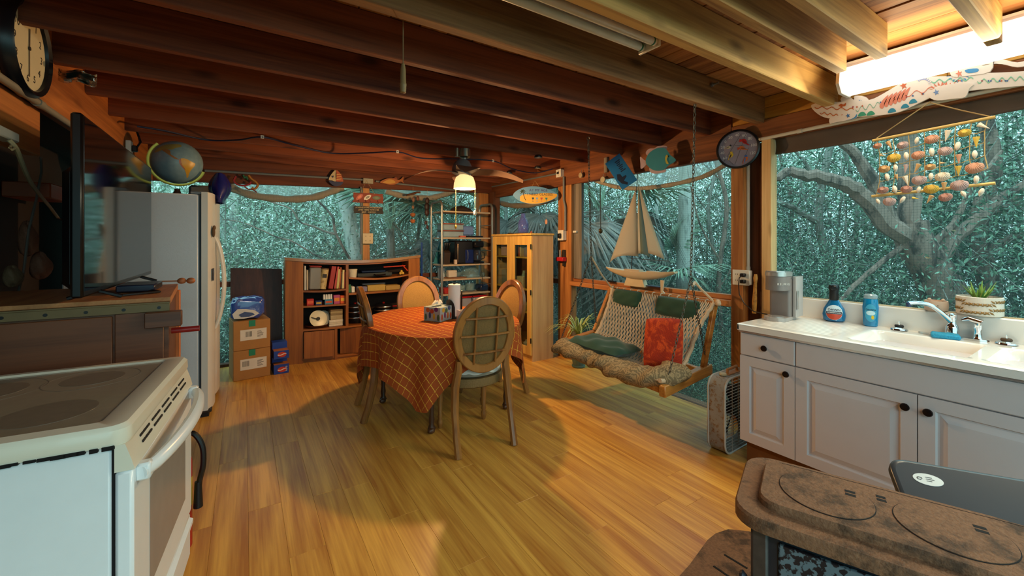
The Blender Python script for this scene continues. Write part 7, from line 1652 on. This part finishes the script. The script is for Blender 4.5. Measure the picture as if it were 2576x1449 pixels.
# stove-side hearth plate that reaches out to the room
hp = thing('hearth_plate', 'rusty slotted iron plate low on the floor beside the wood stove', 'plate', (1.0, .6, 0))
Z0 = .06
hpts = [(1690, 1470), (1735, 1420), (1780, 1358), (1800, 1342), (1832, 1331), (1880, 1336), (1960, 1350), (2100, 1420), (2150, 1600), (1800, 1640), (1660, 1560)]
poly = [P(*p, Z=Z0) for p in hpts]; m = M(); m.prism([(p.x, p.y) for p in poly], (0, 0, 0.001), (1, 0, 0), (0, 1, 0), (0, 0, Z0 - .001)); m.build('plate', IRON, hp, world=True, ang=25)
m = M()
for a, b in (((1822, 1395), (1880, 1430)), ((1795, 1424), (1850, 1462))): m.beam(P(*a, Z=Z0 + .0005), P(*b, Z=Z0 + .0005), .009, .002)
m.build('slot', GAP_BLACK, hp, world=True)

# ================================================================ grey bin with a domed lid
e1 = Vector((.545, -.84, 0)).normalized(); e2 = Vector((.84, .545, 0)).normalized(); b0 = P(2262, 1230, Z=.655)
BT = frame((b0.x, b0.y, 0), e1, e2)
bn = thing('waste_bin', 'charcoal grey plastic bin with a sloping lid and oval white sticker behind the stove', 'bin', (b0.x, b0.y, 0))
BIN = mat('charcoal_plastic', '#3f454b', .28, var=.04)
M(BT).box(.07, .62, .06, .24, 0, .58, .03).build('body', BIN, bn, world=True)
LS = Vector((e2.x, e2.y, .62)).normalized(); LN = e1.cross(LS); LO = P(2266, 1248, Z=.645)
m = M(frame(LO, e1, LS)); a_ = rr(0, .66, -.06, .132, .045, 6); k = len(a_)
ringloft([(a_, -.022), (a_, -.006), (rr(.004, .656, -.056, .128, .043, 6), 0), (rr(.012, .648, -.05, .12, .04, 6), .0025)], m); m.add([(p[0], p[1], .0025) for p in rr(.012, .648, -.05, .12, .04, 6)], [tuple(range(k))]); m.add([(p[0], p[1], -.022) for p in a_], [tuple(range(k-1, -1, -1))])
m.build('lid', BIN, bn, world=True, ang=50)
sT = frame(LO + e1*.085 + LS*.07 + LN*.0025, e1, LS)
m = M(sT); oval(m, .036, .019, 0, .0012); stk = m.build('sticker', mat('sticker_white', '#dfe0dc', .4), bn, world=True)
m = M(sT); m.tube([(-.020 + .006*math.cos(a), .004*math.sin(a), .0014) for a in [k*PI/6 for k in range(11)]], .0012, 4)
for k, L in enumerate((.016, .02, .013)): m.box(-.005, -.005 + L, .006 - .006*k, .0075 - .006*k, .0012, .0018)
m.build('sticker_print', INK, stk, world=True)
# ================================================================ left wall and fridge top
q = P(72, 122, X=-.775); ck = thing('wall_clock', 'round black-rimmed clock with a cream face high on the left wall', 'clock', q); T = frame(q, (0, 1, 0), (0, 0, 1)) @ Matrix.Rotation(R_(-4), 4, 'Z')
RC = .205
M(T).lathe([(RC - .03, .0), (RC - .028, .012), (RC - .01, .02), (RC, .006), (RC + .002, -.03), (RC - .03, -.03), (RC - .03, 0)], (0, 0, 0), 40, cap=False).build('rim', mat('clock_rim', '#101218', .3), ck, world=True)
disc(M(T), RC - .028, -.028, .0).build('dial', mat('clock_face', '#d6c9a4', .5, var=.05), ck, world=True)
for h in range(1, 13):
    a = R_(90 - 30*h); textmesh(str(h), .045, mat('clock_ink', '#2a2320', .6), 'numeral', ck, T @ Matrix.Translation((.130*math.cos(a), .130*math.sin(a), .0008)), .0003)
for a, L, w_ in ((R_(92), .085, .007), (R_(-86), .12, .005)): M(T).beam((0, 0, .003), (L*math.cos(a), L*math.sin(a), .003), w_, .001).build('hand', mat('clock_ink', '#2a2320'), ck, world=True)
disc(M(T), .008, .001, .006, 12).build('hub', mat('clock_ink', '#2a2320'), ck, world=True)
a, b = P(0, 197, X=-.79), P(98, 258, X=-.79); zc_ = (a.z + b.z)/2
m = M(); m.cyl((-.79, .6, zc_), (-.79, 4.05, zc_), .0155, n=12); m.cyl((-.79, b.y - .03, zc_), (-.79, b.y + .02, zc_), .020, n=12); solo(m, 'conduit', mat('dusty_pipe', '#8d8270', .5), 'grey metal conduit along the left wall under the clock', 'pipe')
m = M()
def crumple(u, v): return P(147 + 96*u, 172 + 14*u + 30*v + 4*math.sin(u*9), D=2.06 + .02*math.sin(u*17 + 3*v) + .02*math.cos(v*11 + u*5))
m.grid(crumple, 14, 6); solo(m, 'foil_packet', mat('foil', '#c9c4ba', .2, .95, var=.2, bump=.5, bscale=30), 'crumpled silver foil packet on the left wall beam right of the clock', 'packet', solid=.004)
# power strip and cream cord at the left edge
q = P(8, 340, X=-.80); ps = thing('power_strip', 'white power strip end on the left wall board with a cream cord', 'power strip', q); M().box(-.02, .03, -.22, .045, -.02, .02, .005).build('strip', mat('strip_white', '#cfc9bb', .4), ps)
cp_ = [P(22, 352, X=-.77), P(40, 372, X=-.76), P(55, 410, X=-.78), P(75, 455, X=-.82), P(100, 490, X=-.88), P(125, 520, X=-.95), P(146, 548, X=-1.02)]
M().tube(limb(cp_, 1, 1, 4, jit=0)[0], .008, 7).build('cord', mat('cream_cord', '#a08f6c', .6), ps, world=True); 
M().tube([P(28, 366, X=-.76), P(24, 372, X=-.75), P(30, 377, X=-.75), P(38, 372, X=-.755)], .004, 6).build('cord_tie', mat('cream_cord', '#a08f6c'), ps, world=True)
solo(M().tube([P(103, 395, X=-1.0), P(105, 430, X=-1.0), P(92, 500, X=-1.0), P(72, 580, X=-1.0), P(60, 680, X=-1.0), P(42, 750, X=-1.0)], .006, 6), 'thin_cord', mat('grey_cord', '#55504a', .7), 'thin dark grey cord hanging in the dark recess left of the television', 'cord')
solo(M().tube([P(182, 556, X=-.9), P(160, 555, X=-.93), P(146, 550, X=-1.0)], .005, 6).tube([P(183, 610, X=-.85), P(172, 640, X=-.88), P(168, 690, X=-.9), P(158, 715, X=-.92)], .007, 6), 'tv_cable', BLACKP, 'black cables behind the left edge of the television', 'cable')
# clutter in the dark recess
sh = solo(M().box(-1.18, -.98, P(66, 480, X=-1.08).y, P(128, 480, X=-1.08).y, P(100, 495, X=-1.0).z, P(100, 455, X=-1.0).z, .006), 'wall_box', mat('rust_box', '#8a3c18', .5), 'rust orange box fixed in the dark recess behind the television', 'box')
def rock(cx, cy, X, r, name, col, lb, cat, rz=1.0):
    c = P(cx, cy, X=X); m = M(); m.grid(lambda u, v: (c.x + r*.7*math.sin(PI*v)*math.cos(2*PI*u)*(1 + .25*math.sin(5*u*2*PI/2 + 4*v)), c.y + r*math.sin(PI*v)*math.sin(2*PI*u)*(1 + .2*math.cos(3*u*6.28 + 5*v)), c.z - rz*r*math.cos(PI*v)*(1 + .15*math.sin(7*v + u*6.28*2))), 16, 10, True)
    return solo(m, name, mat('rk_' + col, col, .8, var=.3, scale=20, bump=.4), lb, cat, ang=180)
rock(68, 600, -1.02, .055, 'dried_bouquet', '#6b4431', 'dried brown flower head in the dark recess left of the television', 'dried flowers', 1.6)
rock(100, 668, -1.0, .065, 'sponge_coral', '#6e4c3a', 'brown lumpy coral in the dark recess left of the television', 'coral', 1.1)
rock(30, 695, -.98, .05, 'gourd', '#5e4a33', 'tan rounded gourd at the far left of the dark recess', 'gourd', 1.0)
# globe on the refrigerator
gq = P(446, 409, Y=4.50); gr = .178
gb = thing('globe', 'large blue desk globe with a brass meridian ring on the refrigerator', 'globe', (gq.x, gq.y, 1.83))
gm_, nt, bs = _base('globe_map'); N, L = nt.nodes, nt.links
tc_ = N.new('ShaderNodeTexCoord'); n_ = N.new('ShaderNodeTexNoise'); n_.inputs['Scale'].default_value = 30; n_.inputs['Detail'].default_value = 6
mxx = N.new('ShaderNodeMix'); mxx.data_type = 'RGBA'; mxx.inputs['A'].default_value = (*lin('#5f7f8f'), 1); mxx.inputs['B'].default_value = (*lin('#86a3ad'), 1); L.new(tc_.outputs['Object'], n_.inputs['Vector']); L.new(n_.outputs['Fac'], mxx.inputs['Factor']); L.new(mxx.outputs['Result'], bs.inputs['Base Color']); bs.inputs['Roughness'].default_value = .3
M().sphere((gq.x, gq.y, gq.z), gr, 40, 26).build('sphere', gm_, gb, world=True, ang=180)
# continents as raised patches placed on the ball facing the room
toC = (Vector((0, 0, H)) - gq).normalized(); gx_ = Vector((0, 0, 1)).cross(toC).normalized(); gy_ = toC.cross(gx_)
def land(poly, col, name, lift=1.004):
    m = M(); vs = []; c = [sum(p[i] for p in poly)/len(poly) for i in (0, 1)]
    def pr(x, y): z = math.sqrt(max(0, 1 - x*x - y*y)); return gq + (gx_*x + gy_*y + toC*z)*gr*lift
    n = len(poly); vs.append(pr(*c))
    for k in (.35, .7, 1.0):
        for p in poly: vs.append(pr(c[0] + (p[0]-c[0])*k, c[1] + (p[1]-c[1])*k))
    fs = [(0, 1 + i, 1 + (i+1) % n) for i in range(n)] + [(1 + r*n + i, 1 + (r+1)*n + i, 1 + (r+1)*n + (i+1) % n, 1 + r*n + (i+1) % n) for r in range(2) for i in range(n)]
    m.add(vs, fs); return m.build(name, mat('land_' + col, col, .35, var=.12, scale=20), gb, world=True, ang=180)
land(smooth_poly([(.08, .14), (.18, .22), (.34, .20), (.52, .10), (.66, .02), (.60, -.14), (.52, -.26), (.44, -.44), (.40, -.62), (.34, -.66), (.32, -.46), (.22, -.22), (.10, -.02)], 3), '#c0932f', 'south_america')
land(smooth_poly([(.06, .12), (.12, .20), (.10, .05), (.24, -.18), (.30, -.30), (.22, -.24), (.08, -.04)], 3), '#a86a4a', 'andes', 1.006)
land(smooth_poly([(-.55, .52), (-.40, .58), (-.25, .50), (-.30, .40), (-.14, .28), (.02, .18), (.06, .14), (-.08, .16), (-.26, .28), (-.44, .42)], 3), '#9a6a3c', 'central_america')
land(smooth_poly([(-.8, .35), (-.72, .52), (-.50, .72), (-.2, .82), (.1, .84), (.15, .75), (-.05, .66), (-.2, .56), (-.4, .56), (-.6, .46)], 3), '#9a8a4a', 'north_america')
BRS = mat('brass', '#b58f3c', .3, .9); m = M(); pts = []
ax1 = (gx_*-.55 + gy_*-.83).normalized(); 
for i in range(29):
    a = R_(-105 + 210*i/28); pts.append(gq + (ax1*math.cos(a) + ax1.cross(toC)*math.sin(a))*(gr + .012))
m.tube(pts, [.012]*29, 6, flat=.25, up=tuple(toC)); m.build('meridian', BRS, gb, world=True)
M().lathe([(.10, 0), (.105, .006), (.09, .016), (.03, .026), (.02, .05), (.02, gq.z - gr - 1.83 - .02), (0, gq.z - gr - 1.83 - .015)], (gq.x, gq.y, 1.803), 22).build('base', mat('globe_base', '#4a3020', .4), gb, world=True)
solo(M().box(-.42, -.24, 4.66, 4.9, 1.803, 1.93, .02), 'grey_box', mat('dull_grey', '#6b6966', .7), 'dull grey box on the refrigerator right of the globe', 'box')
m = M(); c = P(553, 470, Y=4.45)
m.grid(lambda u, v: (c.x + (.03 + .045*math.sin(PI*min(1, v*1.1)))*math.cos(2*PI*u)*(1 + .2*math.sin(5*u*6.28)), c.y + (.05 + .05*v)*math.sin(2*PI*u)*(1 + .15*math.cos(4*u*6.28)), c.z + .115 - .26*v), 20, 10, True)
solo(m, 'blue_bag', mat('blue_bag', '#1a2168', .25, var=.3), 'dark blue plastic bag hanging at the top corner of the refrigerator', 'bag', ang=180)
wo = P(328, 372, X=-.78); t = thing('wall_outlet', 'white outlet with a black plug on the left wall above the television', 'outlet', wo); M().box(-.025, .01, -.04, .04, -.055, .055, .004).build('plate', WHITEBOX, t); M().box(.01, .045, -.025, .02, -.03, .02, .006).build('plug', BLACKP, t)
M().tube([(.04, 0, .01), (.06, .02, .06), (.03, .04, .16), (.01, .05, .24)], .008, 7).build('cord', BLACKP, t)

# ================================================================ cable along the joists with lights
pts = [(345, 318), (420, 330), (520, 352), (600, 352), (660, 345), (740, 365), (830, 385), (920, 385), (1000, 382), (1060, 398), (1150, 400), (1240, 405), (1290, 425), (1345, 435), (1390, 425)]
Zc = 2.305; q = [P(x, y, Z=Zc) for x, y in pts]
q = [Vector((p.x, min(p.y, 5.4), Zc)) for p in q]
m = M(); m.tube(limb(q, 1, 1, 5, jit=0)[0], .007, 6); wl = thing('overhead_cable', 'long dark blue cable stapled under the ceiling joists towards the fan', 'cable', (1, 4.5, Zc)); m.build('cable', mat('navy_cable', '#1b2240', .5), wl, world=True)
for i in (4, 8, 11): M().box(q[i].x - .012, q[i].x + .012, q[i].y - .004, q[i].y + .004, Zc - .012, Zc + .014).build('staple', WHITEBOX, wl, world=True)
for px, py, lb in ((1354, 394, 'upper black spotlight puck on the joists by the corner'), (1353, 421, 'right black spotlight puck hanging lower by the corner'), (1281, 434, 'left black spotlight puck on the joists right of the fan')):
    c = P(px, py, Z=2.30); 
    if c.y > 5.4: c = P(px, py, Y=5.3)
    t = thing('puck_light', lb, 'light', c); M().lathe([(.0, .016), (.03, .016), (.042, 0), (.04, -.012), (.0, -.012)], (0, 0, 0), 18).build('housing', BLACKP, t); M().lathe([(.03, -.0125), (.0, -.014)], (0, 0, 0), 14).build('lens', mat('lens', '#a9aaa8', .2), t)

# ================================================================ back wall decorations
YD = BW - .03
def bq(px, py, d=0.0): return P(px, py, Y=YD - d)
m = M(); m.cyl(bq(515, 429), bq(925, 453), .014, n=10); m.cyl(bq(945, 456), bq(1180, 482), .013, n=10); solo(m, 'conduit', GREYP, 'grey conduit along the beam above the back screens', 'pipe')
c = bq(925, 456); t = thing('junction_box', 'small white junction box on the back beam above the fish sign', 'outlet', c); M().box(-.065, .065, -.03, .02, -.035, .035, .004).build('box', mat('box_cream', '#9d9884', .5), t)
for (px) in (912, ): solo(M().cyl(bq(px - 4, 470), bq(px - 4, 640), .014, n=10), 'conduit', GREYP, 'grey conduit down the left side of the back wall post', 'pipe')
c = bq(924, 600); t = thing('outlet_plate', 'cream four-socket outlet plate on the back wall post', 'outlet', c); M().box(-.068, .068, -.035, .02, -.07, .07, .005).build('box', mat('plate_cream', '#c9b690', .5), t)
s = M()
for x in (-.028, .028):
    for z in (-.03, .03):
        for k in (-.006, .006): s.box(x + k - .0015, x + k + .0015, -.0362, -.0352, z - .006, z + .006)
s.build('sockets', SLOT, t)
def board_sign(px0, py0, px1, py1, name, mt, label, thick=.014, jag=.006, d=.05):
    a, b = bq(px0, py0, d), bq(px1, py1, d); c = (a + b)/2; w_, h_ = abs(b.x - a.x), abs(a.z - b.z); t = thing(name, label, 'sign', c)
    p = []; n = 7
    for i in range(14): p.append((-w_/2 + w_*i/13, -h_/2 + random.uniform(0, jag*.6)))
    for i in range(1, n): p.append((w_/2 - random.uniform(0, jag*1.6), -h_/2 + h_*i/n))
    for i in range(14): p.append((w_/2 - w_*i/13, h_/2 - random.uniform(0, jag*.6)))
    for i in range(1, n): p.append((-w_/2 + random.uniform(0, jag*1.6), h_/2 - h_*i/n))
    M().prism(p, (0, 0, 0), (1, 0, 0), (0, 0, 1), (0, thick, 0)).build('board', mt, t, smooth=False); return t, w_, h_
t, w_, h_ = board_sign(887, 483, 965, 513, 'lure_sign', wood('red_board', '#6e2a18', '#99442a', 'X', rough=.6), 'reddish brown plank sign with three painted fishing lures on the post', jag=.012)
for x, c0, c1, rot in ((-.115, '#b33a22', '#d9663a', .75), (-.012, '#d9d4c4', '#7d796b', .6), (.105, '#2f4a33', '#58703f', .05)):
    for k, (s, cc, yy) in enumerate(((1.0, c0, -.0045), (.55, c1, -.006))):
        T = frame((x, yy + .0045, .008), (1, 0, 0), (0, 0, 1)) @ Matrix.Rotation(rot, 4, 'Z'); mm_ = M(T); mm_.prism([(.055*s*math.cos(a), .026*s*math.sin(a)*(abs(math.sin(a)) ** .3)) for a in [2*PI*i/20 for i in range(20)]], (0, 0, 0), (1, 0, 0), (0, 1, 0), (0, 0, .0035 + .0015*k)); mm_.build('lure', mat('lure_' + cc, cc, .4), t)
hk = M()
for x in (-.13, -.04, .02, .12): hk.tube([(x, -.003, -.02), (x, -.004, -.045), (x + .008, -.004, -.052), (x + .014, -.004, -.044)], .002, 4)
hk.build('hooks', BLACKP, t)
q0 = t.location; m = M(); m.tube([(-.10, .0, h_/2 - .01), (-.02, .02, .235), (.08, 0, h_/2 - .01)], .003, 5); m.build('string', TWN, t)
t, w_, h_ = board_sign(888, 517, 965, 539, 'fisherman_sign', mat('black_board', '#17120f', .6), 'black plank sign lettered about a handsome fisherman below the lure sign', jag=.014)
LT = mat('sign_gold', '#cdb98a', .5)
for k, s in enumerate(('A HANDSOME FISHERMAN', 'LIVES HERE WITH HIS', 'BEST   CATCH')):
    textmesh(s, .028, LT, 'lettering', t, XF[t.name] @ frame((0, -.0012, h_*.30 - k*h_*.30), (1, 0, .03), (0, 0, 1)), .0006)
# boat ornament
c = bq(845, 448, .03); t = thing('boat_ornament', 'small flat wooden sailboat ornament with star and striped sails', 'ornament', c)
def fl(poly, col, off, s=1.0, name='piece', th_=.006): return M().prism([(p[0]*s, p[1]*s) for p in poly], (0, -off, 0), (1, 0, 0), (0, 0, 1), (0, -th_, 0)).build(name, mat('fl_' + col, col, .5), t)
fl(smooth_poly([(0, .10), (-.05, .05), (-.085, -.025), (-.04, -.035), (0, -.04)], 3), '#c9b68a', 0, 1, 'sail'); fl(smooth_poly([(.003, .10), (.06, .05), (.085, -.015), (.08, -.04), (.003, -.04)], 3), '#b5532a', 0, 1, 'sail')
for z in (.05, .02, -.01): fl([(.006, z - .012), (.06, z + .0), (.066, z + .008), (.006, z - .002)], '#d9b45a', .0065, 1, 'stripe', .001)
fl(smooth_poly([(-.085, -.04), (.0, -.045), (.085, -.045), (.06, -.085), (0, -.105), (-.05, -.085)], 3), '#1b2350', 0, 1, 'hull'); fl([(-.04 + (.022 if i % 2 else .009)*math.sin(i*PI/5), .015 + (.022 if i % 2 else .009)*math.cos(i*PI/5)) for i in range(10)], '#1f2c48', .0065, 1, 'star', .001)
# fish ornament
c = bq(985, 455, .03); t = thing('fish_ornament', 'orange painted wooden fish ornament on the back beam', 'ornament', c)
fl(smooth_poly([(-.16, -.03), (-.08, .02), (0, .035), (.08, .02), (.12, .03), (.165, .07), (.155, .01), (.17, -.02), (.12, .0), (.06, -.04), (-.02, -.055), (-.10, -.045)], 3), '#a85f1f', 0, 1, 'body', .010); fl(smooth_poly([(-.12, -.03), (-.04, .015), (.02, .01), (.05, -.02), (-.02, -.042), (-.09, -.038)], 3), '#c9953a', .0105, 1, 'belly', .002); fl(smooth_poly([(.01, .03), (.06, .055), (.08, .03), (.05, .015)], 3), '#8a3f18', -.004, 1, 'fin', .006)
# gecko ornament
c = bq(620, 452, .03); t = thing('gecko_ornament', 'red, green and yellow curling lizard ornament at the left back beam', 'ornament', c)
for pts, rr_, col in (([(-.10, .03), (-.12, -.02), (-.09, -.06), (-.03, -.07), (.03, -.05), (.04, -.02)], .012, '#9c2a2f'), ([(.02, .05), (.05, .01), (.09, -.02), (.11, -.06), (.08, -.10), (.05, -.09)], .014, '#b5792a'), ([(-.03, .05), (-.02, .02), (0, .03), (.01, .0)], .012, '#2f6b45'), ([(-.02, -.08), (.02, -.11), (.06, -.11), (.10, -.14)], .008, '#8a3520')):
    M().tube(limb([Vector((x, -.01, z)) for x, z in pts], 1, 1, 4, jit=0)[0], rr_*.9, 6).build('lizard', mat('gk_' + col, col, .5), t)
# coconut chime + dark chime
def chime(px, top, items, label, col_):
    a = bq(px, top, .05); t = thing('wind_chime', label, 'wind chime', a); b = bq(px, items[-1][1], .05)
    M().cyl((0, 0, 0), (0, 0, b.z - a.z), .0018, n=4).build('string', TWN, t)
    for x, y, r, c_, kind in items:
        p = bq(x, y, .05) - a; m = M()
        if kind == 'cup': m.lathe([(0, -r), (r*.7, -r*.7), (r, 0), (r*.8, r*.4), (0, r*.5)], (p.x, 0, p.z), 14)
        elif kind == 'log': m.tube([(p.x - .10, 0, p.z - .03), (p.x, 0, p.z), (p.x + .05, 0, p.z + .02), (p.x + .10, 0, p.z + .025)], [.012, .016, .014, .012], 8)
        else: m.sphere((p.x, 0, p.z), (r*.8, r*.4, r*1.2), 10, 8)
        m.build('pendant', mat('ch_' + c_, c_, .5, var=.2), t)
    return t
chime(1039, 470, [(1040, 487, .04, '#5a3a26', 'log'), (1040, 502, .03, '#7d5a4c', 'leaf'), (1051, 499, .03, '#6b3f30', 'leaf'), (1039, 521, .022, '#8d6a4a', 'leaf'), (1038, 539, .040, '#a8663c', 'cup'), (1038, 555, .040, '#b56a3c', 'cup')], 'chime of brown shell cups hanging from driftwood by the back screen', '')
chime(1075, 478, [(1075, 505, .04, '#3a2620', 'leaf'), (1074, 520, .05, '#2b1c18', 'leaf'), (1074, 534, .045, '#3b2420', 'leaf'), (1071, 560, .025, '#4a2624', 'leaf'), (1075, 572, .025, '#4a2a30', 'leaf')], 'narrow dark chime hanging left of the metal rack', '')
# surfboard sign
c = P(1347, 491, X=3.0); d = (Vector((0, 0, H)) - c); d.z = 0; d.normalize(); ex = Vector((0, 0, 1)).cross(d).normalized(); ex = (ex + Vector((0, 0, -.02))).normalized()
sb = thing('surfboard_sign', 'blue and yellow surfboard shaped sign with black lettering', 'sign', c); T = frame(c, ex, (0, 0, 1))
Ls, Hs = .275, .108
def surf(k=1.0): return [(Ls*k*math.cos(a), Hs*k*math.sin(a)*(1 - .12*math.cos(a)) * abs(math.sin(a)) ** .35) for a in [2*PI*i/48 for i in range(48)]]
M(T).prism(surf(), (0, 0, -.012), (1, 0, 0), (0, 1, 0), (0, 0, .012)).build('board', mat('sign_blue', '#5d8fb8', .4), sb, world=True)
bt_ = [p for p in surf(.985) if p[1] <= .0]; 
yel = [(-.19, -.02)] + [(-.19 + .36*i/10, .0 + .03*i/10 + .004*math.sin(i)) for i in range(1, 11)] + [(.262, .018)] 
low = sorted([p for p in surf(.97) if p[1] < -.004 and -.2 < p[0] < .265], key=lambda p: -p[0])
M(T).prism(yel + low, (0, 0, .0002), (1, 0, 0), (0, 1, 0), (0, 0, .001)).build('sand', mat('sign_yellow', '#cfa23a', .45), sb, world=True)
SI = mat('sign_ink', '#2a2030', .5)
textmesh('AT MY AGE', .044, mat('sign_purple', '#3b2a6b', .5), 'lettering', sb, T @ Matrix.Translation((.035, .058, .0014)), .0006); textmesh('I NEED GLASSES', .044, SI, 'lettering', sb, T @ Matrix.Translation((.055, .010, .0018)), .0006)
for x, cc in ((-.03, '#1f3f52'), (.02, '#6f9ac4'), (.075, '#b04a42'), (.135, '#2f7a72')):
    m = M(T @ Matrix.Translation((x, -.045, .0014))); m.prism([(-.014, .016), (.014, .016), (.011, -.004), (0, -.010), (-.011, -.004)], (0, 0, 0), (1, 0, 0), (0, 1, 0), (0, 0, .001)); m.box(-.0015, .0015, -.03, -.009, 0, .001); m.box(-.01, .01, -.033, -.030, 0, .001); m.build('goblet', mat('gob_' + cc, cc, .4), sb, world=True)
m = M(T @ Matrix.Translation((-.145, .0, .0016))); m.prism([(-.012, .035), (-.004, .0), (.012, -.045), (.024, -.066), (.032, -.066), (.018, -.04), (.004, .0), (-.004, .036)], (0, 0, 0), (1, 0, 0), (0, 1, 0), (0, 0, .001)); m.build('palm_trunk', mat('trunk_brown', '#3a2618', .6), sb, world=True)
m = M(T @ Matrix.Translation((-.153, .040, .003)))
for a in range(-30, 250, 40):
    r_a = R_(a); m.prism([(0, 0), (.02*math.cos(r_a - .3), .02*math.sin(r_a - .3) + .004), (.042*math.cos(r_a), .042*math.sin(r_a) - .010), (.02*math.cos(r_a + .3), .02*math.sin(r_a + .3))], (0, 0, 0), (1, 0, 0), (0, 1, 0), (0, 0, .001))
m.build('palm_leaves', mat('palm_green', '#1f3a26', .6), sb, world=True)
m = M(T); m.tube([(-.05, .095, -.006), (-.01, .18, -.01), (.05, .095, -.006)], .0018, 4); m.build('string', TWN, sb, world=True)
# pendant shell by the corner screen
q = P(1374, 558, X=3.2); t = thing('shell_pendant', 'single pink shell hanging before the far corner screen', 'ornament', q); M().sphere((0, 0, 0), (.012, .024, .034), 12, 8).build('shell', SHM['pink'], t); M().cyl((0, 0, .03), (0, 0, .45), .001, n=4).build('thread', TWN, t)
# fire extinguisher past the range
q = P(470, 1300, Z=.0) if False else Vector((-.262, 2.50 - .07, 0)); fe = thing('fire_extinguisher', 'red fire extinguisher with a black hose standing past the range', 'extinguisher', q)
M().lathe([(.05, 0), (.058, .01), (.058, .40), (.045, .445), (.02, .46), (.02, .48), (0, .48)], (0, 0, .002), 20).build('cylinder', mat('extinguisher_red', '#a8201a', .3), fe)
M().lathe([(.0585, .20), (.0585, .33)], (0, 0, 0), 20, cap=False).build('label', mat('ext_label', '#c9a53a', .5, var=.3, scale=40), fe); M().cyl((0, 0, .48), (0, 0, .52), .016, n=10).box(-.012, .05, -.012, .012, .515, .535, .004).build('valve', BLACKP, fe)
M().tube(limb([Vector(p) for p in ((.02, 0, .51), (.06, -.01, .53), (.095, -.02, .47), (.10, -.02, .38), (.085, -.01, .30), (.08, -.01, .22))], 1, 1, 4, jit=0)[0], .012, 8).loft([((.08, -.01, .30), .014), ((.08, -.01, .18), .019)], 10).build('hose', BLACKP, fe)
# blue handled broom between bookcase and rack
q = P(1061, 690, Y=5.62); a = Vector((q.x, 5.62, 0)); br = thing('broom', 'blue broom handle standing between the bookcase and the rack', 'broom', (q.x, 5.62, 0)); M().cyl((0, 0, .10), (0, 0, P(1061, 610, Y=5.62).z), .012, n=10).build('handle', mat('blue_handle', '#1b3f8f', .35), br); M().prism([(-.10, 0), (.10, 0), (.04, .16), (-.04, .16)], (0, -.015, .002), (1, 0, 0), (0, 0, 1), (0, .03, 0)).build('brush', mat('brush', '#2a3a55', .8), br)
# rolled tarps hanging outside the screens
def tarp(pts, axis, off, top, r, label):
    q = [P(x, y, **{axis: off}) for x, y in pts]; c, _ = limb(q, 1, 1, 6, jit=0); t = thing('rolled_tarp', label, 'tarp', c[len(c)//2]); rr_ = [r*(1 + .12*math.sin(i*1.3)) for i in range(len(c))]
    M().tube(c, rr_, 10).build('roll', mat('tarp_cloth', '#b3a48c', .8, var=.15, scale=20), t, world=True)
    m = M(); vs = [];
    for p in c:
        zt = top(p); vs += [p + Vector((0, 0, r*.5)), Vector((p.x, p.y, max(zt, p.z + r*.5)))]
    m.add(vs, [(2*i, 2*i+2, 2*i+3, 2*i+1) for i in range(len(c) - 1)]); m.build('sheet', veil('tarp_sheet', '#c4d6d2', .62), t, world=True)
tarp([(545, 440), (583, 472), (640, 492), (720, 501), (790, 496), (840, 479), (862, 470)], 'Y', BW + .16, lambda p: 2.16, .045, 'tan rolled tarp sagging outside the left back screen')
tarp([(970, 480), (1000, 490), (1040, 496), (1080, 498), (1115, 490), (1150, 478), (1190, 470)], 'Y', BW + .16, lambda p: 2.2, .042, 'tan rolled tarp sagging outside the right back screen')
tarp([(1238, 500), (1270, 514), (1310, 518), (1350, 512), (1400, 498)], 'X', RW + .17, lambda p: 2.15, .04, 'tan rolled tarp outside the narrow corner screen')
tarp([(1500, 455), (1545, 469), (1600, 474), (1660, 469), (1720, 458), (1780, 440), (1840, 405)], 'X', RW + .17, lambda p: 2.14, .022, 'thin rolled tarp sagging outside the swing screen')
